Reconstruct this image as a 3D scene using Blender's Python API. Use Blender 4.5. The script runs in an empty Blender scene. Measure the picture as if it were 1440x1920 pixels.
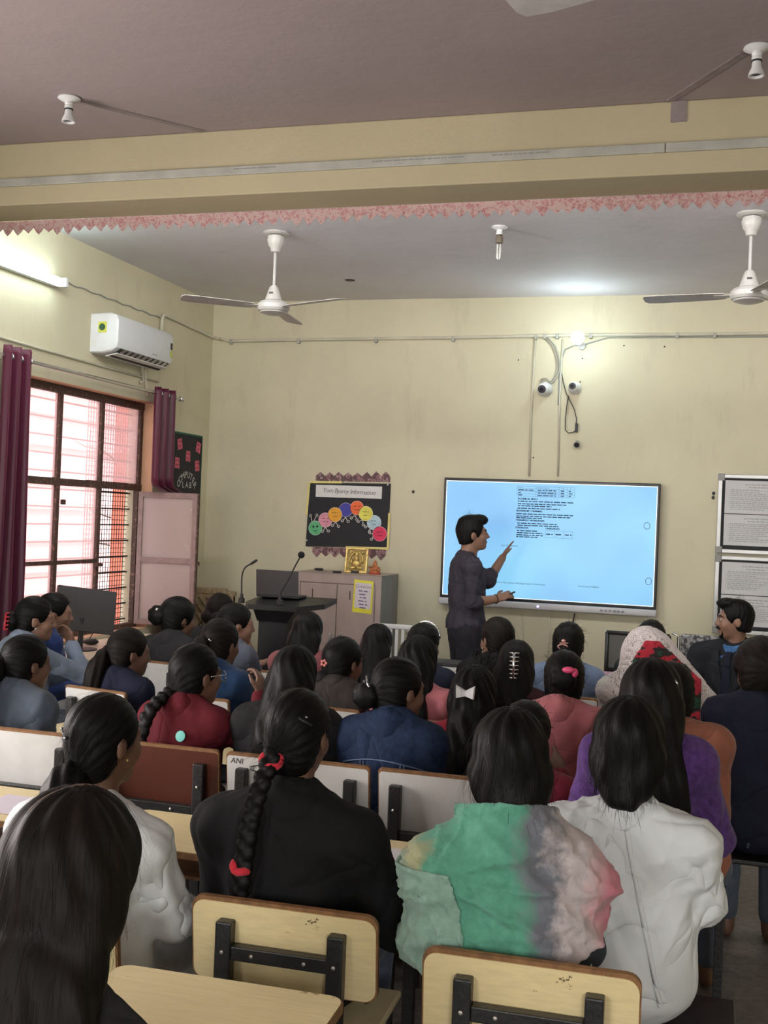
import bpy, bmesh, math, random
import numpy as np
from mathutils import Vector, Matrix, Euler

random.seed(7); np.random.seed(7)
scene = bpy.context.scene
C = scene.collection

# ------------------------------------------------------------------ camera
CAM_H = 1.70
FPX, YAW, PITCH, ROLL = 2100.0, math.radians(16.47), math.radians(0.28), math.radians(2.31)
_r = np.array([math.cos(YAW), math.sin(YAW), 0.0])
_f = np.array([-math.sin(YAW), math.cos(YAW), 0.0])
_u = np.array([0.0, 0.0, 1.0])
FWD = _f*math.cos(PITCH) + _u*math.sin(PITCH)
_up = _u*math.cos(PITCH) - _f*math.sin(PITCH)
RGT = _r*math.cos(ROLL) + _up*math.sin(ROLL)
UPV = -_r*math.sin(ROLL) + _up*math.cos(ROLL)
CAMP = np.array([0.0, 0.0, CAM_H])
cam_data = bpy.data.cameras.new('camera')
cam_data.sensor_fit = 'VERTICAL'
cam_data.sensor_height = 36.0
cam_data.sensor_width = 27.0
cam_data.lens = FPX/1920.0*36.0
cam_data.clip_start = 0.05
cam = bpy.data.objects.new('camera', cam_data)
cam.matrix_world = Matrix(((RGT[0], UPV[0], -FWD[0], CAMP[0]), (RGT[1], UPV[1], -FWD[1], CAMP[1]),
                           (RGT[2], UPV[2], -FWD[2], CAMP[2]), (0, 0, 0, 1)))
C.objects.link(cam)
scene.camera = cam

# ------------------------------------------------------------------ light and exposure
vs = scene.view_settings
vs.view_transform = 'Standard'; vs.look = 'None'; vs.gamma = 1.0; vs.use_curve_mapping = False
vs.exposure = 0.3
scene.display_settings.display_device = 'sRGB'
cy = scene.cycles
cy.use_denoising = True
cy.max_bounces = 7; cy.diffuse_bounces = 4; cy.glossy_bounces = 3; cy.transmission_bounces = 6; cy.transparent_max_bounces = 12
cy.sample_clamp_indirect = 4.0
cy.caustics_reflective = False; cy.caustics_refractive = False

world = bpy.data.worlds.new('sky'); scene.world = world
world.use_nodes = True
wn = world.node_tree
wn.nodes['Background'].inputs['Color'].default_value = (0.86, 0.92, 1.0, 1)
wn.nodes['Background'].inputs['Strength'].default_value = 3.0

sun_d = bpy.data.lights.new('sun', 'SUN'); sun_d.energy = 3.4; sun_d.angle = math.radians(2.0); sun_d.color = (1.0, 0.95, 0.88)
sun = bpy.data.objects.new('sun', sun_d); C.objects.link(sun)
sun.rotation_euler = Vector((-0.62, 0.22, -0.75)).to_track_quat('-Z', 'Y').to_euler()

def area_light(name, loc, direction, sx, sy, power, color):
    d = bpy.data.lights.new(name, 'AREA'); d.shape = 'RECTANGLE'; d.size = sx; d.size_y = sy
    d.energy = power; d.color = color
    o = bpy.data.objects.new(name, d); C.objects.link(o)
    o.location = loc; o.rotation_euler = Vector(direction).to_track_quat('-Z', 'Z').to_euler()
    return o
# fill daylight added in unseen window openings behind and beside the camera
LB = 1.0
ADDED_LAMP = 56.0      # radiance of the added lamps hidden behind the beam
area_light('added_daylight_back_a', (-2.30, -2.86, 1.95), (0, 1, -0.05), 1.7, 1.5, 78*LB, (1.0, 0.95, 0.90))
area_light('added_daylight_back_b', (1.30, -2.86, 1.95), (0, 1, -0.05), 1.7, 1.5, 78*LB, (1.0, 0.95, 0.90))
area_light('added_daylight_side', (-4.44, 2.6, 1.65), (1, 0, -0.05), 1.7, 1.7, 130*LB, (1.0, 0.94, 0.92))

# room box
XL, XR, YB, YF, ZC = -4.2, 3.2, -2.6, 8.8, 3.49

# ------------------------------------------------------------------ view helpers (a pixel of the photo + a known plane -> a point of the room)
def ray(px, py):
    return RGT*(px-720)/FPX + UPV*(960-py)/FPX + FWD
def onY(px, py, Y):
    d = ray(px, py); return CAMP + d*(Y/d[1])
def onX(px, py, X):
    d = ray(px, py); return CAMP + d*(X/d[0])
def onZ(px, py, Z):
    d = ray(px, py); return CAMP + d*((Z-CAM_H)/d[2])

# ------------------------------------------------------------------ materials
def nodemat(name):
    m = bpy.data.materials.new(name); m.use_nodes = True
    nt = m.node_tree
    return m, nt, nt.nodes['Principled BSDF']
def N(nt, typ, **kw):
    n = nt.nodes.new(typ)
    for k, v in kw.items():
        if k.startswith('_'): n.inputs[k[1:].replace('_', ' ')].default_value = v
        else: setattr(n, k, v)
    return n
def rgba(c): return (c[0], c[1], c[2], 1.0)
def srgb(r, g, b):
    f = lambda v: (v/255/12.92) if v/255 <= 0.04045 else ((v/255+0.055)/1.055)**2.4
    return (f(r), f(g), f(b))
_mats = {}
def mat(name, col, rough=0.6, metal=0.0, var=0.0, vscale=6.0, bump=0.0, bscale=60.0, col2=None, stretch=None,
        spec=0.5, coat=0.0, sheen=0.0, detail=4.0, ramp=(0.35, 0.65)):
    """plain procedural surface: colour broken up by noise, fine relief from a second noise"""
    if name in _mats: return _mats[name]
    m, nt, p = nodemat(name)
    p.inputs['Base Color'].default_value = rgba(col)
    p.inputs['Roughness'].default_value = rough
    p.inputs['Metallic'].default_value = metal
    p.inputs['Specular IOR Level'].default_value = spec
    if coat: p.inputs['Coat Weight'].default_value = coat
    if sheen:
        p.inputs['Sheen Weight'].default_value = sheen
    tc = N(nt, 'ShaderNodeTexCoord'); mp = N(nt, 'ShaderNodeMapping')
    nt.links.new(tc.outputs['Object'], mp.inputs['Vector'])
    if stretch: mp.inputs['Scale'].default_value = stretch
    if var or col2:
        n = N(nt, 'ShaderNodeTexNoise', _Scale=vscale, _Detail=detail, _Roughness=0.6)
        nt.links.new(mp.outputs[0], n.inputs['Vector'])
        r = N(nt, 'ShaderNodeValToRGB')
        r.color_ramp.elements[0].position, r.color_ramp.elements[1].position = ramp
        a = col2 if col2 else tuple(max(0, c*(1-var)) for c in col)
        b = col if col2 else tuple(min(1, c*(1+var)) for c in col)
        r.color_ramp.elements[0].color = rgba(a); r.color_ramp.elements[1].color = rgba(b)
        nt.links.new(n.outputs['Fac'], r.inputs['Fac']); nt.links.new(r.outputs['Color'], p.inputs['Base Color'])
    if bump:
        n2 = N(nt, 'ShaderNodeTexNoise', _Scale=bscale, _Detail=3.0)
        nt.links.new(mp.outputs[0], n2.inputs['Vector'])
        b2 = N(nt, 'ShaderNodeBump', _Strength=bump, _Distance=0.01)
        nt.links.new(n2.outputs['Fac'], b2.inputs['Height']); nt.links.new(b2.outputs['Normal'], p.inputs['Normal'])
    _mats[name] = m
    return m
def emis(name, col, strength, base=(0.8, 0.8, 0.8)):
    if name in _mats: return _mats[name]
    m, nt, p = nodemat(name)
    p.inputs['Base Color'].default_value = rgba(base)
    p.inputs['Emission Color'].default_value = rgba(col)
    p.inputs['Emission Strength'].default_value = strength
    _mats[name] = m
    return m
def wornmat(name, col, worn, amount=0.5, scale=14.0, rough=0.5, bump=0.1, grain=None, scr=None):
    """laminate or paint with chips and scratches of another colour"""
    if name in _mats: return _mats[name]
    m, nt, p = nodemat(name)
    p.inputs['Roughness'].default_value = rough
    tc = N(nt, 'ShaderNodeTexCoord')
    n1 = N(nt, 'ShaderNodeTexNoise', _Scale=scale, _Detail=6.0, _Roughness=0.7)
    nt.links.new(tc.outputs['Object'], n1.inputs['Vector'])
    r1 = N(nt, 'ShaderNodeValToRGB'); r1.color_ramp.elements[0].position = amount; r1.color_ramp.elements[1].position = amount+0.03
    nt.links.new(n1.outputs['Fac'], r1.inputs['Fac'])
    mp = N(nt, 'ShaderNodeMapping'); mp.inputs['Scale'].default_value = grain or (1, 1, 1)
    nt.links.new(tc.outputs['Object'], mp.inputs['Vector'])
    n2 = N(nt, 'ShaderNodeTexNoise', _Scale=9.0, _Detail=5.0, _Roughness=0.6)
    nt.links.new(mp.outputs[0], n2.inputs['Vector'])
    r2 = N(nt, 'ShaderNodeValToRGB'); r2.color_ramp.elements[0].position = 0.3; r2.color_ramp.elements[1].position = 0.7
    r2.color_ramp.elements[0].color = rgba(tuple(c*0.86 for c in col)); r2.color_ramp.elements[1].color = rgba(col)
    nt.links.new(n2.outputs['Fac'], r2.inputs['Fac'])
    mx = N(nt, 'ShaderNodeMix', data_type='RGBA')
    nt.links.new(r1.outputs['Color'], mx.inputs[0])
    nt.links.new(r2.outputs['Color'], mx.inputs[6]); mx.inputs[7].default_value = rgba(worn)
    nt.links.new(mx.outputs[2], p.inputs['Base Color'])
    b = N(nt, 'ShaderNodeBump', _Strength=bump, _Distance=0.004)
    nt.links.new(r1.outputs['Color'], b.inputs['Height']); b.invert = True
    nt.links.new(b.outputs['Normal'], p.inputs['Normal'])
    _mats[name] = m
    return m

# ------------------------------------------------------------------ mesh building
class MB:
    """collects shapes and links them as ONE mesh object"""
    def __init__(s): s.v = []; s.f = []
    def add(s, vs, fs):
        o = len(s.v); s.v.extend([tuple(float(c) for c in q) for q in vs]); s.f.extend([tuple(i+o for i in q) for q in fs]); return s
    def box(s, lo, hi, M=None, bevel=0.0, seg=2):
        x0, y0, z0 = lo; x1, y1, z1 = hi
        vs = [(x0,y0,z0),(x1,y0,z0),(x1,y1,z0),(x0,y1,z0),(x0,y0,z1),(x1,y0,z1),(x1,y1,z1),(x0,y1,z1)]
        fs = [(0,3,2,1),(4,5,6,7),(0,1,5,4),(1,2,6,5),(2,3,7,6),(3,0,4,7)]
        if bevel:
            bm = bmesh.new(); bv = [bm.verts.new(q) for q in vs]
            for q in fs: bm.faces.new([bv[i] for i in q])
            bmesh.ops.bevel(bm, geom=bm.edges[:], offset=bevel, segments=seg, profile=0.5, affect='EDGES')
            bm.verts.index_update()
            vs = [tuple(q.co) for q in bm.verts]; fs = [tuple(q.index for q in fc.verts) for fc in bm.faces]; bm.free()
        if M is not None: vs = [tuple(M @ Vector(q)) for q in vs]
        return s.add(vs, fs)
    def bar(s, a, b, w, h, up=(0,0,1), bevel=0.0):
        """box-section bar from a to b, w across, h along up"""
        a = Vector(a); b = Vector(b); d = (b-a); L = d.length; d.normalize()
        u = Vector(up); sd = d.cross(u)
        if sd.length < 1e-5: sd = d.cross(Vector((0,1,0)))
        sd.normalize(); u = sd.cross(d)
        M = Matrix(((sd.x, d.x, u.x, a.x), (sd.y, d.y, u.y, a.y), (sd.z, d.z, u.z, a.z), (0,0,0,1)))
        return s.box((-w/2, 0, -h/2), (w/2, L, h/2), M, bevel)
    def tube(s, pts, r, n=8, cap=True):
        pts = [Vector(p) for p in pts]
        rs = r if isinstance(r, (list, tuple)) else [r]*len(pts)
        prev = None; rings = []
        o = len(s.v)
        for i, p in enumerate(pts):
            t = (pts[min(i+1, len(pts)-1)] - pts[max(i-1, 0)]).normalized()
            if prev is None:
                a = t.cross(Vector((0,0,1)))
                if a.length < 1e-3: a = t.cross(Vector((1,0,0)))
            else:
                a = prev - t*prev.dot(t)
            a.normalize(); prev = a; b = t.cross(a)
            for k in range(n):
                an = 2*math.pi*k/n
                s.v.append(tuple(p + (a*math.cos(an) + b*math.sin(an))*rs[i]))
        for i in range(len(pts)-1):
            for k in range(n):
                k2 = (k+1) % n
                s.f.append((o+i*n+k, o+i*n+k2, o+(i+1)*n+k2, o+(i+1)*n+k))
        if cap:
            s.f.append(tuple(o+k for k in range(n))[::-1]); e = o+(len(pts)-1)*n
            s.f.append(tuple(e+k for k in range(n)))
        return s
    def cyl(s, a, b, r, n=12, r2=None): return s.tube([a, b], [r, r if r2 is None else r2], n)
    def lathe(s, prof, c=(0,0,0), n=20, M=None):
        """prof: (radius, z) rows about the local z axis"""
        o = len(s.v); vs = []
        for (r, z) in prof:
            for k in range(n):
                an = 2*math.pi*k/n; vs.append((c[0]+max(r,1e-4)*math.cos(an), c[1]+max(r,1e-4)*math.sin(an), c[2]+z))
        fs = []
        for i in range(len(prof)-1):
            for k in range(n):
                k2 = (k+1) % n
                fs.append((i*n+k, i*n+k2, (i+1)*n+k2, (i+1)*n+k))
        fs.append(tuple(range(n))[::-1]); fs.append(tuple((len(prof)-1)*n+k for k in range(n)))
        if M is not None: vs = [tuple(M @ Vector(q)) for q in vs]
        return s.add(vs, fs)
    def prism(s, poly, t, M=None):
        """poly: (x, z) outline, thickness t along -y from 0 (front) to t (back)"""
        n = len(poly)
        vs = [(x, 0, z) for x, z in poly] + [(x, t, z) for x, z in poly]
        fs = [tuple(range(n)), tuple(range(2*n-1, n-1, -1))]
        for i in range(n):
            j = (i+1) % n; fs.append((i, i+n, j+n, j))
        if M is not None: vs = [tuple(M @ Vector(q)) for q in vs]
        return s.add(vs, fs)
    def ball(s, c, r, nu=12, nv=8, M=None):
        rr = r if isinstance(r, (tuple, list)) else (r, r, r)
        vs = []; fs = []
        for i in range(nv+1):
            th = math.pi*i/nv
            for k in range(nu):
                ph = 2*math.pi*k/nu
                q = Vector((rr[0]*math.sin(th)*math.cos(ph), rr[1]*math.sin(th)*math.sin(ph), rr[2]*math.cos(th)))
                if M is not None: q = M @ q
                vs.append((c[0]+q.x, c[1]+q.y, c[2]+q.z))
        for i in range(nv):
            for k in range(nu):
                k2 = (k+1) % nu
                fs.append((i*nu+k, (i+1)*nu+k, (i+1)*nu+k2, i*nu+k2))
        return s.add(vs, fs)
    def mesh(s, name):
        me = bpy.data.meshes.new(name); me.from_pydata(s.v, [], s.f); me.validate(); me.update(); return me
    def obj(s, name, m, parent=None, smooth=False, loc=None):
        me = s.mesh(name)
        bm = bmesh.new(); bm.from_mesh(me); bmesh.ops.recalc_face_normals(bm, faces=bm.faces[:]); bm.to_mesh(me); bm.free()
        me.materials.append(m)
        if smooth: smooth_mesh(me, smooth)
        return link(name, me, parent, loc)
def smooth_mesh(me, ang=True):
    me.polygons.foreach_set('use_smooth', [True]*len(me.polygons))
    if ang is not True:
        me.set_sharp_from_angle(angle=math.radians(ang))
def link(name, me, parent=None, loc=None):
    o = bpy.data.objects.new(name, me); C.objects.link(o)
    if parent is not None: o.parent = parent
    if loc is not None: o.location = loc
    return o
def tag(o, label=None, cat=None, group=None, kind=None):
    if label: o['label'] = label
    if cat: o['category'] = cat
    if group: o['group'] = group
    if kind: o['kind'] = kind
    return o
def thing(name, label, cat, loc=(0,0,0), rotz=0.0, group=None):
    o = bpy.data.objects.new(name, None); C.objects.link(o)
    o.empty_display_size = 0.1
    o.location = tuple(float(c) for c in loc); o.rotation_euler = (0, 0, rotz)
    return tag(o, label, cat, group)
def struct(o): o['kind'] = 'structure'; return o
def copy_tree(o, parent=None):
    c = o.copy(); C.objects.link(c); c.parent = parent
    for ch in list(o.children): copy_tree(ch, c)
    return c
def text_mesh(body, size, align='CENTER', extrude=0.0, shear=0.0, spacing=1.0):
    cu = bpy.data.curves.new('lettering', 'FONT'); cu.body = body; cu.size = size; cu.align_x = align; cu.align_y = 'CENTER'
    cu.extrude = extrude; cu.shear = shear; cu.space_character = spacing; cu.resolution_u = 3
    ob = bpy.data.objects.new('lettering', cu)
    me = bpy.data.meshes.new_from_object(ob)
    bpy.data.objects.remove(ob); bpy.data.curves.remove(cu)
    return me
def add_text(mb, body, size, x, y, z, align='CENTER', rot=0.0, shear=0.0, spacing=1.0):
    """flat lettering in the local xz plane, facing -y"""
    me = text_mesh(body, size, align, 0.0, shear, spacing)
    n = len(me.vertices); co = np.empty(n*3); me.vertices.foreach_get('co', co); co = co.reshape(-1, 3)
    c, s_ = math.cos(rot), math.sin(rot)
    vs = [(x + a*c - b*s_, y, z + a*s_ + b*c) for a, b, _ in co]
    fs = [tuple(p.vertices) for p in me.polygons]
    bpy.data.meshes.remove(me)
    mb.add(vs, fs)
def words(mb, x0, x1, y, z, h, seed=1, slope=0.0):
    """one line of print too small to read: word-long dashes in the local xz plane"""
    rr = random.Random(seed*7+int(x0*1000)); x = x0
    while x < x1-h*0.6:
        w = min(rr.uniform(1.2, 4.5)*h, x1-x)
        z0 = z+(x-x0)*slope
        mb.add([(x, y, z0-h*0.36), (x+w, y, z0-h*0.36+w*slope), (x+w, y, z0+h*rr.uniform(.28, .42)+w*slope), (x, y, z0+h*0.32)], [(0, 1, 2, 3)])
        x += w+h*rr.uniform(0.4, 0.8)
    return mb
RZL = math.pi/2      # things on the left wall: local x runs along +Y, local -y points into the room
# ------------------------------------------------------------------ surfaces
def wallpaint(name, col, dirt, streak=0.35):
    m, nt, p = nodemat(name)
    p.inputs['Roughness'].default_value = 0.7
    p.inputs['Specular IOR Level'].default_value = 0.3
    tc = N(nt, 'ShaderNodeTexCoord')
    n1 = N(nt, 'ShaderNodeTexNoise', _Scale=0.9, _Detail=6.0, _Roughness=0.65)
    nt.links.new(tc.outputs['Object'], n1.inputs['Vector'])
    mp = N(nt, 'ShaderNodeMapping'); mp.inputs['Scale'].default_value = (2.2, 2.2, 0.5)
    nt.links.new(tc.outputs['Object'], mp.inputs['Vector'])
    n2 = N(nt, 'ShaderNodeTexNoise', _Scale=2.5, _Detail=7.0, _Roughness=0.7)
    nt.links.new(mp.outputs[0], n2.inputs['Vector'])
    r1 = N(nt, 'ShaderNodeValToRGB'); r1.color_ramp.elements[0].position = 0.32; r1.color_ramp.elements[1].position = 0.62
    r1.color_ramp.elements[0].color = rgba(tuple(c*0.9 for c in col)); r1.color_ramp.elements[1].color = rgba(col)
    nt.links.new(n1.outputs['Fac'], r1.inputs['Fac'])
    r2 = N(nt, 'ShaderNodeValToRGB'); r2.color_ramp.elements[0].position = 0.56; r2.color_ramp.elements[1].position = 0.80
    nt.links.new(n2.outputs['Fac'], r2.inputs['Fac'])
    ml = N(nt, 'ShaderNodeMath', operation='MULTIPLY'); ml.inputs[1].default_value = streak
    nt.links.new(r2.outputs['Color'], ml.inputs[0])
    mx = N(nt, 'ShaderNodeMix', data_type='RGBA')
    nt.links.new(ml.outputs[0], mx.inputs[0]); nt.links.new(r1.outputs['Color'], mx.inputs[6]); mx.inputs[7].default_value = rgba(dirt)
    nt.links.new(mx.outputs[2], p.inputs['Base Color'])
    n3 = N(nt, 'ShaderNodeTexNoise', _Scale=14.0, _Detail=6.0, _Roughness=0.6)
    nt.links.new(tc.outputs['Object'], n3.inputs['Vector'])
    b = N(nt, 'ShaderNodeBump', _Strength=0.25, _Distance=0.01)
    nt.links.new(n3.outputs['Fac'], b.inputs['Height']); nt.links.new(b.outputs['Normal'], p.inputs['Normal'])
    _mats[name] = m
    return m
M_wall = wallpaint('cream_wall_paint', (0.66, 0.612, 0.445), (0.36, 0.31, 0.22))
M_beam = wallpaint('beam_paint', (0.47, 0.415, 0.27), (0.44, 0.37, 0.24), 0.3)
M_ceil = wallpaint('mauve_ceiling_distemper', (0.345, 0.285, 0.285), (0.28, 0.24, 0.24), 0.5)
M_ceil2 = wallpaint('lamplit_ceiling_distemper', (0.80, 0.78, 0.83), (0.66, 0.64, 0.68), 0.6)  # far bay's whitewash, lightened and cooled in colour in place of lamp light
M_floor = mat('terrazzo_floor', (0.16, 0.145, 0.13), 0.45, var=0.25, vscale=30, bump=0.05)
M_black = mat('black_painted_steel', (0.012, 0.012, 0.012), 0.38, var=0.3, vscale=30, bump=0.15, bscale=90)
M_white = mat('white_plastic', (0.72, 0.73, 0.73), 0.35, var=0.04, vscale=8)
M_pvc = mat('pvc_conduit', (0.58, 0.55, 0.44), 0.5, var=0.08, vscale=5)
M_pvcw = mat('white_pvc_trunking', (0.38, 0.375, 0.33), 0.5, var=0.12, vscale=7)
M_darkcable = mat('dark_cable', (0.05, 0.05, 0.045), 0.5, var=0.1)
M_greycable = mat('grey_cable', (0.32, 0.33, 0.30), 0.5, var=0.1)
M_steel = mat('brushed_steel', (0.62, 0.62, 0.62), 0.28, metal=1.0, var=0.05, bump=0.02)
M_chrome = mat('chrome', (0.75, 0.75, 0.76), 0.15, metal=1.0, var=0.03)
M_paper = mat('white_paper', (0.72, 0.71, 0.70), 0.8, var=0.03, vscale=12)
M_ink = mat('black_ink', (0.02, 0.02, 0.025), 0.7, var=0.1)

# ------------------------------------------------------------------ room shell
T = 0.24
WY0, WY1, WZ0, WZ1 = 6.06, 7.84, 0.77, 2.515            # window in the left wall
SY0, SY1, SZ0, SZ1 = 1.7, 3.5, 0.8, 2.5                 # unseen second window of that wall, added to bring in daylight
struct(MB().box((XL-T, YB-T, -0.15), (XR+T, YF+T, 0)).obj('floor', M_floor))
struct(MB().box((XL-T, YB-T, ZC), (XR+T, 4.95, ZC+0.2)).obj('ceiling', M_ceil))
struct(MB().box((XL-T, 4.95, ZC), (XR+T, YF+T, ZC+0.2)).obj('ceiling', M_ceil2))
struct(MB().box((XL-T, YF, 0), (XR+T, YF+T, ZC)).obj('wall_front', M_wall))
wl = MB()
for (a, b, z0, z1) in ((YB-T, SY0, 0, ZC), (SY0, SY1, 0, SZ0), (SY0, SY1, SZ1, ZC), (SY1, WY0, 0, ZC),
                       (WY0, WY1, 0, WZ0), (WY0, WY1, WZ1, ZC), (WY1, YF, 0, ZC)):
    wl.box((XL-T, a, z0), (XL, b, z1))
struct(wl.obj('wall_left', M_wall))
struct(MB().box((XR, YB-T, 0), (XR+T, YF, ZC)).obj('wall_right', M_wall))
wb = MB()
for (a, b, z0, z1) in ((XL, -3.2, 0, ZC), (-3.2, -1.4, 0, 1.15), (-3.2, -1.4, 2.75, ZC), (-1.4, 0.4, 0, ZC),
                       (0.4, 2.2, 0, 1.15), (0.4, 2.2, 2.75, ZC), (2.2, XR, 0, ZC)):
    wb.box((a, YB-T, z0), (b, YB, z1))
struct(wb.obj('wall_back', M_wall))
for i, (a, b) in enumerate(((-3.2, -1.4), (0.4, 2.2))):  # unseen back windows, added to let fill daylight into the room
    wm = MB()
    for x in (a+0.02, (a+b)/2, b-0.02): wm.box((x-0.02, YB-0.14, 1.15), (x+0.02, YB-0.10, 2.75))
    for z in (1.17, 1.95, 2.73): wm.box((a+0.04, YB-0.135, z-0.02), (b-0.04, YB-0.105, z+0.02))
    struct(wm.obj('window_%d' % (3+i), M_black))
wm = MB()
for y in (SY0+0.02, SY0+0.6, SY0+1.2, SY1-0.02): wm.box((XL-0.14, y-0.02, SZ0), (XL-0.10, y+0.02, SZ1))
for z in (SZ0+0.02, 1.6, SZ1-0.02): wm.box((XL-0.135, SY0+0.04, z-0.02), (XL-0.105, SY1-0.04, z+0.02))
struct(wm.obj('window_2', M_black))  # frame of the unseen side window added for its light
# the beam across the room
BY0, BY1, BZ = 4.81, 5.09, 3.182
struct(MB().box((XL, BY0, BZ), (XR, BY1, ZC), bevel=0.006).obj('ceiling_beam', M_beam))
struct(MB().box((XL, YF-0.012, 0), (XR, YF, 0.1)).obj('baseboard_front', mat('skirting', (0.25, 0.16, 0.10), 0.5, var=0.1)))

# trunking on the beam
q = [onY(px, py, BY0) for px, py in ((0, 342), (400, 325), (720, 309), (1248, 276), (1440, 268))]
zt = [v[2] for v in q]
tr = thing('cable_trunking', 'flat grey white plastic cable trunking running along the beam', 'trunking', (q[2][0], BY0, q[2][2]))
zc_ = float(np.mean(zt))
x_s = q[3][0]
for a, b in ((XL+0.01, x_s-0.002), (x_s+0.002, XR-0.01)):
    MB().box((a-q[2][0], -0.014, zc_-0.02-q[2][2]), (b-q[2][0], -0.0005, zc_+0.02-q[2][2]), bevel=0.003).obj('trunking_length', M_pvcw, tr)
tm = MB()
for xx, ww in ((-0.62, 0.22), (0.16, 0.42), (0.62, 0.25)):
    words(tm, xx-ww/2, xx+ww/2, -0.0148, zc_+0.006-q[2][2], 0.008, int(ww*100))
tag(tm.obj('printed_lettering', mat('faded_grey_print', (0.25, 0.25, 0.24), 0.7, var=0.1), tr), kind='stuff')

# paper bunting under the far edge of the beam
def floral(name, base, spots, ring, scale=42.0):
    m, nt, p = nodemat(name)
    p.inputs['Roughness'].default_value = 0.8
    tc = N(nt, 'ShaderNodeTexCoord')
    nz = N(nt, 'ShaderNodeTexNoise', _Scale=scale*0.8, _Detail=2.0)
    nt.links.new(tc.outputs['Object'], nz.inputs['Vector'])
    va = N(nt, 'ShaderNodeMix', data_type='RGBA'); va.inputs[0].default_value = 0.06
    nt.links.new(tc.outputs['Object'], va.inputs[6]); nt.links.new(nz.outputs['Color'], va.inputs[7])
    vo = N(nt, 'ShaderNodeTexVoronoi', _Scale=scale)
    nt.links.new(va.outputs[2], vo.inputs['Vector'])
    r = N(nt, 'ShaderNodeValToRGB'); e = r.color_ramp.elements
    e[0].position = 0.12; e[0].color = rgba(base); e[1].position = 0.62; e[1].color = rgba(base)
    for pos, c in ((0.16, spots), (0.27, ring), (0.33, base), (0.44, spots), (0.5, base)):
        k = r.color_ramp.elements.new(pos); k.color = rgba(c)
    nt.links.new(vo.outputs['Distance'], r.inputs['Fac']); nt.links.new(r.outputs['Color'], p.inputs['Base Color'])
    _mats[name] = m
    return m
M_pinkfloral = floral('pink_floral_paper', (0.50, 0.36, 0.345), (0.44, 0.17, 0.19), (0.30, 0.09, 0.11), 55.0)
bun = thing('paper_bunting', 'pink floral paper bunting with zigzag edge hanging below the beam', 'bunting', (-1.5, BY1+0.012, BZ))
x = XL+0.02; k = 0
rb = random.Random(3)
while x < 1.45:
    L = rb.uniform(0.75, 1.0); poly = []; nt_ = int(L/0.062); w = L/nt_
    top = 0.004; bot = []
    for i in range(nt_):
        d = rb.uniform(0.060, 0.076)
        up = rb.uniform(0.036, 0.05)
        bot += [(x+i*w+0.001, -up*0.8), (x+i*w+w*0.25, -d*0.78), (x+i*w+w*0.5, -d), (x+i*w+w*0.75, -d*0.78)]
    bot.append((x+L-0.001, -0.035))
    mb = MB(); vs = []; fs = []
    for (bx, bz) in bot:
        yy = 0.006*math.sin(bx*5.0) + rb.uniform(-0.002, 0.002)
        vs += [(bx+1.5, 0.0, top), (bx+1.5, yy*0.5, bz*0.5), (bx+1.5, yy, bz)]
    for i in range(len(bot)-1):
        for j in range(2): fs.append((i*3+j, i*3+j+1, i*3+j+4, i*3+j+3))
    n0 = len(vs); vs2 = vs + [(a, b+0.0012, c) for a, b, c in vs]
    fs2 = fs + [tuple(i+n0 for i in f_)[::-1] for f_ in fs]
    mb.add(vs2, fs2).obj('paper_strip', M_pinkfloral, bun)
    x += L-0.012; k += 1

# plastered cable chases on the near ceiling
M_chase = mat('cable_chase_plaster', (0.24, 0.20, 0.195), 0.75, var=0.15, vscale=9, bump=0.2, bscale=30)
for (a, b) in (((146, 188), (383, 247)), ((1395, 100), (1256, 190))):
    p0, p1 = onZ(*a, ZC), onZ(*b, ZC)
    p1[1] = min(p1[1], BY0-0.003)
    o = MB().bar((p0[0], p0[1], ZC-0.0015), (p1[0], p1[1], ZC-0.0015), 0.035, 0.004).obj('ceiling_cable_chase', M_chase)
    struct(o)
p0 = onY(1272, 199, BY0)
struct(MB().box((p0[0]-0.03, BY0-0.004, ZC-0.09), (p0[0]+0.035, BY0, ZC-0.002)).obj('trim_1', M_chase))

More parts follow.
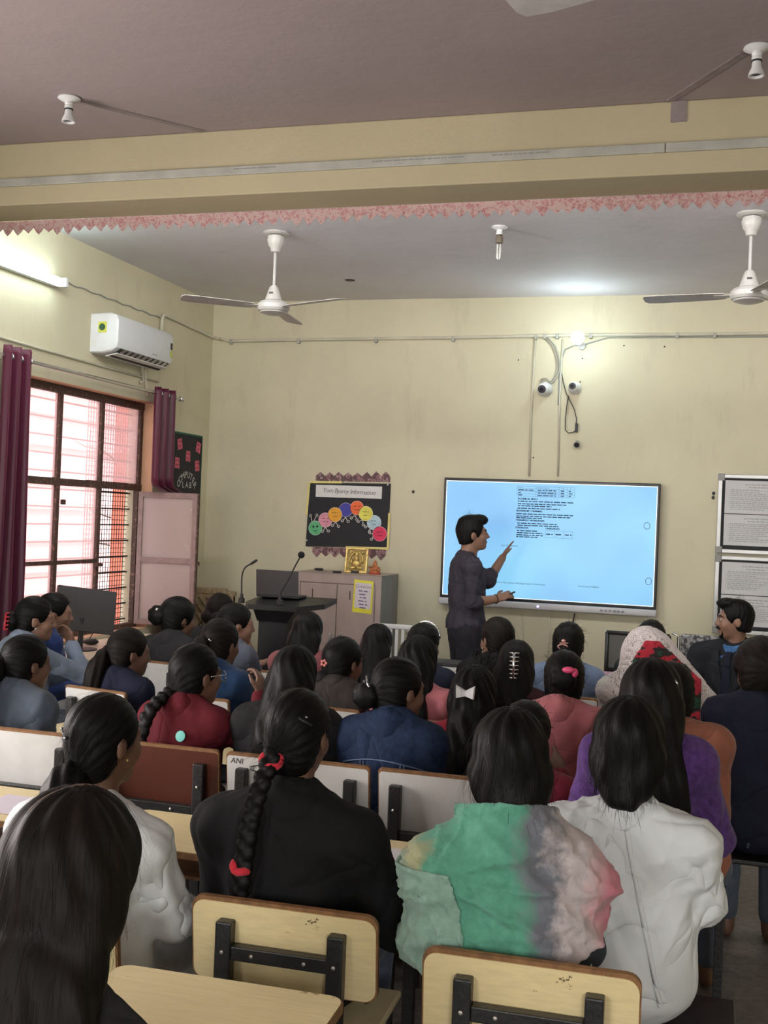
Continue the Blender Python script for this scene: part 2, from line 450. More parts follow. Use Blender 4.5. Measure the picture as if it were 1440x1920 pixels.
# ------------------------------------------------------------------ window with its frame, panes and grille
M_rust = wornmat('rusty_brown_window_paint', (0.075, 0.040, 0.030), (0.20, 0.11, 0.075), 0.56, 30.0, 0.6, 0.3)
def glassmat(name, tint, trans=0.55, frost=0.0):
    m, nt, p = nodemat(name)
    out = nt.nodes['Material Output']
    tr_ = N(nt, 'ShaderNodeBsdfTransparent'); tr_.inputs['Color'].default_value = rgba(tint)
    tl = N(nt, 'ShaderNodeBsdfTranslucent'); tl.inputs['Color'].default_value = rgba(tint)
    gl = N(nt, 'ShaderNodeBsdfGlossy', _Roughness=0.15); gl.inputs['Color'].default_value = (0.9, 0.9, 0.9, 1)
    tc = N(nt, 'ShaderNodeTexCoord'); nz = N(nt, 'ShaderNodeTexNoise', _Scale=9.0, _Detail=8.0, _Roughness=0.7)
    nt.links.new(tc.outputs['Object'], nz.inputs['Vector'])
    r = N(nt, 'ShaderNodeValToRGB'); r.color_ramp.elements[0].position = 0.62; r.color_ramp.elements[1].position = 0.70
    r.color_ramp.elements[0].color = (trans,)*3+(1,); r.color_ramp.elements[1].color = (max(0, trans-0.3),)*3+(1,)
    nt.links.new(nz.outputs['Fac'], r.inputs['Fac'])
    df = N(nt, 'ShaderNodeBsdfDiffuse'); df.inputs['Color'].default_value = rgba(tint); m0 = N(nt, 'ShaderNodeMixShader'); m0.inputs[0].default_value = frost
    nt.links.new(tl.outputs[0], m0.inputs[1]); nt.links.new(df.outputs[0], m0.inputs[2])
    m1 = N(nt, 'ShaderNodeMixShader'); nt.links.new(r.outputs['Color'], m1.inputs[0])
    nt.links.new(m0.outputs[0], m1.inputs[1]); nt.links.new(tr_.outputs[0], m1.inputs[2])
    m2 = N(nt, 'ShaderNodeMixShader'); m2.inputs[0].default_value = 0.05
    nt.links.new(m1.outputs[0], m2.inputs[1]); nt.links.new(gl.outputs[0], m2.inputs[2])
    nt.links.new(m2.outputs[0], out.inputs['Surface'])
    return m
M_glass = glassmat('dusty_frosted_glass', (0.95, 0.86, 0.86), 0.62)
FX = XL-0.12
win = bpy.data.objects.new('window_1', None); C.objects.link(win); win.location = (FX, WY0, WZ0); win['kind'] = 'structure'
win['label'] = 'tall brown steel window with frosted panes and one sash swung open'
ys = [WY0+0.02, 6.693, 7.238, 7.811]; zs = [WZ0+0.02, 1.30, 1.855, WZ1-0.03]
fr = MB(); o_ = lambda y, z: (y-WY0, z-WZ0)
for y, w in ((ys[0], 0.04), (ys[1], 0.042), (ys[2], 0.042), (ys[3], 0.044)):
    fr.box((-0.02, y-WY0-w/2, 0), (0.022, y-WY0+w/2, WZ1-WZ0), bevel=0.004)
for z, w in ((zs[0], 0.04), (zs[2], 0.05), (zs[3], 0.055)):
    fr.box((-0.018, 0.0, z-WZ0-w/2), (0.026, WY1-WY0, z-WZ0+w/2), bevel=0.004)
fr.obj('window_frame', M_rust, win)
for k in range(2):
    MB().box((-0.012, ys[k]-WY0+0.02, zs[1]-WZ0-0.014), (0.018, ys[k+1]-WY0-0.02, zs[1]-WZ0+0.014), bevel=0.003).obj('glazing_bar', M_rust, win)
for k in range(3):
    MB().box((-0.004, ys[k]-WY0+0.02, zs[2]-WZ0+0.03), (0.0, ys[k+1]-WY0-0.02, zs[3]-WZ0-0.03)).obj('pane', M_glass, win)
for k in range(2):
    for j in range(2):
        MB().box((-0.004, ys[k]-WY0+0.02, zs[j]-WZ0+0.014), (0.0, ys[k+1]-WY0-0.02, zs[j+1]-WZ0-0.014)).obj('pane', M_glass, win)
MB().box((0.02, ys[1]-WY0+0.03, 1.70-WZ0), (0.05, ys[1]-WY0+0.055, 1.735-WZ0), bevel=0.004).obj('stay_catch', M_rust, win)
MB().box((0.02, ys[2]-WY0-0.05, 1.26-WZ0), (0.055, ys[2]-WY0+0.02, 1.285-WZ0), bevel=0.004).obj('latch', M_rust, win)
# open sash hinged on the far jamb, swung back towards the corner
HX, HY = FX+0.03, ys[3]-0.01
sang = math.radians(80)
sash = bpy.data.objects.new('open_sash', None); C.objects.link(sash); sash.parent = win
sash.location = (HX-FX, HY-WY0, 0); sash.rotation_euler = (0, 0, -sang)
SW, SZa, SZb = 0.47, 0.03, zs[2]-WZ0-0.03
M_sash = mat('mauve_grey_sash_paint', (0.30, 0.20, 0.19), 0.5, var=0.15, vscale=20)
sf = MB()
sf.box((-0.018, 0, SZa), (0.018, 0.035, SZb)); sf.box((-0.022, SW-0.035, SZa), (0.03, SW, SZb))
for z in (SZa, zs[1]-WZ0-0.02, SZb-0.04): sf.box((-0.016, 0.035, z), (0.016, SW-0.035, z+0.04))
sf.obj('sash_frame', M_sash, sash)
MB().box((-0.018, SW+0.0005, SZa), (0.03, SW+0.010, SZb)).box((-0.005, SW+0.010, zs[1]-WZ0-0.03), (0.012, SW+0.03, zs[1]-WZ0+0.0)).obj('sash_edge', M_rust, sash)
M_glass2 = glassmat('clear_dusty_glass', (0.93, 0.82, 0.80), 0.36, 0.5)
for j, (a, b) in enumerate(((SZa+0.04, zs[1]-WZ0-0.02), (zs[1]-WZ0+0.02, SZb-0.04))):
    MB().box((-0.003, 0.035, a), (0.001, SW-0.035, b)).obj('pane', M_glass2, sash)
# security grille outside
gr = MB()
for i in range(15):
    z = WZ0+0.06+i*0.122
    if z < WZ1-0.02: gr.box((-0.086, 0.0, z-WZ0-0.0055), (-0.074, WY1-WY0, z-WZ0+0.0055))
gr.obj('security_bars', mat('black_iron', (0.02, 0.016, 0.014), 0.6, var=0.2), win)
ms = MB()
y = 7.23
while y < WY1:
    ms.box((-0.1, y-WY0-0.0022, 0.0), (-0.096, y-WY0+0.0022, WZ1-WZ0)); y += 0.036
z = WZ0
while z < WZ1:
    ms.box((-0.1, 7.23-WY0, z-WZ0-0.0022), (-0.096, WY1-WY0, z-WZ0+0.0022)); z += 0.036
tag(ms.obj('wire_mesh', mat('fine_wire', (0.05, 0.04, 0.04), 0.5, var=0.1), win), kind='stuff')
# painted reveal
M_reveal = mat('peach_reveal_paint', (0.70, 0.42, 0.26), 0.7, var=0.08, vscale=4, bump=0.1)
MB().box((FX+0.02, WY1-0.004, WZ0), (XL-0.001, WY1+0.0005, WZ1)).box((FX+0.02, WY0, WZ1-0.004), (XL-0.001, WY1-0.004, WZ1+0.0005)).box((FX+0.02, WY0, WZ0-0.0005), (XL-0.001, WY1, WZ0+0.004)).obj('trim_2', M_reveal)['kind'] = 'structure'

# ------------------------------------------------------------------ outside the window
ground = tag(MB().box((-30, -12, -0.6), (XL-T-0.02, 24, -0.5)).obj('yard_ground', mat('pale_yard', (0.62, 0.55, 0.50), 0.9, var=0.1, vscale=1)), kind='structure')
bl = thing('neighbour_building', 'pale pink neighbouring building wall outside the window', 'building', (-8.6, 10.0, -0.5))
M_ext = mat('pale_pink_render', (0.82, 0.56, 0.54), 0.9, var=0.05, vscale=2)
MB().box((-3.0, -11, 0), (0, 9, 6.5)).obj('wall', M_ext, bl)
for k in range(12):
    MB().box((0.0, -11, 0.45+k*0.42), (0.07, 9, 0.53+k*0.42)).obj('ledge', M_ext, bl)
pil = thing('red_pillar', 'orange red painted pillar outside the open sash', 'pillar', (-5.30, 9.62, -0.5))
MB().box((-0.16, -0.22, 0), (0.16, 0.22, 4.2), bevel=0.01).obj('shaft', mat('orange_red_paint', (0.70, 0.20, 0.13), 0.8, var=0.08), pil)
MB().box((-0.21, -0.27, 0), (0.21, 0.27, 0.25), bevel=0.01).obj('base', _mats['orange_red_paint'], pil)
MB().box((-0.2, -0.26, 4.2), (0.2, 0.26, 4.4), bevel=0.01).obj('capital', _mats['orange_red_paint'], pil)
tree = thing('bare_tree', 'bare thin tree with dark branches outside the window', 'tree', (-6.9, 12.3, -0.5))
tb = MB(); rt = random.Random(5)
tb.tube([(0, 0, 0), (0.05, 0.03, 1.2), (0.0, 0.05, 2.2), (0.1, 0.0, 3.0)], [0.06, 0.05, 0.04, 0.02], 8)
tb.obj('trunk', mat('bark', (0.10, 0.07, 0.05), 0.9, var=0.3, vscale=20), tree)
for k in range(9):
    a = rt.uniform(0, 6.28); z = rt.uniform(1.6, 2.9); L = rt.uniform(0.5, 0.9)
    p = Vector((0.03, 0.04, z)); pts = [p]
    for j in range(4):
        p = p + Vector((math.cos(a+rt.uniform(-.4, .4)), math.sin(a+rt.uniform(-.4, .4)), rt.uniform(0.1, 0.8)))*L*0.25; pts.append(p)
    MB().tube(pts, [0.018, 0.014, 0.01, 0.007, 0.003], 6).obj('branch', _mats['bark'], tree)

# ------------------------------------------------------------------ curtains and rod
def satin(name, col, col2):
    m, nt, p = nodemat(name)
    out = nt.nodes['Material Output']
    p.inputs['Base Color'].default_value = rgba(col); p.inputs['Roughness'].default_value = 0.38
    p.inputs['Sheen Weight'].default_value = 0.3
    tc = N(nt, 'ShaderNodeTexCoord'); mp = N(nt, 'ShaderNodeMapping'); mp.inputs['Scale'].default_value = (60, 60, 4)
    nt.links.new(tc.outputs['Object'], mp.inputs['Vector'])
    n1 = N(nt, 'ShaderNodeTexNoise', _Scale=3.0, _Detail=3.0); nt.links.new(mp.outputs[0], n1.inputs['Vector'])
    b = N(nt, 'ShaderNodeBump', _Strength=0.1, _Distance=0.004); nt.links.new(n1.outputs['Fac'], b.inputs['Height'])
    nt.links.new(b.outputs['Normal'], p.inputs['Normal'])
    tl = N(nt, 'ShaderNodeBsdfTranslucent'); tl.inputs['Color'].default_value = rgba(col2)
    mx = N(nt, 'ShaderNodeMixShader'); mx.inputs[0].default_value = 0.3
    nt.links.new(p.outputs[0], mx.inputs[1]); nt.links.new(tl.outputs[0], mx.inputs[2]); nt.links.new(mx.outputs[0], out.inputs['Surface'])
    return m
M_cur = satin('maroon_satin', (0.105, 0.010, 0.042), (0.66, 0.035, 0.20))
RODX, RODZ = XL+0.10, 2.575
rod = thing('curtain_rod', 'steel curtain rod above the window between two maroon curtains', 'curtain rod', (RODX, 6.9, RODZ))
MB().cyl((0, 5.72-6.9, 0), (0, 8.04-6.9, 0), 0.0125, 12).obj('pole', M_steel, rod, 40)
MB().lathe([(0.013, 0), (0.02, 0.005), (0.022, 0.02), (0.014, 0.03), (0.020, 0.045), (0.012, 0.06), (0.001, 0.064)], M=Matrix.Translation((0, 8.04-6.9, 0)) @ Matrix.Rotation(-math.pi/2, 4, 'X')).obj('finial', M_steel, rod, 40)
for y in (5.80, 7.995):
    MB().box((-0.1, y-6.9-0.012, -0.012), (0.0, y-6.9+0.012, 0.012)).box((-0.1, y-6.9-0.02, -0.06), (-0.09, y-6.9+0.02, 0.045)).obj('bracket', M_steel, rod)
def curtain(y0, y1, z0, z1, folds, amp, seed, label, flare=0.0, push=None):
    t = thing('curtain', label, 'curtain', (RODX, (y0+y1)/2, z0))
    nu, nv = folds*14, 60; rc_ = random.Random(seed); vs = []; fs = []
    ph = [rc_.uniform(0, 6.28) for _ in range(4)]
    for j in range(nv+1):
        tt = j/nv
        for i in range(nu+1):
            u = i/nu
            w = (y1-y0)*(1+flare*tt)
            yy = (u-0.5)*w + 0.012*math.sin(u*9+ph[0]+tt*2.0)*tt
            xx = amp*math.sin(u*folds*2*math.pi + ph[1]*0 + 0.5*math.sin(tt*3+ph[2])*tt) * (1-0.25*tt*math.sin(u*5+ph[3])) + 0.01*math.sin(tt*5+u*7)*tt
            zz = (z1-z0)*(1-tt)
            if push:                       # pushed aside lower down by the open sash
                k_ = min(1, max(0, (push[0]-(z0+zz))/0.10)); k_ = k_*k_*(3-2*k_); yy += push[1]*k_; xx -= push[2]*k_
            vs.append((xx, yy, zz))
    for j in range(nv):
        for i in range(nu):
            a = j*(nu+1)+i; fs.append((a, a+1, a+nu+2, a+nu+1))
    mb = MB().add(vs, fs); o = mb.obj('drape', M_cur, t, True)
    sol = o.modifiers.new('thickness', 'SOLIDIFY'); sol.thickness = 0.003
    for i in range(folds*2):
        u = (i+0.5)/(folds*2); yy = (u-0.5)*(y1-y0)
        tor = []
        for k in range(17):
            an = 2*math.pi*k/16; tor.append((0.021*math.cos(an), yy, RODZ-z0+0.021*math.sin(an)))
        MB().tube(tor, 0.005, 6, cap=False).obj('eyelet', M_chrome, t, True)
    return t
curtain(5.74, 6.03, 0.12, 2.64, 3, 0.045, 1, 'gathered maroon satin curtain before the window side nearest the tube light', 0.25)
curtain(7.62, 7.97, 0.25, 2.62, 3, 0.045, 2, 'gathered maroon satin curtain hanging behind the open window sash', 0.0, (1.885, 0.30, 0.0))

# conduit above the rod
cq = [onX(px, py, XL+0.012) for px, py in ((-120, 625), (0, 656), (100, 685), (210, 712), (296, 730))]
cq = [(XL+0.012, v[1], 2.70 - 0.004*i) for i, v in enumerate(cq)]
tag(MB().tube(cq, 0.009, 8).obj('wall_conduit', M_pvc, None, True), 'thin cream conduit along the wall just above the curtain rod', 'conduit')
# ------------------------------------------------------------------ tube light, AC, conduits of the left wall
def tube_light(y0, y1, z, label):
    t = thing('tube_light', label, 'tube light', (XL, (y0+y1)/2, z), RZL)
    L = (y1-y0)/2
    MB().box((-L, -0.045, -0.03), (L, -0.001, 0.025), bevel=0.004).obj('batten', M_white, t)
    MB().cyl((-L+0.02, -0.075, 0), (L-0.02, -0.075, 0), 0.021, 14).obj('tube', emis('tube_glow', (0.74, 1.0, 0.94), 12.0), t, 40)
    for s in (-1, 1): MB().box((s*(L-0.005)-0.015, -0.098, -0.03), (s*(L-0.005)+0.015, -0.001, 0.03), bevel=0.004).obj('end_cap', M_white, t)
    return t
tz = onX(115, 535, XL+0.05)
tube_light(tz[1]-1.2, tz[1], tz[2]+0.015, 'glowing white tube light on the wall over the window')
# unseen lamps added on the far face of the beam to brighten the front wall
for bx, lab in ((-3.1, 'added glowing lamp hidden behind the beam by the window wall'), (-1.2, 'added glowing lamp hidden behind the beam midway along'), (0.7, 'added glowing lamp hidden behind the beam by the aisle')):
    t = thing('added_lamp', lab, 'lamp', (bx, BY1, 3.385))
    MB().box((-0.62, 0.001, -0.05), (0.62, 0.03, 0.05), bevel=0.006).obj('housing', M_white, t)
    MB().box((-0.60, 0.031, -0.042), (0.60, 0.05, 0.042), bevel=0.008).obj('diffuser', emis('added_lamp_glow', (1.0, 0.98, 0.95), ADDED_LAMP), t)

ac = thing('air_conditioner', 'white split air conditioner with yellow sticker mounted above the window', 'air conditioner', (XL, 7.265, 2.90), RZL)
prof = [(0, 0.135), (-0.15, 0.14), (-0.195, 0.125), (-0.215, 0.09), (-0.215, -0.06), (-0.205, -0.10), (-0.17, -0.125), (-0.10, -0.14), (0, -0.14)]
vs = []; n = len(prof)
for xx, sc in ((-0.41, 0.93), (-0.402, 0.985), (-0.39, 1.0), (0.39, 1.0), (0.402, 0.985), (0.41, 0.93)):
    for (yy, zz) in prof: vs.append((xx, yy*sc, zz*sc))
fs = []
for i in range(5):
    for j in range(n-1): fs.append((i*n+j, (i+1)*n+j, (i+1)*n+j+1, i*n+j+1))
fs += [tuple(range(n)), tuple(range(6*n-1, 5*n-1, -1))]
for i in range(5): fs.append((i*n, i*n+n-1, (i+1)*n+n-1, (i+1)*n))
MB().add(vs, fs).obj('housing', mat('glossy_white_casing', (0.74, 0.77, 0.80), 0.25, var=0.02), ac, 35)
M_dark = mat('dark_plastic', (0.02, 0.02, 0.022), 0.5, var=0.1)
Mt = Matrix.Translation((0, -0.165, -0.128)) @ Matrix.Rotation(math.radians(-32), 4, 'X')
MB().box((-0.35, -0.045, -0.006), (0.36, 0.05, 0.004), Mt).obj('air_outlet', M_dark, ac)
Mt2 = Matrix.Translation((0, -0.135, -0.146)) @ Matrix.Rotation(math.radians(-12), 4, 'X')
MB().box((-0.36, -0.05, -0.004), (0.37, 0.04, 0.004), Mt2, bevel=0.002).obj('flap', M_white, ac)
for i in range(9):
    MB().box((-0.32+i*0.075, -0.05, -0.011), (-0.275+i*0.075, 0.01, -0.0062), Mt).obj('louvre', M_steel, ac)
MB().box((-0.4135, -0.125, 0.0), (-0.4105, -0.06, 0.075)).obj('energy_sticker', mat('yellow_sticker', (0.62, 0.66, 0.10), 0.5, var=0.05), ac)
MB().lathe([(0.024, 0), (0.024, 0.002)], M=Matrix.Translation((-0.4138, -0.092, 0.038)) @ Matrix.Rotation(-math.pi/2, 4, 'Y'), n=18).obj('sticker_disc', mat('dark_green_print', (0.03, 0.10, 0.05), 0.5, var=0.1), ac)
MB().box((-0.4135, -0.045, -0.095), (-0.4105, -0.005, -0.05), bevel=0.001).obj('side_cover', M_white, ac)
MB().box((0.36, -0.2175, -0.06), (0.392, -0.2152, -0.005)).obj('energy_label', mat('green_yellow_label', (0.50, 0.55, 0.12), 0.5, var=0.3, vscale=60), ac)
MB().box((0.362, -0.2175, 0.0), (0.39, -0.2152, 0.05)).obj('star_label', mat('black_label', (0.03, 0.03, 0.03), 0.5, var=0.3, vscale=50), ac)
MB().box((0.36, -0.2175, -0.085), (0.385, -0.2152, -0.065)).obj('code_label', M_paper, ac)
words(MB(), 0.085, 0.155, -0.2158, -0.075, 0.012, 5).obj('faded_logo', mat('grey_print', (0.35, 0.35, 0.36), 0.5, var=0.05), ac)
# pipe and cable from the AC down to the rod
p0 = (XL+0.05, 7.60, 2.77)
tag(MB().tube([(XL+0.05, 7.56, 2.765), (XL+0.03, 7.60, 2.70), (XL+0.02, 7.63, 2.62), (XL+0.02, 7.66, 2.55)], 0.008, 8).tube([(XL+0.06, 7.50, 2.765), (XL+0.02, 7.56, 2.72), (XL+0.015, 7.60, 2.66), (XL+0.015, 7.55, 2.64)], 0.010, 8).obj('drain_hose', M_pvc, None, True),
    'cream drain hose hanging below the air conditioner', 'hose')
# wire from tube light and pipe to the corner
a = onX(116, 527, XL); b = onX(298, 596, XL)
wp = []
for i in range(25):
    tt = i/24; wp.append((XL+0.008, a[1]+(b[1]-a[1])*tt, a[2]+(b[2]-a[2])*tt + 0.006*math.sin(i*1.7)))
tag(MB().tube(wp, 0.005, 6).obj('wall_wire', M_greycable, None, True), 'loose grey wire from the tube light to the conduit elbow', 'wire')
e0 = onX(303, 640, XL+0.02); e1 = onX(304, 598, XL+0.02); e2 = onX(318, 594, XL+0.02); e3 = onX(400, 633, XL+0.02)
zcd = float(onY(560, 637, YF-0.02)[2])
pc = thing('wall_conduit', 'cream conduit pipe with elbow from the air conditioner to the corner', 'conduit', (XL+0.02, e2[1], e2[2]))
def rel(pts, o): return [tuple(np.array(p)-np.array(o)) for p in pts]
org = (XL+0.02, e2[1], e2[2])
zc2 = float(e2[2])
zc3 = float(e3[2])
MB().tube(rel([(XL+0.02, e1[1], 3.02), (XL+0.02, e1[1], zc2-0.04), (XL+0.02, e1[1]+0.02, zc2-0.008), (XL+0.02, e1[1]+0.06, zc2), (XL+0.02, YF-0.06, zc3+0.004), (XL+0.035, YF-0.03, zc3), (XL+0.07, YF-0.018, zc3-0.006)], org), 0.0125, 10).obj('pipe', M_pvc, pc, True)

# ------------------------------------------------------------------ conduits of the front wall
def Wp(px, py, out=0.0): return onY(px, py, YF-out)
pl = [(XL+0.07, YF-0.018, zc3-0.006)]
for px, py in ((430, 639.5), (560, 637), (700, 635), (850, 633), (1003, 630), (1110, 628), (1300, 627), (1440, 625), (1700, 622)):
    v = Wp(px, py, 0.018); pl.append((v[0], YF-0.018, v[2]))
o = thing('wall_conduit', 'long cream conduit pipe running across the front wall', 'conduit', (-2, YF-0.018, 3.05))
MB().tube(rel(pl, (-2, YF-0.018, 3.05)), 0.0125, 10).obj('pipe', M_pvc, o, True)
for px, py in ((433, 641), (560, 640), (705, 638), (850, 636), (1005, 632), (1022, 631), (1045, 631), (1108, 630), (1270, 629), (1340, 629)):
    v = Wp(px, py, 0.02)
    MB().box((v[0]+2-0.012, -0.016, v[2]-3.05-0.02), (v[0]+2+0.012, 0.017, v[2]-3.05+0.022), bevel=0.004).obj('saddle_clip', M_pvcw, o)
cb = [(Wp(px, py, 0.008)[0], YF-0.008, Wp(px, py, 0.008)[2]) for px, py in ((1047, 760), (1048, 730), (1049, 700), (1052, 676), (1060, 655), (1075, 648), (1095, 646), (1112, 641), (1140, 633), (1200, 633), (1300, 632), (1440, 631), (1600, 630))]
tag(MB().tube(cb, 0.006, 6).obj('wall_wire', M_greycable, None, True), 'grey cable drooping under the glowing bulb along the front wall', 'wire')
for (pa, pb, lab) in (((1004, 636), (992, 893), 'thin conduit dropping to the screen past the larger dome camera'), ((1055, 636), (1046, 893), 'thin conduit dropping to the screen between the two dome cameras')):
    a = Wp(*pa, 0.008); b = Wp(*pb, 0.008)
    tag(MB().tube([(a[0], YF-0.008, a[2]), ((a[0]+b[0])/2-0.006, YF-0.008, (a[2]+b[2])/2), (b[0], YF-0.008, b[2])], 0.008, 8).obj('wall_conduit', M_pvc, None, True), lab, 'conduit')
for (pa, pb, lab) in (((979, 1150), (977, 1260), 'lower end of a conduit below the screen beside the presenter'), ((1031, 1155), (1028, 1260), 'lower end of a conduit under the middle of the screen')):
    a = Wp(*pa, 0.008); b = Wp(*pb, 0.008)
    tag(MB().tube([(a[0], YF-0.008, a[2]), (b[0]+0.008, YF-0.008, (a[2]+b[2])/2+0.03), (b[0]-0.004, YF-0.008, (a[2]+b[2])/2), (b[0], YF-0.008, b[2])], 0.006, 8).obj('wall_conduit', M_pvc, None, True), lab, 'conduit')

def dome_camera(px, py, r, label, look):
    c = Wp(px, py, 0.0); t = thing('dome_camera', label, 'security camera', (c[0], YF, c[2]))
    Mr = Matrix.Rotation(math.pi/2, 4, 'X')
    MB().lathe([(r*1.25, 0.001), (r*1.28, 0.012), (r*1.1, 0.03), (r*0.8, 0.045)], M=Mr, n=24).obj('mount', M_white, t, 35)
    MB().ball((look[0]*r*0.3, -0.055-r*0.35, look[1]*r*0.3), r, 18, 12).obj('housing', mat('white_camera_shell', (0.75, 0.76, 0.76), 0.3, var=0.02), t, True)
    d = Vector((look[0]*0.35, -1, look[1]*0.35)).normalized(); base = Vector((look[0]*r*0.3, -0.055-r*0.35, look[1]*r*0.3))
    q = d.to_track_quat('Z', 'Y').to_matrix().to_4x4()
    MB().lathe([(r*0.66, r*0.76), (r*0.66, r*0.97), (r*0.58, r*1.0)], M=Matrix.Translation(base) @ q, n=20).obj('lens_ring', M_dark, t, 35)
    MB().lathe([(r*0.3, r*0.98), (r*0.22, r*1.04)], M=Matrix.Translation(base) @ q, n=14).obj('lens', mat('lens_glass', (0.01, 0.01, 0.02), 0.05, var=0.1), t, 35)
    return t
dome_camera(1022, 730, 0.047, 'larger white dome camera with a loop of cable above it', (-0.3, -0.4))
dome_camera(1078, 728, 0.040, 'smaller white dome camera with a dangling lead beneath it', (-0.3, 0.2))
def wallpath(pts, out=0.012): return [(Wp(px, py, out)[0], YF-out, Wp(px, py, out)[2]) for px, py in pts]
for off, lab in ((0, 'pale cable curving from the conduit to the larger dome camera'), (5, 'second pale cable curving to the larger dome camera')):
    tag(MB().tube(wallpath([(1022+off, 634), (1036+off, 648), (1043+off, 668), (1045+off, 690), (1040+off, 706), (1030+off, 718), (1021, 721), (1014, 715), (1016, 710), (1024, 709), (1031, 716)], 0.014+off*0.002), 0.0055, 6).obj('camera_cable', M_pvcw, None, True), lab, 'cable')
tag(MB().tube(wallpath([(1053, 700), (1056, 716), (1062, 738), (1069, 752), (1077, 768), (1081, 785), (1080, 795)], 0.012), 0.004, 6).tube(wallpath([(1066, 742), (1063, 760), (1060, 785), (1060, 806), (1066, 812), (1074, 811), (1080, 806), (1082, 798)], 0.02), 0.004, 6).obj('dangling_lead', M_darkcable, None, True),
    'dark dangling lead hanging below the smaller dome camera', 'cable')
c = Wp(1081, 802, 0.02); tag(MB().box((c[0]-0.012, YF-0.03, c[2]-0.035), (c[0]+0.010, YF-0.008, c[2]+0.035), bevel=0.004).obj('cable_joint', M_dark), 'small black connector joint on the dangling lead', 'connector')
c = Wp(1083, 829, 0.0)
sk = thing('lamp_holder', 'small empty grey lamp holder on the wall under the dangling lead', 'lamp holder', (c[0], YF, c[2]))
Mr = Matrix.Rotation(math.radians(115), 4, 'X')
MB().lathe([(0.012, 0), (0.018, 0.01), (0.022, 0.05), (0.026, 0.06)], M=Mr, n=16).obj('socket', M_greycable, sk, 35)
MB().lathe([(0.02, 0.0605), (0.02, 0.063)], M=Mr, n=16).obj('socket_mouth', M_dark, sk, 35)
bc_ = onY(1083, 633, YF-0.30); c = np.array((bc_[0], YF, bc_[2]-0.02))
lb = thing('wall_bulb', 'glowing white bulb on the conduit high on the front wall', 'light bulb', (c[0], YF, c[2]))
MB().lathe([(0.03, 0.001), (0.03, 0.02), (0.02, 0.03), (0.014, 0.04), (0.014, 0.20), (0.024, 0.21), (0.024, 0.265)], M=Matrix.Rotation(math.radians(83), 4, 'X'), n=18).obj('holder', M_white, lb, 35)
MB().ball((0, -0.30, 0.02), 0.05, 20, 14).obj('bulb', emis('bulb_glow', (0.80, 0.98, 1.0), 60.0), lb, True)

# ------------------------------------------------------------------ ceiling fittings
M_fan = mat('fan_white_enamel', (0.50, 0.49, 0.47), 0.28, var=0.04, vscale=12)
M_blade = mat('fan_blade_enamel', (0.42, 0.40, 0.39), 0.4, var=0.12, vscale=9)
def fan(x, y, ang, label, drop=0.45):
    t = thing('ceiling_fan', label, 'ceiling fan', (x, y, ZC))
    MB().lathe([(0.082, -0.001), (0.085, -0.008), (0.075, -0.016), (0.05, -0.02)], n=24).obj('ceiling_plate', M_fan, t, 35)
    MB().lathe([(0.05, -0.024), (0.056, -0.05), (0.046, -0.085), (0.035, -0.10), (0.028, -0.125), (0.018, -0.13)], n=24).obj('upper_canopy', M_fan, t, 35)
    MB().cyl((0, 0, -0.02), (0, 0, -drop+0.09), 0.0105, 12).obj('down_rod', mat('grey_rod', (0.42, 0.41, 0.40), 0.35, var=0.05), t, 40)
    MB().lathe([(0.016, -drop+0.12), (0.028, -drop+0.11), (0.045, -drop+0.06), (0.056, -drop+0.025), (0.05, -drop+0.02)], n=24).obj('lower_canopy', M_fan, t, 35)
    MB().lathe([(0.05, -drop+0.022), (0.085, -drop+0.015), (0.102, -drop-0.005), (0.104, -drop-0.03), (0.095, -drop-0.045), (0.086, -drop-0.047), (0.082, -drop-0.055), (0.05, -drop-0.066), (0.001, -drop-0.07)], n=32).obj('motor', M_fan, t, 30)
    MB().box((-0.014, -0.0465, -drop+0.06), (0.014, -0.0455, -drop+0.072)).obj('badge', M_dark, t)
    for k in range(3):
        a = ang+k*2*math.pi/3
        Mb = Matrix.Rotation(a, 4, 'Z') @ Matrix.Translation((0, 0, -drop-0.018)) @ Matrix.Rotation(math.radians(9), 4, 'X')
        out = [(0.13, -0.045), (0.2, -0.056), (0.5, -0.064), (0.575, -0.055), (0.59, -0.03), (0.59, 0.03), (0.575, 0.055), (0.5, 0.06), (0.2, 0.05), (0.13, 0.04)]
        vs = [(a_, b_, -0.002) for a_, b_ in out] + [(a_, b_, 0.002) for a_, b_ in out]; n_ = len(out)
        fs = [tuple(range(n_))[::-1], tuple(range(n_, 2*n_))] + [(i, (i+1) % n_, (i+1) % n_+n_, i+n_) for i in range(n_)]
        b = MB().add([tuple(Mb @ Vector(q)) for q in vs], fs).obj('blade', M_blade, t)
        MB().box((0.085, -0.022, -0.005), (0.19, 0.022, 0.0), Mb, bevel=0.002).obj('blade_arm', M_fan, b)
    return t
f1 = onZ(518, 436, ZC); f2 = onZ(1410, 400, ZC)
h1 = (-2.74, 6.634)
fan(f1[0], f1[1], math.atan2(6.278-6.634, -3.216+2.745), 'white three blade ceiling fan over the lectern', 0.46)
fan(f2[0], f2[1], math.atan2(6.688-6.59, -0.425-0.135), 'white three blade ceiling fan over the man in the suit', 0.44)
nb = onZ(962, 12, 3.05)
fan(nb[0]+0.55, nb[1]-0.20, math.radians(160), 'white ceiling fan before the beam over the nearest rows of girls', 0.42)
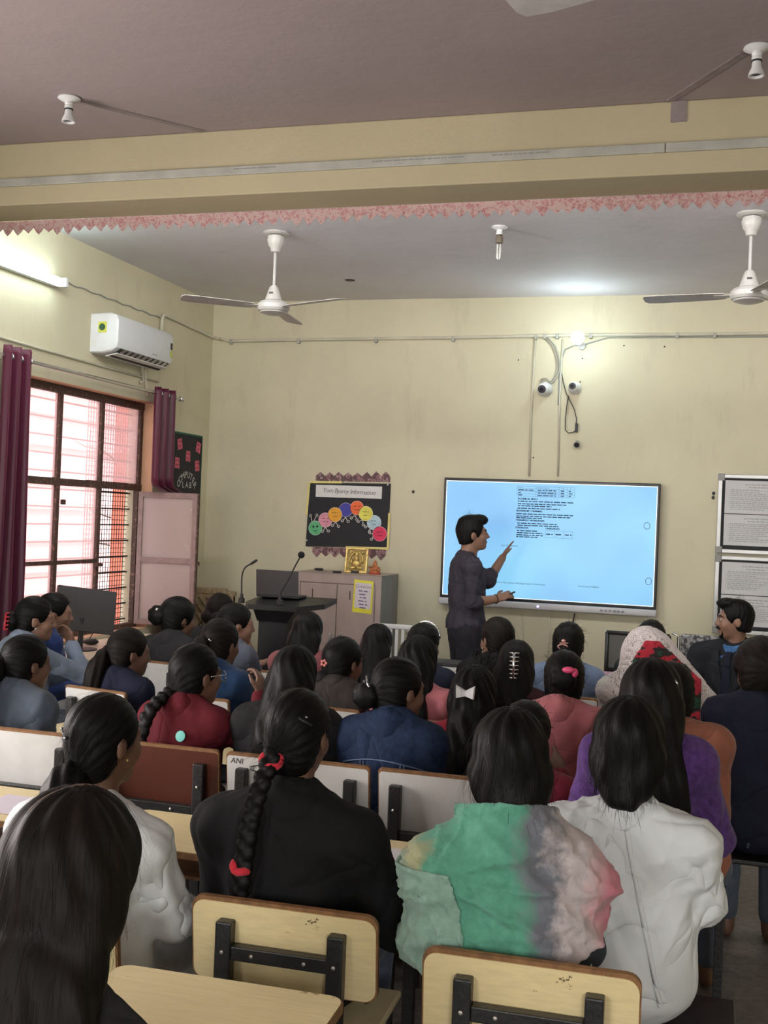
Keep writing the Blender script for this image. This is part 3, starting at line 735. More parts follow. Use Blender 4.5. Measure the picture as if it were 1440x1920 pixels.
def holder(px, py, label, tubes=False):
    c = onZ(px, py, ZC); t = thing('ceiling_lamp_holder', label, 'lamp holder', (c[0], c[1], ZC))
    MB().lathe([(0.048, -0.001), (0.05, -0.006), (0.036, -0.014), (0.02, -0.02)], n=22).obj('rose', M_white, t, 35)
    MB().lathe([(0.017, -0.02), (0.019, -0.03), (0.017, -0.034), (0.019, -0.038), (0.019, -0.05)], n=18).obj('neck', M_white, t, 35)
    MB().lathe([(0.0195, -0.05), (0.0195, -0.056)], n=18).obj('collar', M_dark, t, 35)
    if not tubes:
        MB().lathe([(0.016, -0.056), (0.018, -0.075), (0.027, -0.095), (0.03, -0.108), (0.024, -0.108), (0.02, -0.09)], n=20).obj('shade_ring', M_white, t, 35)
        MB().lathe([(0.0195, -0.094), (0.0195, -0.099)], n=18).obj('socket_mouth', M_dark, t, 35)
    else:
        MB().lathe([(0.016, -0.056), (0.024, -0.07), (0.024, -0.1), (0.016, -0.105)], n=18).obj('lamp_base', mat('brown_lamp_base', (0.12, 0.10, 0.07), 0.5, var=0.2), t, 35)
        for s in (-1, 1):
            MB().tube([(s*0.008, 0, -0.1), (s*0.008, 0, -0.19), (s*0.004, 0, -0.2)], [0.0065, 0.0065, 0.004], 8).obj('lamp_tube', mat('frosted_lamp_glass', (0.55, 0.55, 0.53), 0.2, var=0.05), t, True)
    return t
holder(130, 183, 'empty white lamp holder on the mauve ceiling nearest the window wall')
holder(1420, 88, 'empty white lamp holder on the mauve ceiling on the aisle side')
holder(937, 425, 'lamp holder with an unlit two tube lamp beyond the bunting', True)
hc = onZ(656, 525, ZC)
tag(MB().lathe([(0.04, -0.003), (0.04, -0.0005)], c=(hc[0], hc[1], ZC), n=18).obj('fan_hook_hole', M_dark), 'small dark round hole in the ceiling by the fan', 'hole')
# ------------------------------------------------------------------ interactive screen on the front wall
SYP = YF-0.085
def Sp(px, py): v = onY(px, py, SYP); return v
tl, tr_, bl_, br_ = Sp(833.5, 895.8), Sp(1238.6, 906.3), Sp(824, 1118), Sp(1230, 1144.8)
sx0, sx1 = (tl[0]+bl_[0])/2, (tr_[0]+br_[0])/2; sz1, sz0 = (tl[2]+tr_[2])/2, (bl_[2]+br_[2])/2
scx, scz = (sx0+sx1)/2, (sz0+sz1)/2; hw, hh = (sx1-sx0)/2, (sz1-sz0)/2
tv = thing('interactive_screen', 'large wall mounted interactive screen glowing pale blue with a document', 'screen', (scx, YF, scz))
MB().box((-hw, -0.083, -hh), (hw, -0.02, hh), bevel=0.006).obj('bezel', mat('black_gloss_bezel', (0.008, 0.008, 0.012), 0.25, var=0.1), tv)
MB().box((-hw*0.7, -0.02, -hh*0.6), (hw*0.7, -0.001, hh*0.6)).obj('wall_mount', M_dark, tv)
def screenmat():
    m, nt, p = nodemat('lit_screen')
    p.inputs['Base Color'].default_value = (0.02, 0.03, 0.04, 1); p.inputs['Roughness'].default_value = 0.3
    tc = N(nt, 'ShaderNodeTexCoord'); n = N(nt, 'ShaderNodeTexNoise', _Scale=1.6, _Detail=1.0)
    nt.links.new(tc.outputs['Object'], n.inputs['Vector'])
    r = N(nt, 'ShaderNodeValToRGB'); r.color_ramp.elements[0].position = 0.3; r.color_ramp.elements[1].position = 0.75
    r.color_ramp.elements[0].color = rgba(srgb(126, 186, 238)); r.color_ramp.elements[1].color = rgba(srgb(150, 218, 250))
    nt.links.new(n.outputs['Fac'], r.inputs['Fac']); nt.links.new(r.outputs['Color'], p.inputs['Emission Color'])
    p.inputs['Emission Strength'].default_value = 0.82
    return m
MB().box((-hw+0.02, -0.0845, -hh+0.022), (hw-0.02, -0.0832, hh-0.022)).obj('display', screenmat(), tv)
M_glowrim = emis('screen_rim_glow', (0.85, 0.95, 1.0), 0.8)
rim = MB()
for lo, hi in (((-hw+0.02, hh-0.027), (hw-0.02, hh-0.022)), ((-hw+0.02, -hh+0.022), (hw-0.02, -hh+0.027)), ((-hw+0.02, -hh+0.03), (-hw+0.025, hh-0.03)), ((hw-0.025, -hh+0.03), (hw-0.02, hh-0.03))):
    rim.box((lo[0], -0.0849, lo[1]), (hi[0], -0.0846, hi[1]))
rim.obj('display_edge', M_glowrim, tv)
M_sil = mat('silver_plastic', (0.55, 0.55, 0.57), 0.35, var=0.04)
sb = Sp(1229, 1158)[2]-scz; sbl = Sp(822, 1131)[2]-scz; sb = (sb+sbl)/2
MB().box((-hw-0.008, -0.105, sb), (hw+0.005, -0.02, -hh-0.001), bevel=0.012, seg=3).obj('pen_tray', M_sil, tv, 35)
sp = MB()
for k in range(6): sp.ball((hw*0.52+k*0.032, -0.106, (sb-hh)/2), (0.012, 0.004, 0.010), 10, 6)
sp.obj('buttons', mat('grey_button', (0.28, 0.28, 0.30), 0.5, var=0.1), tv, True)
MB().ball((-hw*0.06, -0.1055, (sb-hh)/2), (0.010, 0.004, 0.010), 10, 6).obj('power_light', emis('blue_led', (0.25, 0.25, 1.0), 2.5), tv, True)
def TX(px, py): v = Sp(px, py); return v[0]-scx, v[2]-scz
M_scr = mat('screen_black_text', (0.004, 0.02, 0.06), 0.8, var=0.1)
M_scr2 = mat('screen_grey_text', (0.02, 0.06, 0.13), 0.8, var=0.1)
ty = -0.0852
hd = MB(); bd = MB()
for px, py, s_ in ((970, 935, 'TECHNICAL SKILLS'), (968, 957.5, 'INTERNSHIP / TRAINING'), (967, 975, 'TRAININGS / WORKSHOPS'), (966, 989, 'STRENGTHS'), (1023, 991, 'LANGUAGES')):
    x, z = TX(px, py)
    for o_b in (0, 0.0012, 0.0024): add_text(hd, s_, 0.0185, x+o_b, ty-o_b*0.02, z, align='LEFT')
for (px0, px1, py) in ((971, 1077, 939.5), (971, 1062, 944.2), (971, 1034, 948), (970, 1050, 952.5), (968, 1077, 963), (968, 1072, 967.2), (968, 1016, 970.5),
                       (970, 1044, 980.5), (970, 1047, 984.5), (969, 1007, 994.5), (969, 1017, 998.5), (968, 1018, 1002.5), (968, 1008, 1006)):
    x0, z = TX(px0, py); x1, _ = TX(px1, py+(px1-px0)*0.026); words(bd, x0, x1, ty, z, 0.011, int(py))
# education table
x0, za = TX(970, 911); x1, _ = TX(1078, 913); _, zb = TX(970, 930)
rows = 4
for s_, fx in (('Course', 0.01), ('Institute / Board', 0.36), ('Year', 0.77), ('%', 0.92)):
    add_text(bd, s_, 0.013, x0+(x1-x0)*fx, ty, za-(za-zb)/8, align='LEFT')
for i in range(1, 4):
    zz = za-(za-zb)*(i+0.5)/4
    for (a, b) in ((0.02, 0.02+0.28/(1 if i == 1 else 4)), (0.36, 0.68), (0.76, 0.82), (0.9, 0.96)): words(bd, x0+(x1-x0)*a, x0+(x1-x0)*b, ty, zz, 0.011, i+int(a*50))
ln = MB()
for i in range(5):
    zz = za-(za-zb)*i/4; ln.box((x0, ty-0.0002, zz-0.0007), (x1, ty, zz+0.0007))
for a in (0, 0.33, 0.73, 0.87, 1.0): ln.box((x0+(x1-x0)*a-0.0007, ty-0.0002, zb), (x0+(x1-x0)*a+0.0007, ty, za))
lx0, lz1 = TX(1022, 995); lx1, _ = TX(1074, 997); _, lz0 = TX(1022, 1008)
for a in (0, 0.34, 0.68, 1.0): ln.box((lx0+(lx1-lx0)*a-0.0007, ty-0.0002, lz0), (lx0+(lx1-lx0)*a+0.0007, ty, lz1))
for zz in (lz0, lz1): ln.box((lx0, ty-0.0002, zz-0.0007), (lx1, ty, zz+0.0007))
for k, s_ in enumerate(('English', 'Hindi', 'Marathi')): words(bd, lx0+(lx1-lx0)*(0.04+0.34*k), lx0+(lx1-lx0)*(0.28+0.34*k), ty, (lz0+lz1)/2, 0.012, k)
x, z = TX(955, 1023); add_text(bd, 'Scan To Connect', 0.019, x, ty, z)
x, z = TX(968, 1093.5); add_text(bd, 'Here To Learn More About Whatsapp Support Community', 0.0185, x, ty, z)
x, z = TX(1103, 1100); add_text(bd, 'Community Helpline', 0.019, x, ty, z)
for c0 in ((1213, 986), (1216, 1090)):
    x, z = TX(*c0); pts = [(x+0.022*math.cos(a*0.3), ty, z+0.026*math.sin(a*0.3)) for a in range(22)]
    MB().tube(pts, 0.003, 4, cap=False).obj('screen_handle', mat('pale_blue_mark', (0.30, 0.48, 0.75), 0.8, var=0.05), tv)
hd.obj('headings', M_scr, tv); tag(bd.obj('body_text', M_scr2, tv), kind='stuff'); ln.obj('table_lines', M_scr2, tv)
a = Wp(1078, 1150, 0.03); b = Wp(1073, 1167, 0.03)
tag(MB().tube([(a[0], YF-0.05, a[2]), (b[0]+0.01, YF-0.03, (a[2]+b[2])/2), (b[0], YF-0.01, b[2]-0.02), (b[0]-0.01, YF-0.008, 0.35)], 0.006, 6).obj('power_cord', M_darkcable, None, True), 'black power cord dropping below the screen', 'cord')

# ------------------------------------------------------------------ caterpillar poster board
M_blkboard = mat('black_chart_paper', (0.014, 0.014, 0.018), 0.75, var=0.1, vscale=5)
M_purpfloral = floral('purple_floral_paper', (0.13, 0.07, 0.075), (0.50, 0.34, 0.34), (0.24, 0.05, 0.09), 26.0)
M_yborder = mat('yellow_border_paper', (0.78, 0.68, 0.25), 0.7, var=0.08)
pc0 = Wp(654, 966); pb = thing('poster_board', 'black poster board with a paper caterpillar of coloured discs', 'poster board', (pc0[0], YF, pc0[2]))
def PP(px, py): v = Wp(px, py); return v[0]-pc0[0], v[2]-pc0[2]
q = [PP(*p) for p in ((582, 905), (733, 907), (727, 1028), (574, 1024))]
# hung a hair out of true, as in the room
MB().prism([q[0], q[1], q[2], q[3]][::-1], 0.012, Matrix.Translation((0, -0.0135, 0))).obj('backing', M_blkboard, pb)
def strip(a, b, w): 
    A, B_ = PP(*a), PP(*b); return MB().bar((A[0], -0.0145, A[1]), (B_[0], -0.0145, B_[1]), 0.002, w, up=(0, 0, 1) if abs(A[1]-B_[1]) < abs(A[0]-B_[0]) else (1, 0, 0))
for a, b in (((582, 904), (642, 904.5)), ((581, 905), (576, 965)), ((731, 962), (728, 1027)), ((649, 1026), (728, 1028.5))):
    strip(a, b, 0.018).obj('border_strip', M_yborder, pb)
rq = random.Random(4)
for (xa, ya, xb, yb, up) in ((592, 902, 732, 904, 1), (586, 1025, 724, 1031, -1)):
    A, B_ = PP(xa, ya), PP(xb, yb); n_ = 8; poly = []
    for i in range(n_):
        w = (B_[0]-A[0])/n_; x = A[0]+i*w; zb_ = A[1]+(B_[1]-A[1])*i/n_
        h_ = rq.uniform(0.075, 0.09)
        mbp = MB().prism([(x+0.001, zb_), (x+0.001, zb_+up*0.045), (x+w*0.25, zb_+up*h_*0.78), (x+w*0.5, zb_+up*h_), (x+w*0.75, zb_+up*h_*0.78), (x+w-0.001, zb_+up*0.045), (x+w-0.001, zb_)], 0.0015, Matrix.Translation((0, -0.004, 0)))
        mbp.obj('frill_point', M_purpfloral, pb)
bq = [PP(*p) for p in ((594, 909), (717.5, 912.5), (716.5, 935.5), (593, 931.5))]
MB().prism(bq[::-1], 0.002, Matrix.Translation((0, -0.0165, 0))).obj('title_strip', M_paper, pb)
tt = MB(); x, z = PP(655, 922); add_text(tt, 'Yom Byamy Information', 0.052, x, -0.0172, z, rot=-0.02, shear=0.25, spacing=0.9); tt.obj('title_lettering', mat('pencil_grey', (0.10, 0.10, 0.11), 0.7, var=0.1), pb)
discs = [((592.5, 990), 13.2, (0.11, 0.45, 0.20)), ((611.5, 975), 13.5, (0.72, 0.30, 0.38)), ((629.5, 965), 13.5, (0.80, 0.38, 0.03)), ((649.5, 956), 13.0, (0.05, 0.05, 0.34)),
         ((670.5, 952.5), 13.0, (0.85, 0.15, 0.04)), ((687, 963), 13.5, (0.78, 0.72, 0.12)), ((702.5, 980), 13.5, (0.42, 0.58, 0.66)), ((713, 1001), 13.5, (0.68, 0.03, 0.10))]
mpp = 1/ (FPX/9.0)
for i, (c, r, col) in enumerate(discs):
    x, z = PP(*c); R_ = r*mpp*1.0
    Mr = Matrix.Translation((x, -0.0165-0.0012*(i % 3), z)) @ Matrix.Rotation(math.pi/2, 4, 'X')
    d = MB().lathe([(R_, 0), (R_, 0.001)], M=Mr, n=28).obj('caterpillar_disc', mat('card_%d' % i, col, 0.6, var=0.12, vscale=25), pb)
    MB().lathe([(R_*1.07, -0.0008), (R_*1.07, -0.0002)], M=Mr, n=28).obj('disc_rim', mat('rim_%d' % i, tuple(min(1, 0.45*v+0.4) for v in col), 0.6, var=0.1), d)
    if i == 0:
        fm = MB()
        for ex in (-0.3, 0.28): fm.lathe([(R_*0.17, 0), (R_*0.17, 0.0008)], M=Matrix.Translation((x+ex*R_, -0.0182, z+(0.22+0.1*ex)*R_)) @ Matrix.Rotation(math.pi/2, 4, 'X'), n=14)
        fm.tube([(x+R_*0.35*math.sin(a), -0.018, z-R_*0.05-R_*0.42*math.cos(a)) for a in np.linspace(-0.8, 0.8, 9)], R_*0.05, 5)
        fm.obj('smiling_face', M_ink, d)
    elif i not in (3,):
        mk = MB(); words(mk, x-R_*0.5, x+R_*0.5, -0.0182-0.0012*(i % 3), z+R_*0.25, R_*0.22, i); words(mk, x-R_*0.35, x+R_*0.4, -0.0182-0.0012*(i % 3), z-R_*0.25, R_*0.22, i+9)
        mk.obj('handwriting', mat('pen_%d' % i, tuple(v*0.5 for v in col), 0.7, var=0.1), d)
def curl(mb, x, z, dx, dz, r):
    pts = [(x, -0.0155, z), (x+dx*0.5, -0.0155, z+dz*0.6)]
    a0 = math.atan2(-dz, -dx)
    for k in range(10):
        a = a0+k*0.75*(1 if dx > 0 else -1); rr = r*(1-k*0.07); pts.append((x+dx+rr*math.cos(a), -0.0155, z+dz+rr*math.sin(a)))
    mb.tube(pts, 0.0032, 5)
M_curl = mat('pale_curled_paper', (0.62, 0.60, 0.58), 0.7, var=0.1)
for (px, py), ang in (((611, 989), -0.1), ((631, 979), 0.1), ((649, 970), 0.05), ((667, 966), 0.25), ((681, 975), 0.5), ((695, 987), 0.75), ((702, 1003), 1.3)):
    mb = MB(); x, z = PP(px, py)
    for s_ in (-1, 1):
        dx, dz = 0.028*s_, -0.03; c_, sn = math.cos(-ang), math.sin(-ang)
        curl(mb, x, z, dx*c_-dz*sn, dx*sn+dz*c_, 0.014)
    mb.obj('curled_feet', M_curl, pb)
mb = MB()
for (px, py), dx in (((586, 978), -0.012), ((590, 977), 0.022)):
    x, z = PP(px, py); curl(mb, x, z, dx, 0.05, 0.014)
mb.obj('feelers', M_curl, pb)
for px, py in ((728, 909), (576, 1013)):
    x, z = PP(px, py); MB().ball((x, -0.015, z), (0.008, 0.003, 0.006), 10, 6).obj('drawing_pin', M_white, pb, True)

# computer lab chart on the left wall
cl = thing('wall_chart', 'black chart paper lettered COMPUTER LAB beside the window curtain', 'chart', (XL, 8.36, 1.955), RZL)
MB().box((-0.29, -0.012, -0.365), (0.29, -0.001, 0.365)).obj('backing', M_blkboard, cl)
MB().box((-0.29, -0.016, 0.357), (0.29, -0.001, 0.372)).obj('border_strip', mat('green_border', (0.01, 0.10, 0.06), 0.6, var=0.1), cl)
MB().box((0.29, -0.014, -0.365), (0.297, -0.001, 0.36)).obj('border_strip', _mats['green_border'], cl)
M_pink = mat('pink_paper', (0.55, 0.10, 0.16), 0.6, var=0.25, vscale=30)
for (x, z, a) in ((-0.115, 0.275, -0.25), (0.225, 0.27, 0.2), (0.04, 0.185, 0.0), (-0.15, 0.12, 0.0), (0.215, 0.115, -0.15)):
    Mq = Matrix.Translation((x, -0.0135, z)) @ Matrix.Rotation(a, 4, 'Y')
    pk = MB().prism([(-0.042, -0.042), (0.042, -0.045), (0.036, 0.042), (-0.038, 0.045)], 0.0012, Mq).obj('paper_cutout', M_pink, cl)
    mm = MB(); words(mm, x-0.03, x+0.03, -0.0142, z+0.02, 0.012, 3); words(mm, x-0.03, x+0.02, -0.0142, z-0.015, 0.012, 4); mm.obj('handwriting', mat('dark_pink_pen', (0.22, 0.02, 0.05), 0.7, var=0.1), pk)
lm = MB()
for i, ch in enumerate('COMPUTER'):
    a = math.radians(62-i*124/7.0)
    add_text(lm, ch, 0.078, 0.035-0.165*math.sin(a), -0.0135, -0.12+0.15*math.cos(a), rot=a*0.75)
for i, ch in enumerate('LAB'): add_text(lm, ch, 0.072, -0.03+i*0.065, -0.0135, -0.055)
lm.obj('lettering', mat('white_cut_letters', (0.62, 0.62, 0.58), 0.7, var=0.05), cl)

# ------------------------------------------------------------------ notice boards at the right
M_alu = mat('aluminium_frame', (0.50, 0.50, 0.49), 0.35, metal=0.6, var=0.08)
def noticeboard(px, py0, py1, W, label, seed):
    a = Wp(px, py0); b = Wp(px-6, py1); x0 = (a[0]+b[0])/2; z1, z0 = a[2], b[2]; H_ = z1-z0
    t = thing('notice_board', label, 'notice board', (x0, YF, z0))
    MB().box((0, -0.02, 0), (W, -0.001, H_)).obj('backing', M_blkboard, t)
    for lo, hi in (((0, 0), (0.03, H_)), ((W-0.03, 0), (W, H_)), ((0.03, 0), (W-0.03, 0.03)), ((0.03, H_-0.03), (W-0.03, H_))):
        MB().box((lo[0], -0.034, lo[1]), (hi[0], -0.0, hi[1]), bevel=0.004).obj('frame_rail', M_alu, t)
    for x, z in ((0.0, 0.0), (0.0, H_-0.045), (W-0.045, 0), (W-0.045, H_-0.045)):
        MB().box((x-0.004, -0.038, z-0.004), (x+0.045, -0.0, z+0.049), bevel=0.005).obj('corner_cap', mat('grey_corner_cap', (0.25, 0.25, 0.24), 0.5, var=0.1), t)
    r = random.Random(seed); M_sheet = mat('notice_sheet', (0.60, 0.60, 0.60), 0.7, var=0.04, vscale=4)
    cols = [(0.05, 0.05+0.48), (0.56, 1.04)] if W > 1.0 else [(0.05, W-0.05)]
    rows_ = [(0.06, H_/2-0.003), (H_/2+0.003, H_-0.045)]
    for cx0, cx1 in cols:
        for rz0, rz1 in rows_:
            sh = MB().box((cx0, -0.0215, rz0), (cx1, -0.0203, rz1)).obj('notice_sheet', M_sheet, t)
            tm = MB(); hh_ = 0.0085; z = rz1-0.03
            words(tm, cx0+0.14, cx0+0.34, -0.0218, z, 0.010, seed); z -= 0.02; words(tm, cx0+0.17, cx0+0.31, -0.0218, z, 0.010, seed+1); z -= 0.02
            while z > rz0+0.03:
                k = r.random(); words(tm, cx0+0.04, cx0+0.04+r.uniform(0.2, 0.4), -0.0218, z, hh_, seed+int(z*500)); z -= 0.0145
            tm.obj('print', mat('notice_print', (0.36, 0.36, 0.37), 0.7, var=0.1), sh)
            lm_ = MB()
            za, zb2 = rz1-0.075, rz0+0.05
            for i in range(5):
                zz = za-(za-zb2)*i/4; lm_.box((cx0+0.03, -0.0219, zz-0.0006), (cx1-0.03, -0.0217, zz+0.0006))
            for xx in (0.03, 0.06, 0.11, 0.45): lm_.box((cx0+xx-0.0006, -0.0219, zb2), (cx0+xx+0.0006, -0.0217, za))
            lm_.obj('table_lines', _mats['notice_print'], sh)
    return t
noticeboard(1348, 889, 1036, 1.15, 'upper aluminium framed notice board with typed sheets', 11)
noticeboard(1342, 1041, 1185, 1.15, 'lower aluminium framed notice board behind the man in the suit', 12)

# nails and chips on the front wall
for i, (px, py) in enumerate(((775, 922), (1338, 925), (1337, 933), (1000, 858), (972, 675), (1092, 672), (1088, 716), (1170, 648), (1246, 650))):
    c = Wp(px, py)
    tag(MB().ball((c[0], YF-0.003, c[2]), (0.012 if i < 3 else 0.006, 0.006, 0.014 if i < 3 else 0.006), 8, 6).obj('wall_nail', M_dark, None, True), 'small dark nail or plug in the cream front wall', 'nail', 'nails and plugs in the front wall')

# ------------------------------------------------------------------ steel cabinet and what stands on it
M_cab = wornmat('pinkish_grey_cabinet_enamel', (0.40, 0.325, 0.295), (0.28, 0.22, 0.19), 0.66, 9.0, 0.45, 0.1, (1, 1, 0.3))
M_cabside = mat('shaded_cabinet_side', (0.20, 0.20, 0.195), 0.5, var=0.08)  # cabinet enamel darkened to carry the shade on its side
CX0, CX1, CY0, CY1, CZ = -3.165, -2.452, 8.30, 8.77, 1.248
cab = thing('steel_cabinet', 'pinkish grey two door steel cabinet standing under the poster board', 'cabinet', ((CX0+CX1)/2, (CY0+CY1)/2, 0))
cw, cd = (CX1-CX0)/2, (CY1-CY0)/2
MB().box((-cw, -cd+0.012, 0.06), (cw, cd, CZ-0.004)).box((-cw, -cd, 0.06), (-cw+0.045, -cd+0.012, CZ-0.0755)).box((cw-0.045, -cd, 0.06), (cw, -cd+0.012, CZ-0.0755)).box((-cw, -cd, CZ-0.075), (cw, -cd+0.012, CZ-0.004)).obj('body', M_cab, cab)
MB().box((-cw-0.004, -cd-0.006, CZ-0.004), (cw+0.004, cd, CZ), bevel=0.002).obj('top', M_cab, cab)
MB().box((cw-0.0005, -cd+0.006, 0.06), (cw+0.003, cd, CZ-0.006)).obj('side_panel', M_cabside, cab)  # thin sheet that puts the side's shade into the colour
for s, a, b in ((-1, -cw+0.05, -0.003), (1, 0.003, cw-0.05)):
    d = MB().box((a, -cd-0.006, 0.09), (b, -cd+0.006, CZ-0.085), bevel=0.003).obj('door', M_cab, cab)
    MB().box((a+0.10, -cd-0.008, CZ-0.20), (a+0.108, -cd-0.0062, CZ-0.13)).obj('louvre_slot', M_dark, d)
    MB().box((-0.05 if s < 0 else 0.03, -cd-0.02, 0.66), (-0.03 if s < 0 else 0.05, -cd-0.0062, 0.78), bevel=0.004).obj('handle', M_steel, d)
for x in (-cw+0.04, cw-0.04):
    for y in (-cd+0.04, cd-0.04): MB().box((x-0.03, y-0.03, 0), (x+0.03, y+0.03, 0.06)).obj('foot', M_dark, cab)
na = onY(680, 1118, CY0-0.008)
nt_ = thing('yellow_notice', 'yellow bordered handwritten notice taped to the cabinet door', 'notice', (na[0], CY0-0.0065, na[2]))
MB().prism([(-0.082, -0.125), (0.076, -0.135), (0.084, 0.118), (-0.072, 0.128)], 0.0015, Matrix.Translation((0, -0.0018, 0))).obj('backing', mat('yellow_card', (0.72, 0.68, 0.06), 0.6, var=0.08), nt_)
MB().prism([(-0.066, -0.09), (0.064, -0.10), (0.070, 0.098), (-0.058, 0.106)], 0.001, Matrix.Translation((0, -0.0032, 0))).obj('sheet', mat('lilac_sheet', (0.66, 0.60, 0.64), 0.7, var=0.05), nt_)
hm = MB()
add_text(hm, 'Questions', 0.032, 0.005, -0.0036, 0.075, rot=-0.06, shear=0.2)
for k in range(6): words(hm, -0.035+0.006*(k % 3), 0.04-0.006*(k % 2), -0.0036, 0.042-0.026*k, 0.013, 30+k, -0.06)
hm.obj('handwriting', mat('blue_grey_pen', (0.14, 0.11, 0.22), 0.7, var=0.1), nt_)
# golden relief plaque: a plain ornamental arch stands in for the image on it
gp = onY(665, 1071, 8.5)
gl = thing('gold_plaque', 'framed golden relief plaque leaning upright on the cabinet', 'plaque', (gp[0], 8.52, CZ), math.radians(3))
M_gold = mat('gold_relief', (0.62, 0.46, 0.16), 0.35, metal=0.7, var=0.25, vscale=40, bump=0.4, bscale=70)
M_goldd = mat('dull_gold_ground', (0.30, 0.21, 0.07), 0.5, metal=0.5, var=0.3, vscale=50)
Mp = Matrix.Rotation(math.radians(-10), 4, 'X')
pw, ph = 0.085, 0.195
MB().box((-pw, 0.0, 0.0), (pw, 0.012, ph), Mp).obj('ground', M_goldd, gl)
for lo, hi in (((-pw-0.008, -0.008, -0.0), (-pw+0.008, 0.014, ph+0.008)), ((pw-0.008, -0.008, 0), (pw+0.008, 0.014, ph+0.008)), ((-pw+0.008, -0.008, 0.0), (pw-0.008, 0.014, 0.016)), ((-pw+0.008, -0.008, ph-0.008), (pw-0.008, 0.014, ph+0.008))):
    MB().box(lo, hi, Mp, bevel=0.003).obj('frame_rail', M_gold, gl)
am = MB()
am.tube([tuple(Mp @ Vector((0.055*math.cos(a), -0.004, 0.10+0.065*math.sin(a)))) for a in np.linspace(-0.3, math.pi+0.3, 16)], 0.008, 6)
am.ball(tuple(Mp @ Vector((0, -0.006, 0.115))), (0.022, 0.01, 0.026)); am.ball(tuple(Mp @ Vector((0, -0.006, 0.072))), (0.035, 0.012, 0.03))
am.ball(tuple(Mp @ Vector((-0.03, -0.004, 0.04))), (0.03, 0.01, 0.014)); am.ball(tuple(Mp @ Vector((0.03, -0.004, 0.04))), (0.03, 0.01, 0.014)); am.ball(tuple(Mp @ Vector((0, -0.006, 0.15))), (0.014, 0.008, 0.016))
for s in (-1, 1): am.ball(tuple(Mp @ Vector((s*0.05, -0.005, 0.165))), (0.012, 0.008, 0.012)); am.ball(tuple(Mp @ Vector((s*0.04, -0.005, 0.09))), (0.01, 0.008, 0.02))
am.obj('relief', M_gold, gl, True)
MB().box((-0.03, -0.03, 0.0), (0.03, -0.012, 0.02), bevel=0.004).obj('stand', M_dark, gl)
ip = onY(703, 1074, 8.5)
idl = thing('clay_figurine', 'small orange clay figurine seated on the cabinet beside the gold plaque', 'figurine', (ip[0], 8.5, CZ))
M_clay = mat('orange_clay', (0.42, 0.15, 0.05), 0.6, var=0.35, vscale=50, bump=0.3, bscale=80)
ib = MB()
ib.ball((0, 0, 0.016), (0.042, 0.032, 0.016)); ib.ball((0, 0, 0.045), (0.028, 0.024, 0.028)); ib.ball((0, -0.006, 0.075), (0.019, 0.018, 0.019))
ib.ball((-0.028, -0.012, 0.03), (0.018, 0.02, 0.012)); ib.ball((0.028, -0.012, 0.03), (0.018, 0.02, 0.012)); ib.tube([(0.03, 0, 0.055), (0.04, -0.01, 0.04), (0.03, -0.022, 0.035)], 0.007); ib.tube([(-0.03, 0, 0.055), (-0.042, -0.012, 0.05), (-0.046, -0.02, 0.06)], 0.007)
ib.lathe([(0.017, 0.088), (0.012, 0.098), (0.004, 0.108)], n=12)
ib.obj('body', M_clay, idl, True)
MB().lathe([(0.046, 0), (0.048, 0.008), (0.04, 0.014)], n=20).obj('plinth', mat('red_clay', (0.35, 0.05, 0.03), 0.6, var=0.2), idl, 35)
for (px, py, Y, lab) in ((632, 1080, 8.34, 'black tape ring lying at the front edge of the cabinet top'), (598, 1066, 8.6, 'dark tape ring lying towards the back of the cabinet top')):
    v = onY(px, py, Y)
    tag(MB().tube([(v[0]+0.028*math.cos(a), Y+0.028*math.sin(a), CZ+0.010) for a in np.linspace(0, 2*math.pi, 21)], 0.0095, 6, cap=False).obj('tape_roll', M_dark, None, True), lab, 'tape roll')
# ------------------------------------------------------------------ lectern, laptop, microphones
LY = 7.15
def Lp(px, py, Y=LY): return onY(px, py, Y)
l0, l1 = Lp(452, 1127), Lp(593, 1143)
lz = Lp(520, 1136)[2]
lx = (Lp(475, 1160)[0]+Lp(547, 1160)[0])/2
lec = thing('lectern', 'black lectern with a wide sloping top beside the cabinet', 'lectern', (lx, LY+0.2, 0))
M_lec = mat('black_lectern_laminate', (0.016, 0.016, 0.018), 0.4, var=0.1, vscale=12, bump=0.04)
xa, xb = l0[0]-lx, l1[0]-lx
out = [(xa, -0.12), (xa+0.05, -0.2), (xb-0.14, -0.2), (xb, -0.03), (xb, 0.22), (xa, 0.22)]
n_ = len(out)
vs = [(x, y, lz-0.035+0.10*(y+0.2)) for x, y in out] + [(x, y, lz+0.10*(y+0.2)) for x, y in out]
MB().add(vs, [tuple(range(n_))[::-1], tuple(range(n_, 2*n_))] + [(i, (i+1) % n_, (i+1) % n_+n_, i+n_) for i in range(n_)]).obj('top', M_lec, lec)
bx0, bx1 = Lp(470, 1155)[0]-lx, Lp(548, 1155)[0]-lx
z1 = lz-0.04; z2 = Lp(500, 1167)[2]
vs = [(bx0, -0.16, z1), (bx1, -0.16, z1), (bx1, 0.16, z1), (bx0, 0.16, z1), (bx0+0.02, -0.13, z2), (bx1-0.06, -0.13, z2), (bx1-0.06, 0.13, z2), (bx0+0.02, 0.13, z2)]
MB().add(vs, [(0, 1, 2, 3), (7, 6, 5, 4), (0, 4, 5, 1), (1, 5, 6, 2), (2, 6, 7, 3), (3, 7, 4, 0)]).obj('upper_box', M_lec, lec)
cx0, cx1 = Lp(475, 1190)[0]-lx, Lp(530, 1190)[0]-lx
MB().box((cx0, -0.12, 0.05), (cx1, 0.12, z2), bevel=0.004).obj('column', M_lec, lec)
MB().box((cx0-0.06, -0.2, 0), (cx1+0.06, 0.2, 0.05), bevel=0.006).obj('base', M_lec, lec)
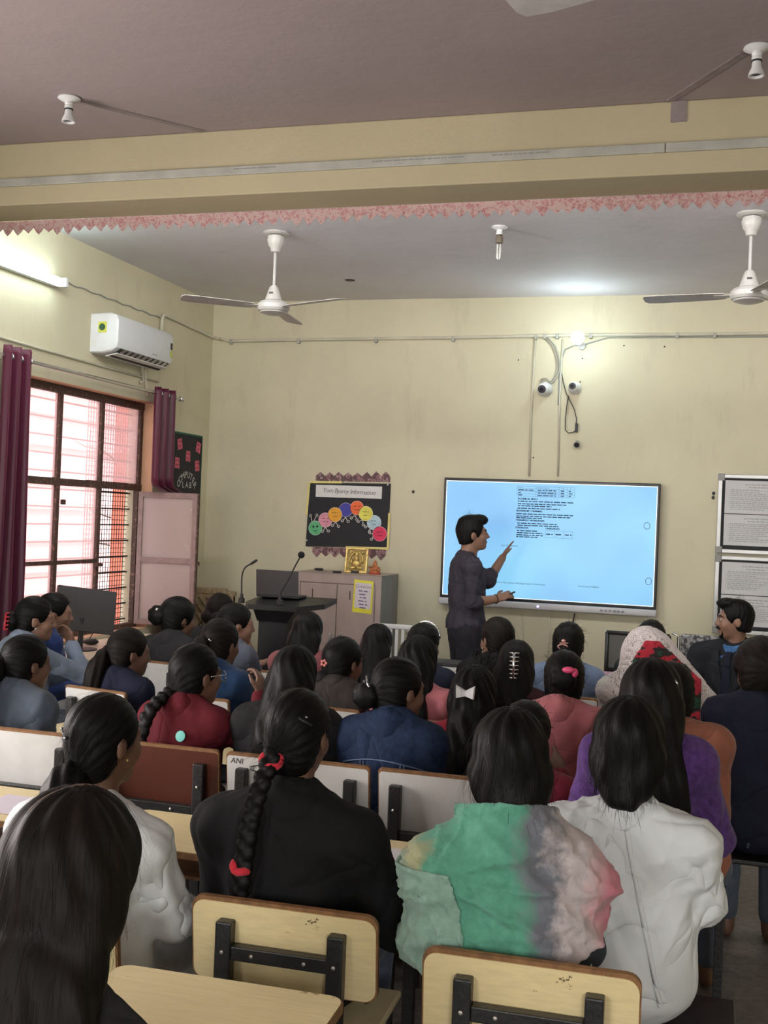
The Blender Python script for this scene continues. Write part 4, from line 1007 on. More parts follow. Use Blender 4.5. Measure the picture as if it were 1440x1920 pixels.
MB().box((cx1+0.001, -0.02, 0.35), (cx1+0.075, 0.0, z2+0.055)).obj('side_panel', mat('cream_lectern_panel', (0.62, 0.56, 0.44), 0.5, var=0.05), lec)
# laptop with its lid back to the class
lp = thing('laptop', 'open grey laptop on the lectern with its lid facing the class', 'laptop', (Lp(497, 1128)[0], LY+0.22, lz+0.042))
lw = (Lp(538, 1100)[0]-Lp(457, 1100)[0])/2
lh = Lp(497, 1074)[2]-lz-0.03
Ml = Matrix.Rotation(math.radians(6), 4, 'X')
MB().box((-lw, -0.004, 0.01), (lw, 0.004, lh), Ml, bevel=0.003).obj('lid', mat('grey_laptop_lid', (0.055, 0.052, 0.053), 0.4, var=0.15, vscale=3), lp)
MB().box((-lw, 0.0, -0.004), (lw, 0.17, 0.012), bevel=0.003).obj('base', M_dark, lp)
def mic(pts, head, label, Y):
    p0 = Lp(*pts[0], Y); t = thing('gooseneck_microphone', label, 'microphone', (p0[0], Y, p0[2]))
    r = [tuple(Lp(px, py, Y)-p0) for px, py in pts]
    # smooth neck
    P = [Vector(q) for q in r]; sm = []
    for i in range(len(P)-1):
        a, b, c, d = P[max(i-1, 0)], P[i], P[i+1], P[min(i+2, len(P)-1)]
        for k in range(6):
            s = k/6; sm.append(0.5*((2*b)+(c-a)*s+(2*a-5*b+4*c-d)*s*s+(3*b-a-3*c+d)*s**3))
    sm.append(P[-1])
    MB().tube(sm, 0.0055, 8).obj('neck', M_dark, t, True)
    MB().lathe([(0.022, -0.035), (0.022, -0.005), (0.012, 0.004), (0.010, 0.03)], n=16).obj('base', M_dark, t, 35)
    d = (P[-1]-P[-2]).normalized()
    if head == 'foam': MB().ball(tuple(P[-1]+d*0.015), 0.024, 14, 10).obj('foam_cap', mat('black_foam', (0.012, 0.012, 0.012), 0.95, var=0.2, bump=0.4, bscale=200), t, True)
    else: MB().tube([P[-1], P[-1]+d*0.05], [0.010, 0.009], 10).obj('capsule', M_dark, t, 40)
mic([(453, 1121), (453, 1100), (454, 1078), (460, 1064), (471, 1057)], 'capsule', 'slim gooseneck microphone bent over the lectern laptop', LY+0.05)
mic([(525, 1124), (526, 1115), (531, 1103), (540, 1088), (552, 1064), (563, 1044)], 'foam', 'long gooseneck microphone with round foam head on the lectern', LY+0.02)

# ------------------------------------------------------------------ chairs at the front of the room
t = thing('carved_chair', 'old wooden chair with a lattice carved back in the room corner', 'chair', (onY(390, 1110, 8.6)[0], 8.50, 0))
M_carv = mat('pale_carved_wood', (0.36, 0.28, 0.16), 0.6, var=0.3, vscale=25)
M_carvd = mat('dark_carved_wood', (0.10, 0.07, 0.04), 0.6, var=0.3, vscale=25)
ctop = onY(390, 1102, 8.6)[2]
MB().box((-0.24, 0.09, 0.5), (0.24, 0.12, ctop-0.02)).obj('back_panel', M_carv, t)
MB().box((-0.25, 0.08, ctop-0.05), (0.17, 0.13, ctop), bevel=0.008).box((0.17, 0.08, ctop-0.06), (0.25, 0.13, ctop-0.02), bevel=0.006).obj('top_rail', M_carv, t)
lat = MB()
for k in range(7):
    for s in (1, -1):
        x0 = -0.22+k*0.07; z0 = 0.55
        a = (x0, 0.085, 0.55 if s > 0 else ctop-0.08); b = (min(0.22, x0+0.34), 0.085, 0.55+min(0.34, 0.22-x0)*1.2 if s > 0 else ctop-0.08-min(0.34, 0.22-x0)*1.2)
        lat.bar(a, b, 0.012, 0.010)
lat.obj('lattice', M_carvd, t)
MB().box((-0.25, -0.36, 0.42), (0.25, 0.1, 0.46), bevel=0.01).obj('seat', M_carv, t)
for x in (-0.22, 0.22):
    for y, h in ((-0.33, 0.42), (0.1, ctop-0.05)): MB().box((x-0.02, y-0.02, 0), (x+0.02, y+0.02, h)).obj('leg', M_carv, t)

t = thing('plastic_chair', 'white plastic chair with a slatted back beside the cabinet', 'chair', (onY(752, 1180, 8.05)[0], 7.95, 0))
pt = onY(752, 1171, 8.1)[2]
M_pl = mat('white_moulded_plastic', (0.66, 0.66, 0.66), 0.4, var=0.04)
for k in range(9): MB().box((-0.2+k*0.048, 0.14, 0.48), (-0.2+k*0.048+0.022, 0.155, pt-0.03)).obj('slat', M_pl, t)
MB().box((-0.23, 0.13, pt-0.035), (0.25, 0.165, pt), bevel=0.008).obj('back_rail', M_pl, t)
MB().box((-0.23, 0.13, 0.44), (0.25, 0.165, 0.48), bevel=0.008).obj('back_rail', M_pl, t)
MB().box((-0.23, -0.26, 0.40), (0.25, 0.15, 0.43), bevel=0.012).obj('seat', M_pl, t)
for x in (-0.2, 0.22):
    for y in (-0.23, 0.14): MB().tube([(x*1.08, y*1.08, 0), (x, y, 0.41)], [0.018, 0.024], 8).obj('leg', M_pl, t)

t = thing('mesh_office_chair', 'black framed chair with a grey mesh back beside the covered head', 'chair', (onY(1137, 1200, 7.8)[0]+0.21, 7.85, 0))
mz1 = onY(1165, 1187, 7.8)[2]; mw = 0.21
for s in (-1, 1): MB().tube([(s*mw, 0.02, 0.42), (s*mw, 0.0, 0.7), (s*(mw-0.005), -0.05, mz1)], 0.014, 8).obj('back_upright', M_black, t, True)
for z, y in ((mz1, -0.05), (0.72, 0.0), (0.50, 0.02)): MB().tube([(-mw, y, z), (mw, y, z)], 0.014, 8).obj('back_rail', M_black, t, True)
def meshmat():
    m, nt, p = nodemat('grey_net'); out = nt.nodes['Material Output']
    p.inputs['Base Color'].default_value = (0.12, 0.12, 0.12, 1); p.inputs['Roughness'].default_value = 0.8
    tr2 = N(nt, 'ShaderNodeBsdfTransparent'); mx = N(nt, 'ShaderNodeMixShader'); mx.inputs[0].default_value = 0.72
    tc = N(nt, 'ShaderNodeTexCoord'); w = N(nt, 'ShaderNodeTexVoronoi', _Scale=160.0); nt.links.new(tc.outputs['Object'], w.inputs['Vector'])
    r = N(nt, 'ShaderNodeValToRGB'); r.color_ramp.elements[0].color = (0.45,)*3+(1,); r.color_ramp.elements[1].color = (1, 1, 1, 1); r.color_ramp.elements[1].position = 0.5
    nt.links.new(w.outputs['Distance'], r.inputs['Fac']); nt.links.new(r.outputs['Color'], mx.inputs[0])
    nt.links.new(tr2.outputs[0], mx.inputs[1]); nt.links.new(p.outputs[0], mx.inputs[2]); nt.links.new(mx.outputs[0], out.inputs['Surface']); return m
vs = [(-mw, 0.02, 0.5), (mw, 0.02, 0.5), (mw, -0.002, 0.72), (-mw, -0.002, 0.72), (mw, -0.052, mz1), (-mw, -0.052, mz1)]
MB().add(vs, [(0, 1, 2, 3), (3, 2, 4, 5)]).obj('mesh_back', meshmat(), t)
MB().box((-0.23, -0.42, 0.42), (0.23, 0.0, 0.47), bevel=0.015).obj('seat', M_dark, t)
for x in (-0.2, 0.2):
    for y in (-0.38, 0.0): MB().cyl((x, y, 0), (x, y, 0.42), 0.013, 8).obj('leg', M_black, t)

t = thing('patterned_chair', 'steel chair with a silver and grey patterned back beside the man in the suit', 'chair', (onY(1272, 1210, 8.0)[0]+0.235, 8.05, 0))
pz = onY(1303, 1190, 8.0)[2]
M_pat = mat('silver_patterned_cloth', (0.36, 0.36, 0.36), 0.5, col2=(0.06, 0.06, 0.065), vscale=38, detail=3, ramp=(0.45, 0.55))
MB().box((-0.22, -0.06, 0.5), (0.22, -0.02, pz), bevel=0.012).obj('backrest', M_pat, t)
MB().box((-0.23, -0.04, 0.42), (0.23, 0.40, 0.47), bevel=0.012).obj('seat', M_pat, t)
MB().tube([(-0.235, -0.04, 0.0), (-0.235, -0.04, pz-0.02), (-0.28, -0.04, pz)], 0.011, 8).tube([(0.235, -0.04, 0.0), (0.235, -0.04, pz)], 0.011, 8).obj('back_frame', M_steel, t, True)
for x in (-0.22, 0.22): MB().cyl((x, 0.38, 0), (x, 0.38, 0.42), 0.011, 8).obj('leg', M_steel, t)

# front table with books
FT = 0.755
ft = thing('front_table', 'long white topped table standing before the screen', 'table', (-0.95, 7.14, 0))
M_lamw = wornmat('white_laminate', (0.60, 0.595, 0.57), (0.40, 0.38, 0.34), 0.68, 22.0, 0.42, 0.05)
MB().box((-0.80, -0.20, FT-0.03), (0.74, 0.20, FT), bevel=0.004).obj('top', M_lamw, ft)
MB().box((-0.73, 0.14, 0.25), (0.67, 0.155, FT-0.03)).obj('modesty_panel', M_lec, ft)
for x in (-0.75, 0.69):
    for y in (-0.17, 0.17): MB().box((x-0.02, y-0.02, 0), (x+0.02, y+0.02, FT-0.03)).obj('leg', M_black, ft)
def book(x, y, z, w, d, h, col, label, rz=0.0):
    t = thing('book', label, 'book', (x, y, z), rz)
    m = mat('cover_%.2f_%.2f_%.2f' % col, col, 0.45, var=0.1, vscale=20)
    MB().box((-w/2, -d/2, 0), (w/2, d/2, 0.002)).box((-w/2, -d/2, h-0.002), (w/2, d/2, h)).box((-w/2, -d/2, 0.002), (-w/2+0.002, d/2, h-0.002)).obj('cover', m, t)
    MB().box((-w/2+0.0025, -d/2+0.003, 0.0025), (w/2-0.004, d/2-0.003, h-0.0025)).obj('pages', M_paper, t)
    return t
bk = onZ(1140, 1258, FT)
book(bk[0]+0.05, 7.09, FT, 0.30, 0.21, 0.02, (0.13, 0.07, 0.24), 'purple covered book lying on the front table', 0.1)
book(bk[0]+0.06, 7.10, FT+0.0205, 0.20, 0.15, 0.012, (0.45, 0.18, 0.22), 'thin pink book on top of the purple book', -0.15)
tag(MB().box((bk[0]-0.24, 6.97, FT+0.0005), (bk[0]-0.13, 7.14, FT+0.004)).obj('paper_sheet', M_paper), 'white paper stack on the front table beside the books', 'paper')
kb = onZ(850, 1238, FT)
tag(MB().box((kb[0]-0.14, 7.05, FT+0.0005), (kb[0]+0.2, 7.21, FT+0.03), bevel=0.006).obj('black_case', M_dark), 'flat black case on the front table before the presenter', 'case')

# ------------------------------------------------------------------ computer table by the window
ct = thing('computer_table', 'cream topped computer table under the window', 'table', (-3.83, 6.85, 0))
M_lamc = wornmat('cream_laminate', (0.66, 0.58, 0.42), (0.45, 0.38, 0.25), 0.70, 15.0, 0.4, 0.05, (1, 6, 1))
MB().box((-0.35, -0.72, 0.72), (0.36, 0.78, 0.75), bevel=0.004).obj('top', M_lamc, ct)
MB().box((-0.30, -0.70, 0.60), (0.33, -0.685, 0.72)).box((0.33, -0.70, 0.60), (0.345, 0.76, 0.72)).obj('apron', M_lamc, ct)
for x in (-0.31, 0.31):
    for y in (-0.67, 0.73): MB().box((x-0.02, y-0.02, 0), (x+0.02, y+0.02, 0.72)).obj('leg', M_black, ct)
MB().box((-0.3, -0.66, 0.3), (0.3, -0.64, 0.34)).obj('cross_rail', M_black, ct)
TZ = 0.75
mo_c = onX(140, 1147, -3.95)
mo = thing('computer_monitor', 'dark flat computer monitor seen on the window table', 'monitor', (-3.95, mo_c[1]+0.1, TZ), math.radians(48))
Mm = Matrix.Translation((0, 0, 0)) @ Matrix.Rotation(math.radians(7), 4, 'Y') @ Matrix.Rotation(math.radians(-12), 4, 'X')
zc_m = mo_c[2]-TZ
MB().box((-0.20, -0.02, zc_m-0.14), (0.20, 0.02, zc_m+0.15), Mm, bevel=0.006).obj('housing', mat('charcoal_monitor', (0.035, 0.035, 0.037), 0.45, var=0.05), mo)
MB().box((-0.188, -0.0222, zc_m-0.122), (0.188, -0.0205, zc_m+0.138), Mm).obj('display', mat('black_display', (0.03, 0.03, 0.032), 0.3, var=0.05), mo)
MB().cyl((0, 0.03, 0.012), (0, 0.03, zc_m-0.05), 0.018, 10).obj('stem', M_dark, mo)
MB().lathe([(0.11, 0), (0.11, 0.008), (0.03, 0.014)], c=(0, 0.03, 0), n=24).obj('foot', M_dark, mo, 35)
mp_ = onZ(170, 1209, TZ)
mu = thing('computer_mouse', 'black computer mouse lying on the window table', 'mouse', (mp_[0], mp_[1], TZ), math.radians(-70))
MB().ball((0, 0, 0.0215), (0.032, 0.055, 0.021), 16, 10).obj('shell', M_dark, mu, True)
MB().ball((0, 0.03, 0.041), (0.004, 0.009, 0.005), 8, 6).obj('wheel', M_greycable, mu, True)
tag(MB().tube([(mp_[0]-0.06, mp_[1]+0.02, TZ+0.006), (mp_[0]-0.13, mp_[1]+0.0, TZ+0.004), (mp_[0]-0.2, mp_[1]-0.02, TZ+0.004)], 0.003, 6).obj('mouse_cable', M_dark, None, True), 'thin black mouse cable trailing across the window table', 'cable')
a = onZ(148, 1190, TZ+0.05)
tag(MB().tube([(a[0]-0.04, a[1]+0.25, TZ+0.10), (a[0], a[1]+0.2, TZ+0.06), (a[0]+0.02, a[1]+0.1, TZ+0.006), (a[0]-0.05, a[1]+0.02, TZ+0.004)], 0.004, 6).obj('monitor_cable', M_dark, None, True), 'black monitor cable curling down behind the monitor', 'cable')

# ------------------------------------------------------------------ school chairs and desks
M_edge = mat('brown_ply_edge', (0.22, 0.11, 0.045), 0.6, var=0.25, vscale=30)
M_yel = wornmat('yellow_laminate', (0.80, 0.66, 0.36), (0.09, 0.055, 0.03), 0.645, 17.0, 0.42, 0.2, (2, 2, 12))
M_yel2 = wornmat('yellow_desk_laminate', (0.80, 0.68, 0.38), (0.40, 0.29, 0.13), 0.66, 9.0, 0.40, 0.1, (1.2, 14, 1))
M_brn = wornmat('reddish_brown_laminate', (0.095, 0.026, 0.015), (0.40, 0.26, 0.16), 0.70, 16.0, 0.35, 0.1, (2, 2, 10))
M_lw2 = wornmat('off_white_laminate', (0.68, 0.675, 0.65), (0.36, 0.34, 0.30), 0.69, 26.0, 0.38, 0.06)
M_bolt = mat('zinc_bolt', (0.5, 0.48, 0.45), 0.4, metal=0.8, var=0.1)
def rrect(w, h, r, n=5):
    pts = []
    for cx, cz, a0 in ((w/2-r, h/2-r, 0), (-w/2+r, h/2-r, 90), (-w/2+r, -h/2+r, 180), (w/2-r, -h/2+r, 270)):
        for k in range(n+1):
            a = math.radians(a0+90*k/n); pts.append((cx+r*math.cos(a), cz+r*math.sin(a)))
    return pts
_chair_cache = {}
def chair_meshes(style):
    if style in _chair_cache: return _chair_cache[style]
    near = style == 'yellow'
    W, H, ztop, inset, rr = (0.47, 0.215, 0.765, 0.075, 0.03) if near else (0.36, 0.265, 0.86, 0.03, 0.012) if style == 'narrow' else (0.525, 0.265, 0.86, 0.045, 0.012)
    face = {'yellow': M_yel, 'white': M_lw2, 'narrow': M_lw2, 'brown': M_brn}[style]
    parts = []
    zc = ztop-H/2
    # a thin laminate face on the class side of a ply panel; tilted back a little
    Mt = Matrix.Translation((0, 0, zc)) @ Matrix.Rotation(math.radians(7), 4, 'X')
    parts.append(('backrest', MB().prism(rrect(W, H, rr), 0.014, Mt @ Matrix.Translation((0, 0.0, 0))), M_edge))
    parts.append(('backrest_face', MB().prism(rrect(W-0.008, H-0.014, rr), 0.003, Mt @ Matrix.Translation((0, -0.0032, -0.003))), face))
    for s in (-1, 1):
        x = s*(W/2-inset-0.02); zt = ztop-0.05
        post = MB().bar((x, -0.024, zc-0.16), (x, -0.024-0.0, zt), 0.04, 0.036, up=(0, 1, 0), bevel=0.004)
        post.bar((x, -0.024, 0.0), (x, -0.024, zc-0.16), 0.036, 0.03, up=(0, 1, 0))
        parts.append(('post', post, M_black))
        for dz in (-0.07, -0.15) if near else (-0.08,):
            parts.append(('bolt', MB().ball((x, -0.0435, ztop-0.05+dz), (0.0055, 0.003, 0.0055), 8, 5), M_bolt))
    zb = zc-0.015 if near else zc-0.085
    xx = W/2-inset-0.04
    parts.append(('cross_rail', MB().box((-xx, -0.038, zb-0.017), (xx, -0.008, zb+0.017), bevel=0.003), M_black))
    for x in (-xx*0.55, xx*0.55): parts.append(('bolt', MB().ball((x, -0.0395, zb), (0.0055, 0.003, 0.0055), 8, 5), M_bolt))
    parts.append(('lower_rail', MB().box((-xx, -0.036, 0.515 if near else 0.56), (xx, -0.010, 0.56 if near else 0.585), bevel=0.003), M_black))
    parts.append(('seat', MB().box((-W/2+0.02, 0.0, 0.425), (W/2-0.02, 0.36, 0.445), bevel=0.006), face))
    for s in (-1, 1):
        x = s*(W/2-inset-0.02)
        parts.append(('seat_rail', MB().box((x-0.015, -0.01, 0.39), (x+0.015, 0.35, 0.42)), M_black))
        parts.append(('leg', MB().box((x-0.015, 0.32, 0), (x+0.015, 0.35, 0.39)), M_black))
    res = []
    for nm, mb, m in parts:
        me = mb.mesh(nm); bm = bmesh.new(); bm.from_mesh(me); bmesh.ops.recalc_face_normals(bm, faces=bm.faces[:]); bm.to_mesh(me); bm.free()
        me.materials.append(m)
        if nm == 'bolt': smooth_mesh(me)
        res.append((nm, me))
    _chair_cache[style] = res
    return res
def school_chair(x, y, style, label, rz=0.0, group=None):
    t = thing('school_chair', label, 'chair', (x, y, 0), rz, group)
    for nm, me in chair_meshes(style): link(nm, me, t)
    return t
_desk = None
def school_desk(x, y, label, rz=0.0, group=None, w=0.53):
    global _desk
    if _desk is None:
        parts = []
        top = rrect(0.51, 0.37, 0.035)
        Mt = Matrix.Translation((0, 0, 0.735)) @ Matrix.Rotation(math.pi/2, 4, 'X')
        parts.append(('desk_top', MB().prism(top, 0.018, Matrix.Translation((0, 0, 0.700)) @ Matrix.Rotation(-math.pi/2, 4, 'X') @ Matrix.Translation((0, -0.018, 0))), M_edge))
        parts.append(('desk_top_laminate', MB().prism(rrect(0.502, 0.362, 0.033), 0.002, Matrix.Translation((0, 0, 0.7205)) @ Matrix.Rotation(-math.pi/2, 4, 'X')), M_yel2))
        parts.append(('book_shelf', MB().box((-0.20, -0.13, 0.625), (0.20, 0.15, 0.635)), M_edge))
        for s in (-1, 1):
            for y_ in (-0.13, 0.16): parts.append(('leg', MB().box((s*0.225-0.015, y_-0.015, 0), (s*0.225+0.015, y_+0.015, 0.699)), M_black))
            parts.append(('side_rail', MB().box((s*0.225-0.014, -0.115, 0.61), (s*0.225+0.014, 0.145, 0.64)), M_black))
        _desk = []
        for nm, mb, m in parts:
            me = mb.mesh(nm); bm = bmesh.new(); bm.from_mesh(me); bmesh.ops.recalc_face_normals(bm, faces=bm.faces[:]); bm.to_mesh(me); bm.free()
            me.materials.append(m); _desk.append((nm, me))
    t = thing('school_desk', label, 'desk', (x, y, 0), rz, group)
    for nm, me in _desk: link(nm, me, t)
    return t
# nearest row
school_chair(-0.955, 2.525, 'yellow', 'yellow laminate chair behind the girl in the black jacket', math.radians(2))
school_chair(-0.345, 2.415, 'yellow', 'yellow laminate chair behind the girl in the green and pink scarf', math.radians(2))
school_chair(-1.50, 2.29, 'yellow', 'yellow laminate chair under the girl in white with the beaded clip')
bn = thing('steel_bench', 'low black steel bench under the girl in the white kurta at the aisle', 'bench', (-0.13, 3.03, 0))
MB().box((-0.19, -0.15, 0.425), (0.23, 0.14, 0.445), bevel=0.005).obj('seat', M_black, bn)
for x_ in (-0.17, 0.21):
    for y_ in (-0.12, 0.11): MB().box((x_-0.02, y_-0.02, 0), (x_+0.02, y_+0.02, 0.424)).obj('leg', M_black, bn)
ROWB, ROWC, ROWD, ROWE = 3.63, 4.61, 5.53, 6.36
SLOTS = []; DSLOTS = []
for i in range(7):
    x_ = -2.735+0.555*i+0.28
    if i == 1: school_chair(x_, ROWB, 'brown', 'reddish brown laminate chair with chipped paint among white ones')
    elif i == 2: chst = school_chair(x_, ROWB, 'white', 'white laminate chair with a pasted paper label and scribbles on its back')
    elif i < 4: SLOTS.append((x_, ROWB))
# paper label and pen scribbles on the third chair back (chair local coordinates)
Mt = Matrix.Translation((0, 0, 0.86-0.265/2)) @ Matrix.Rotation(math.radians(7), 4, 'X')
pl_ = MB().prism([(-0.155, -0.115), (-0.05, -0.115), (-0.05, 0.055), (-0.155, 0.055)], 0.0006, Mt @ Matrix.Translation((0, -0.0039, 0))).obj('paper_label', mat('yellowed_label', (0.48, 0.42, 0.32), 0.7, var=0.15, vscale=40), chst)
tm = MB()
add_text(tm, 'THEA', 0.044, -0.135, -0.00455, -0.03, rot=math.pi/2)
words(tm, -0.115, -0.06, -0.00455, 0.035, 0.010, 4); words(tm, -0.115, -0.06, -0.00455, -0.02, 0.010, 5); words(tm, -0.115, -0.07, -0.00455, -0.06, 0.010, 6)
tm.v = [tuple(Mt @ Vector(q)) for q in tm.v]
tm.obj('label_print', mat('olive_print', (0.10, 0.075, 0.03), 0.7, var=0.1), pl_)
sc_ = MB()
add_text(sc_, 'ANI', 0.028, -0.222, -0.0042, 0.105, shear=0.2)
sc_.tube([(-0.13+0.05*math.cos(k*0.9)*(1-k*0.02), -0.0041, 0.085+0.014*math.sin(k*0.9)) for k in range(24)], 0.0012, 4)
sc_.v = [tuple(Mt @ Vector(q)) for q in sc_.v]
sc_.obj('pen_scribble', M_ink, chst)
# desks: one before every seated pupil
school_desk(-0.93, 1.99, 'yellow laminate desk before the long haired girl with the centre parting', math.radians(2))
DSLOTS += [(-2.20, 3.17), (-1.50, 3.11), (-0.98, 3.11)]
# things on the desks
dz = 0.7215
v = onZ(765, 1655, dz); v[1] = 3.06; v[0] = -0.84
tag(MB().box((v[0]-0.10, v[1]-0.13, dz), (v[0]+0.10, v[1]+0.13, dz+0.006)).obj('notebook', M_paper), 'white notebook on the desk between the black jacket and the scarf', 'notebook')
v = onZ(40, 1512, dz)
tag(MB().box((v[0]-0.12, v[1]-0.1, dz), (v[0]+0.12, v[1]+0.1, dz+0.004)).obj('paper_sheet', mat('lilac_white_paper', (0.66, 0.62, 0.70), 0.8, var=0.03)), 'pale lilac sheet on the desk before the girl in white', 'paper')
# ------------------------------------------------------------------ figures: one smooth surface per body, grown from blended limbs
class Field:
    def __init__(s, lo, hi, h):
        s.lo = np.array(lo, float); s.h = h
        n = np.ceil((np.array(hi)-s.lo)/h).astype(int)+1
        s.n = n; s.D = np.full(n, 0.5, np.float32)
        s.ax = [(s.lo[i]+h*np.arange(n[i])).astype(np.float32) for i in range(3)]
    def _sl(s, lo, hi):
        a = np.clip(np.floor((np.array(lo)-s.lo)/s.h).astype(int), 0, s.n); b = np.clip(np.ceil((np.array(hi)-s.lo)/s.h).astype(int)+1, 0, s.n)
        return tuple(slice(a[i], b[i]) for i in range(3))
    def _grid(s, sl):
        return s.ax[0][sl[0]][:, None, None], s.ax[1][sl[1]][None, :, None], s.ax[2][sl[2]][None, None, :]
    def _put(s, sl, d, k, sub=False):
        A = s.D[sl]
        if sub:
            d = -d
            if k > 0:
                h = np.clip(0.5-0.5*(A-d)/k, 0, 1); s.D[sl] = A*(1-h)+d*h+k*h*(1-h)
            else: s.D[sl] = np.maximum(A, d)
            return
        if k > 0:
            h = np.clip(0.5+0.5*(A-d)/k, 0, 1); s.D[sl] = A*(1-h)+d*h-k*h*(1-h)
        else: s.D[sl] = np.minimum(A, d)
    def cone(s, a, b, ra, rb, k=0.02, sub=False):
        a = np.array(a, float); b = np.array(b, float); m = max(ra, rb)+k+3*s.h
        sl = s._sl(np.minimum(a, b)-m, np.maximum(a, b)+m)
        if 0 in s.D[sl].shape: return s
        X, Y, Z = s._grid(sl); d = b-a; L2 = float(d@d)+1e-12
        t = np.clip(((X-a[0])*d[0]+(Y-a[1])*d[1]+(Z-a[2])*d[2])/L2, 0, 1)
        dist = np.sqrt((X-a[0]-t*d[0])**2+(Y-a[1]-t*d[1])**2+(Z-a[2]-t*d[2])**2)-(ra+(rb-ra)*t)
        s._put(sl, dist, k, sub); return s
    def chain(s, pts, rs, k=0.02):
        for i in range(len(pts)-1): s.cone(pts[i], pts[i+1], rs[i], rs[i+1], k)
        return s
    def ell(s, c, r, R=None, k=0.02, sub=False):
        c = np.array(c, float); r = np.array(r, float); m = (r.max() if R is not None else r)+k+3*s.h
        sl = s._sl(c-m, c+m)
        if 0 in s.D[sl].shape: return s
        X, Y, Z = s._grid(sl); x, y, z = X-c[0], Y-c[1], Z-c[2]
        if R is not None:
            x, y, z = (x*R[0][0]+y*R[1][0]+z*R[2][0], x*R[0][1]+y*R[1][1]+z*R[2][1], x*R[0][2]+y*R[1][2]+z*R[2][2])
        k0 = np.sqrt((x/r[0])**2+(y/r[1])**2+(z/r[2])**2); k1 = np.sqrt((x/r[0]**2)**2+(y/r[1]**2)**2+(z/r[2]**2)**2)+1e-9
        s._put(sl, k0*(k0-1)/k1, k, sub); return s
    def full(s): return s._grid((slice(None),)*3)
    def mesh(s):
        D = s.D; I = D < 0
        nx, ny, nz = D.shape
        cs = [(i, j, k) for i in (0, 1) for j in (0, 1) for k in (0, 1)]
        cnt = np.zeros((nx-1, ny-1, nz-1), np.int8)
        for i, j, k in cs: cnt += I[i:nx-1+i, j:ny-1+j, k:nz-1+k]
        act = (cnt > 0) & (cnt < 8)
        idx = np.full(act.shape, -1, np.int64); cells = np.argwhere(act); idx[act] = np.arange(len(cells))
        P = np.zeros((len(cells), 3)); W = np.zeros(len(cells))
        cx, cy_, cz = cells.T
        for a in cs:
            for axn in range(3):
                if a[axn]: continue
                b = list(a); b[axn] = 1
                da = D[cx+a[0], cy_+a[1], cz+a[2]]; db = D[cx+b[0], cy_+b[1], cz+b[2]]
                m = (da < 0) != (db < 0)
                t = da[m]/(da[m]-db[m])
                q = np.tile(np.array(a, float), (m.sum(), 1)); q[:, axn] = t
                P[m] += q; W[m] += 1
        P = (P/W[:, None]+cells)*s.h+s.lo
        quads = []
        for axn in range(3):
            sl0 = [slice(None)]*3; sl1 = [slice(None)]*3; sl0[axn] = slice(0, -1); sl1[axn] = slice(1, None)
            e = I[tuple(sl0)] != I[tuple(sl1)]; ed = np.argwhere(e)
            o1, o2 = [(1, 2), (2, 0), (0, 1)][axn]
            ok = (ed[:, o1] > 0) & (ed[:, o2] > 0) & (ed[:, o1] < D.shape[o1]-1) & (ed[:, o2] < D.shape[o2]-1)
            ed = ed[ok]; q = []
            for d1, d2 in ((-1, -1), (0, -1), (0, 0), (-1, 0)):
                c = ed.copy(); c[:, o1] += d1; c[:, o2] += d2; q.append(idx[c[:, 0], c[:, 1], c[:, 2]])
            q = np.stack(q, 1); flip = ~I[ed[:, 0], ed[:, 1], ed[:, 2]]
            q[flip] = q[flip][:, ::-1]; quads.append(q)
        return P, np.concatenate(quads)
def vnormals(P, Q):
    d = np.cross(P[Q[:, 2]]-P[Q[:, 0]], P[Q[:, 3]]-P[Q[:, 1]]); Nn = np.zeros_like(P)
    for i in range(4): np.add.at(Nn, Q[:, i], d)
    return Nn/(np.linalg.norm(Nn, axis=1)[:, None]+1e-12)
def relax(P, Q, it=2):
    n = len(P)
    for _ in range(it):
        S = np.zeros_like(P); c = np.zeros(n)
        for a, b in ((0, 1), (1, 2), (2, 3), (3, 0)):
            np.add.at(S, Q[:, a], P[Q[:, b]]); np.add.at(S, Q[:, b], P[Q[:, a]]); np.add.at(c, Q[:, a], 1); np.add.at(c, Q[:, b], 1)
        P = 0.5*P+0.5*S/np.maximum(c, 1)[:, None]
    return P
def qmesh(name, P, Q, m, parent, flow=None):
    me = bpy.data.meshes.new(name)
    me.vertices.add(len(P)); me.vertices.foreach_set('co', P.astype(np.float32).ravel())
    me.loops.add(len(Q)*4); me.loops.foreach_set('vertex_index', Q.astype(np.int32).ravel())
    me.polygons.add(len(Q)); me.polygons.foreach_set('loop_start', np.arange(0, len(Q)*4, 4, dtype=np.int32))
    me.polygons.foreach_set('use_smooth', np.ones(len(Q), bool))
    me.update(calc_edges=True)
    if flow is not None:
        at = me.attributes.new('flow', 'FLOAT_VECTOR', 'POINT'); at.data.foreach_set('vector', flow.astype(np.float32).ravel())
    me.materials.append(m)
    return link(name, me, parent)
def folds(P, amp, seed, lo=14, hi=55, n=6, squash=(1, 1, 0.6)):
    r = np.random.RandomState(abs(int(seed))); d = np.zeros(len(P)); q = P*np.array(squash)
    for i in range(n):
        f = lo*(hi/lo)**(i/max(1, n-1)); k = r.randn(3); k *= f/np.linalg.norm(k); m = r.randn(3); m *= f*0.5/np.linalg.norm(m)
        w = np.sin(q@k+1.8*np.sin(q@m+r.rand()*6)+r.rand()*6)
        d += (1-np.abs(w))**2*(lo/f)**0.55*(1 if i % 2 else -1)
    return d*amp
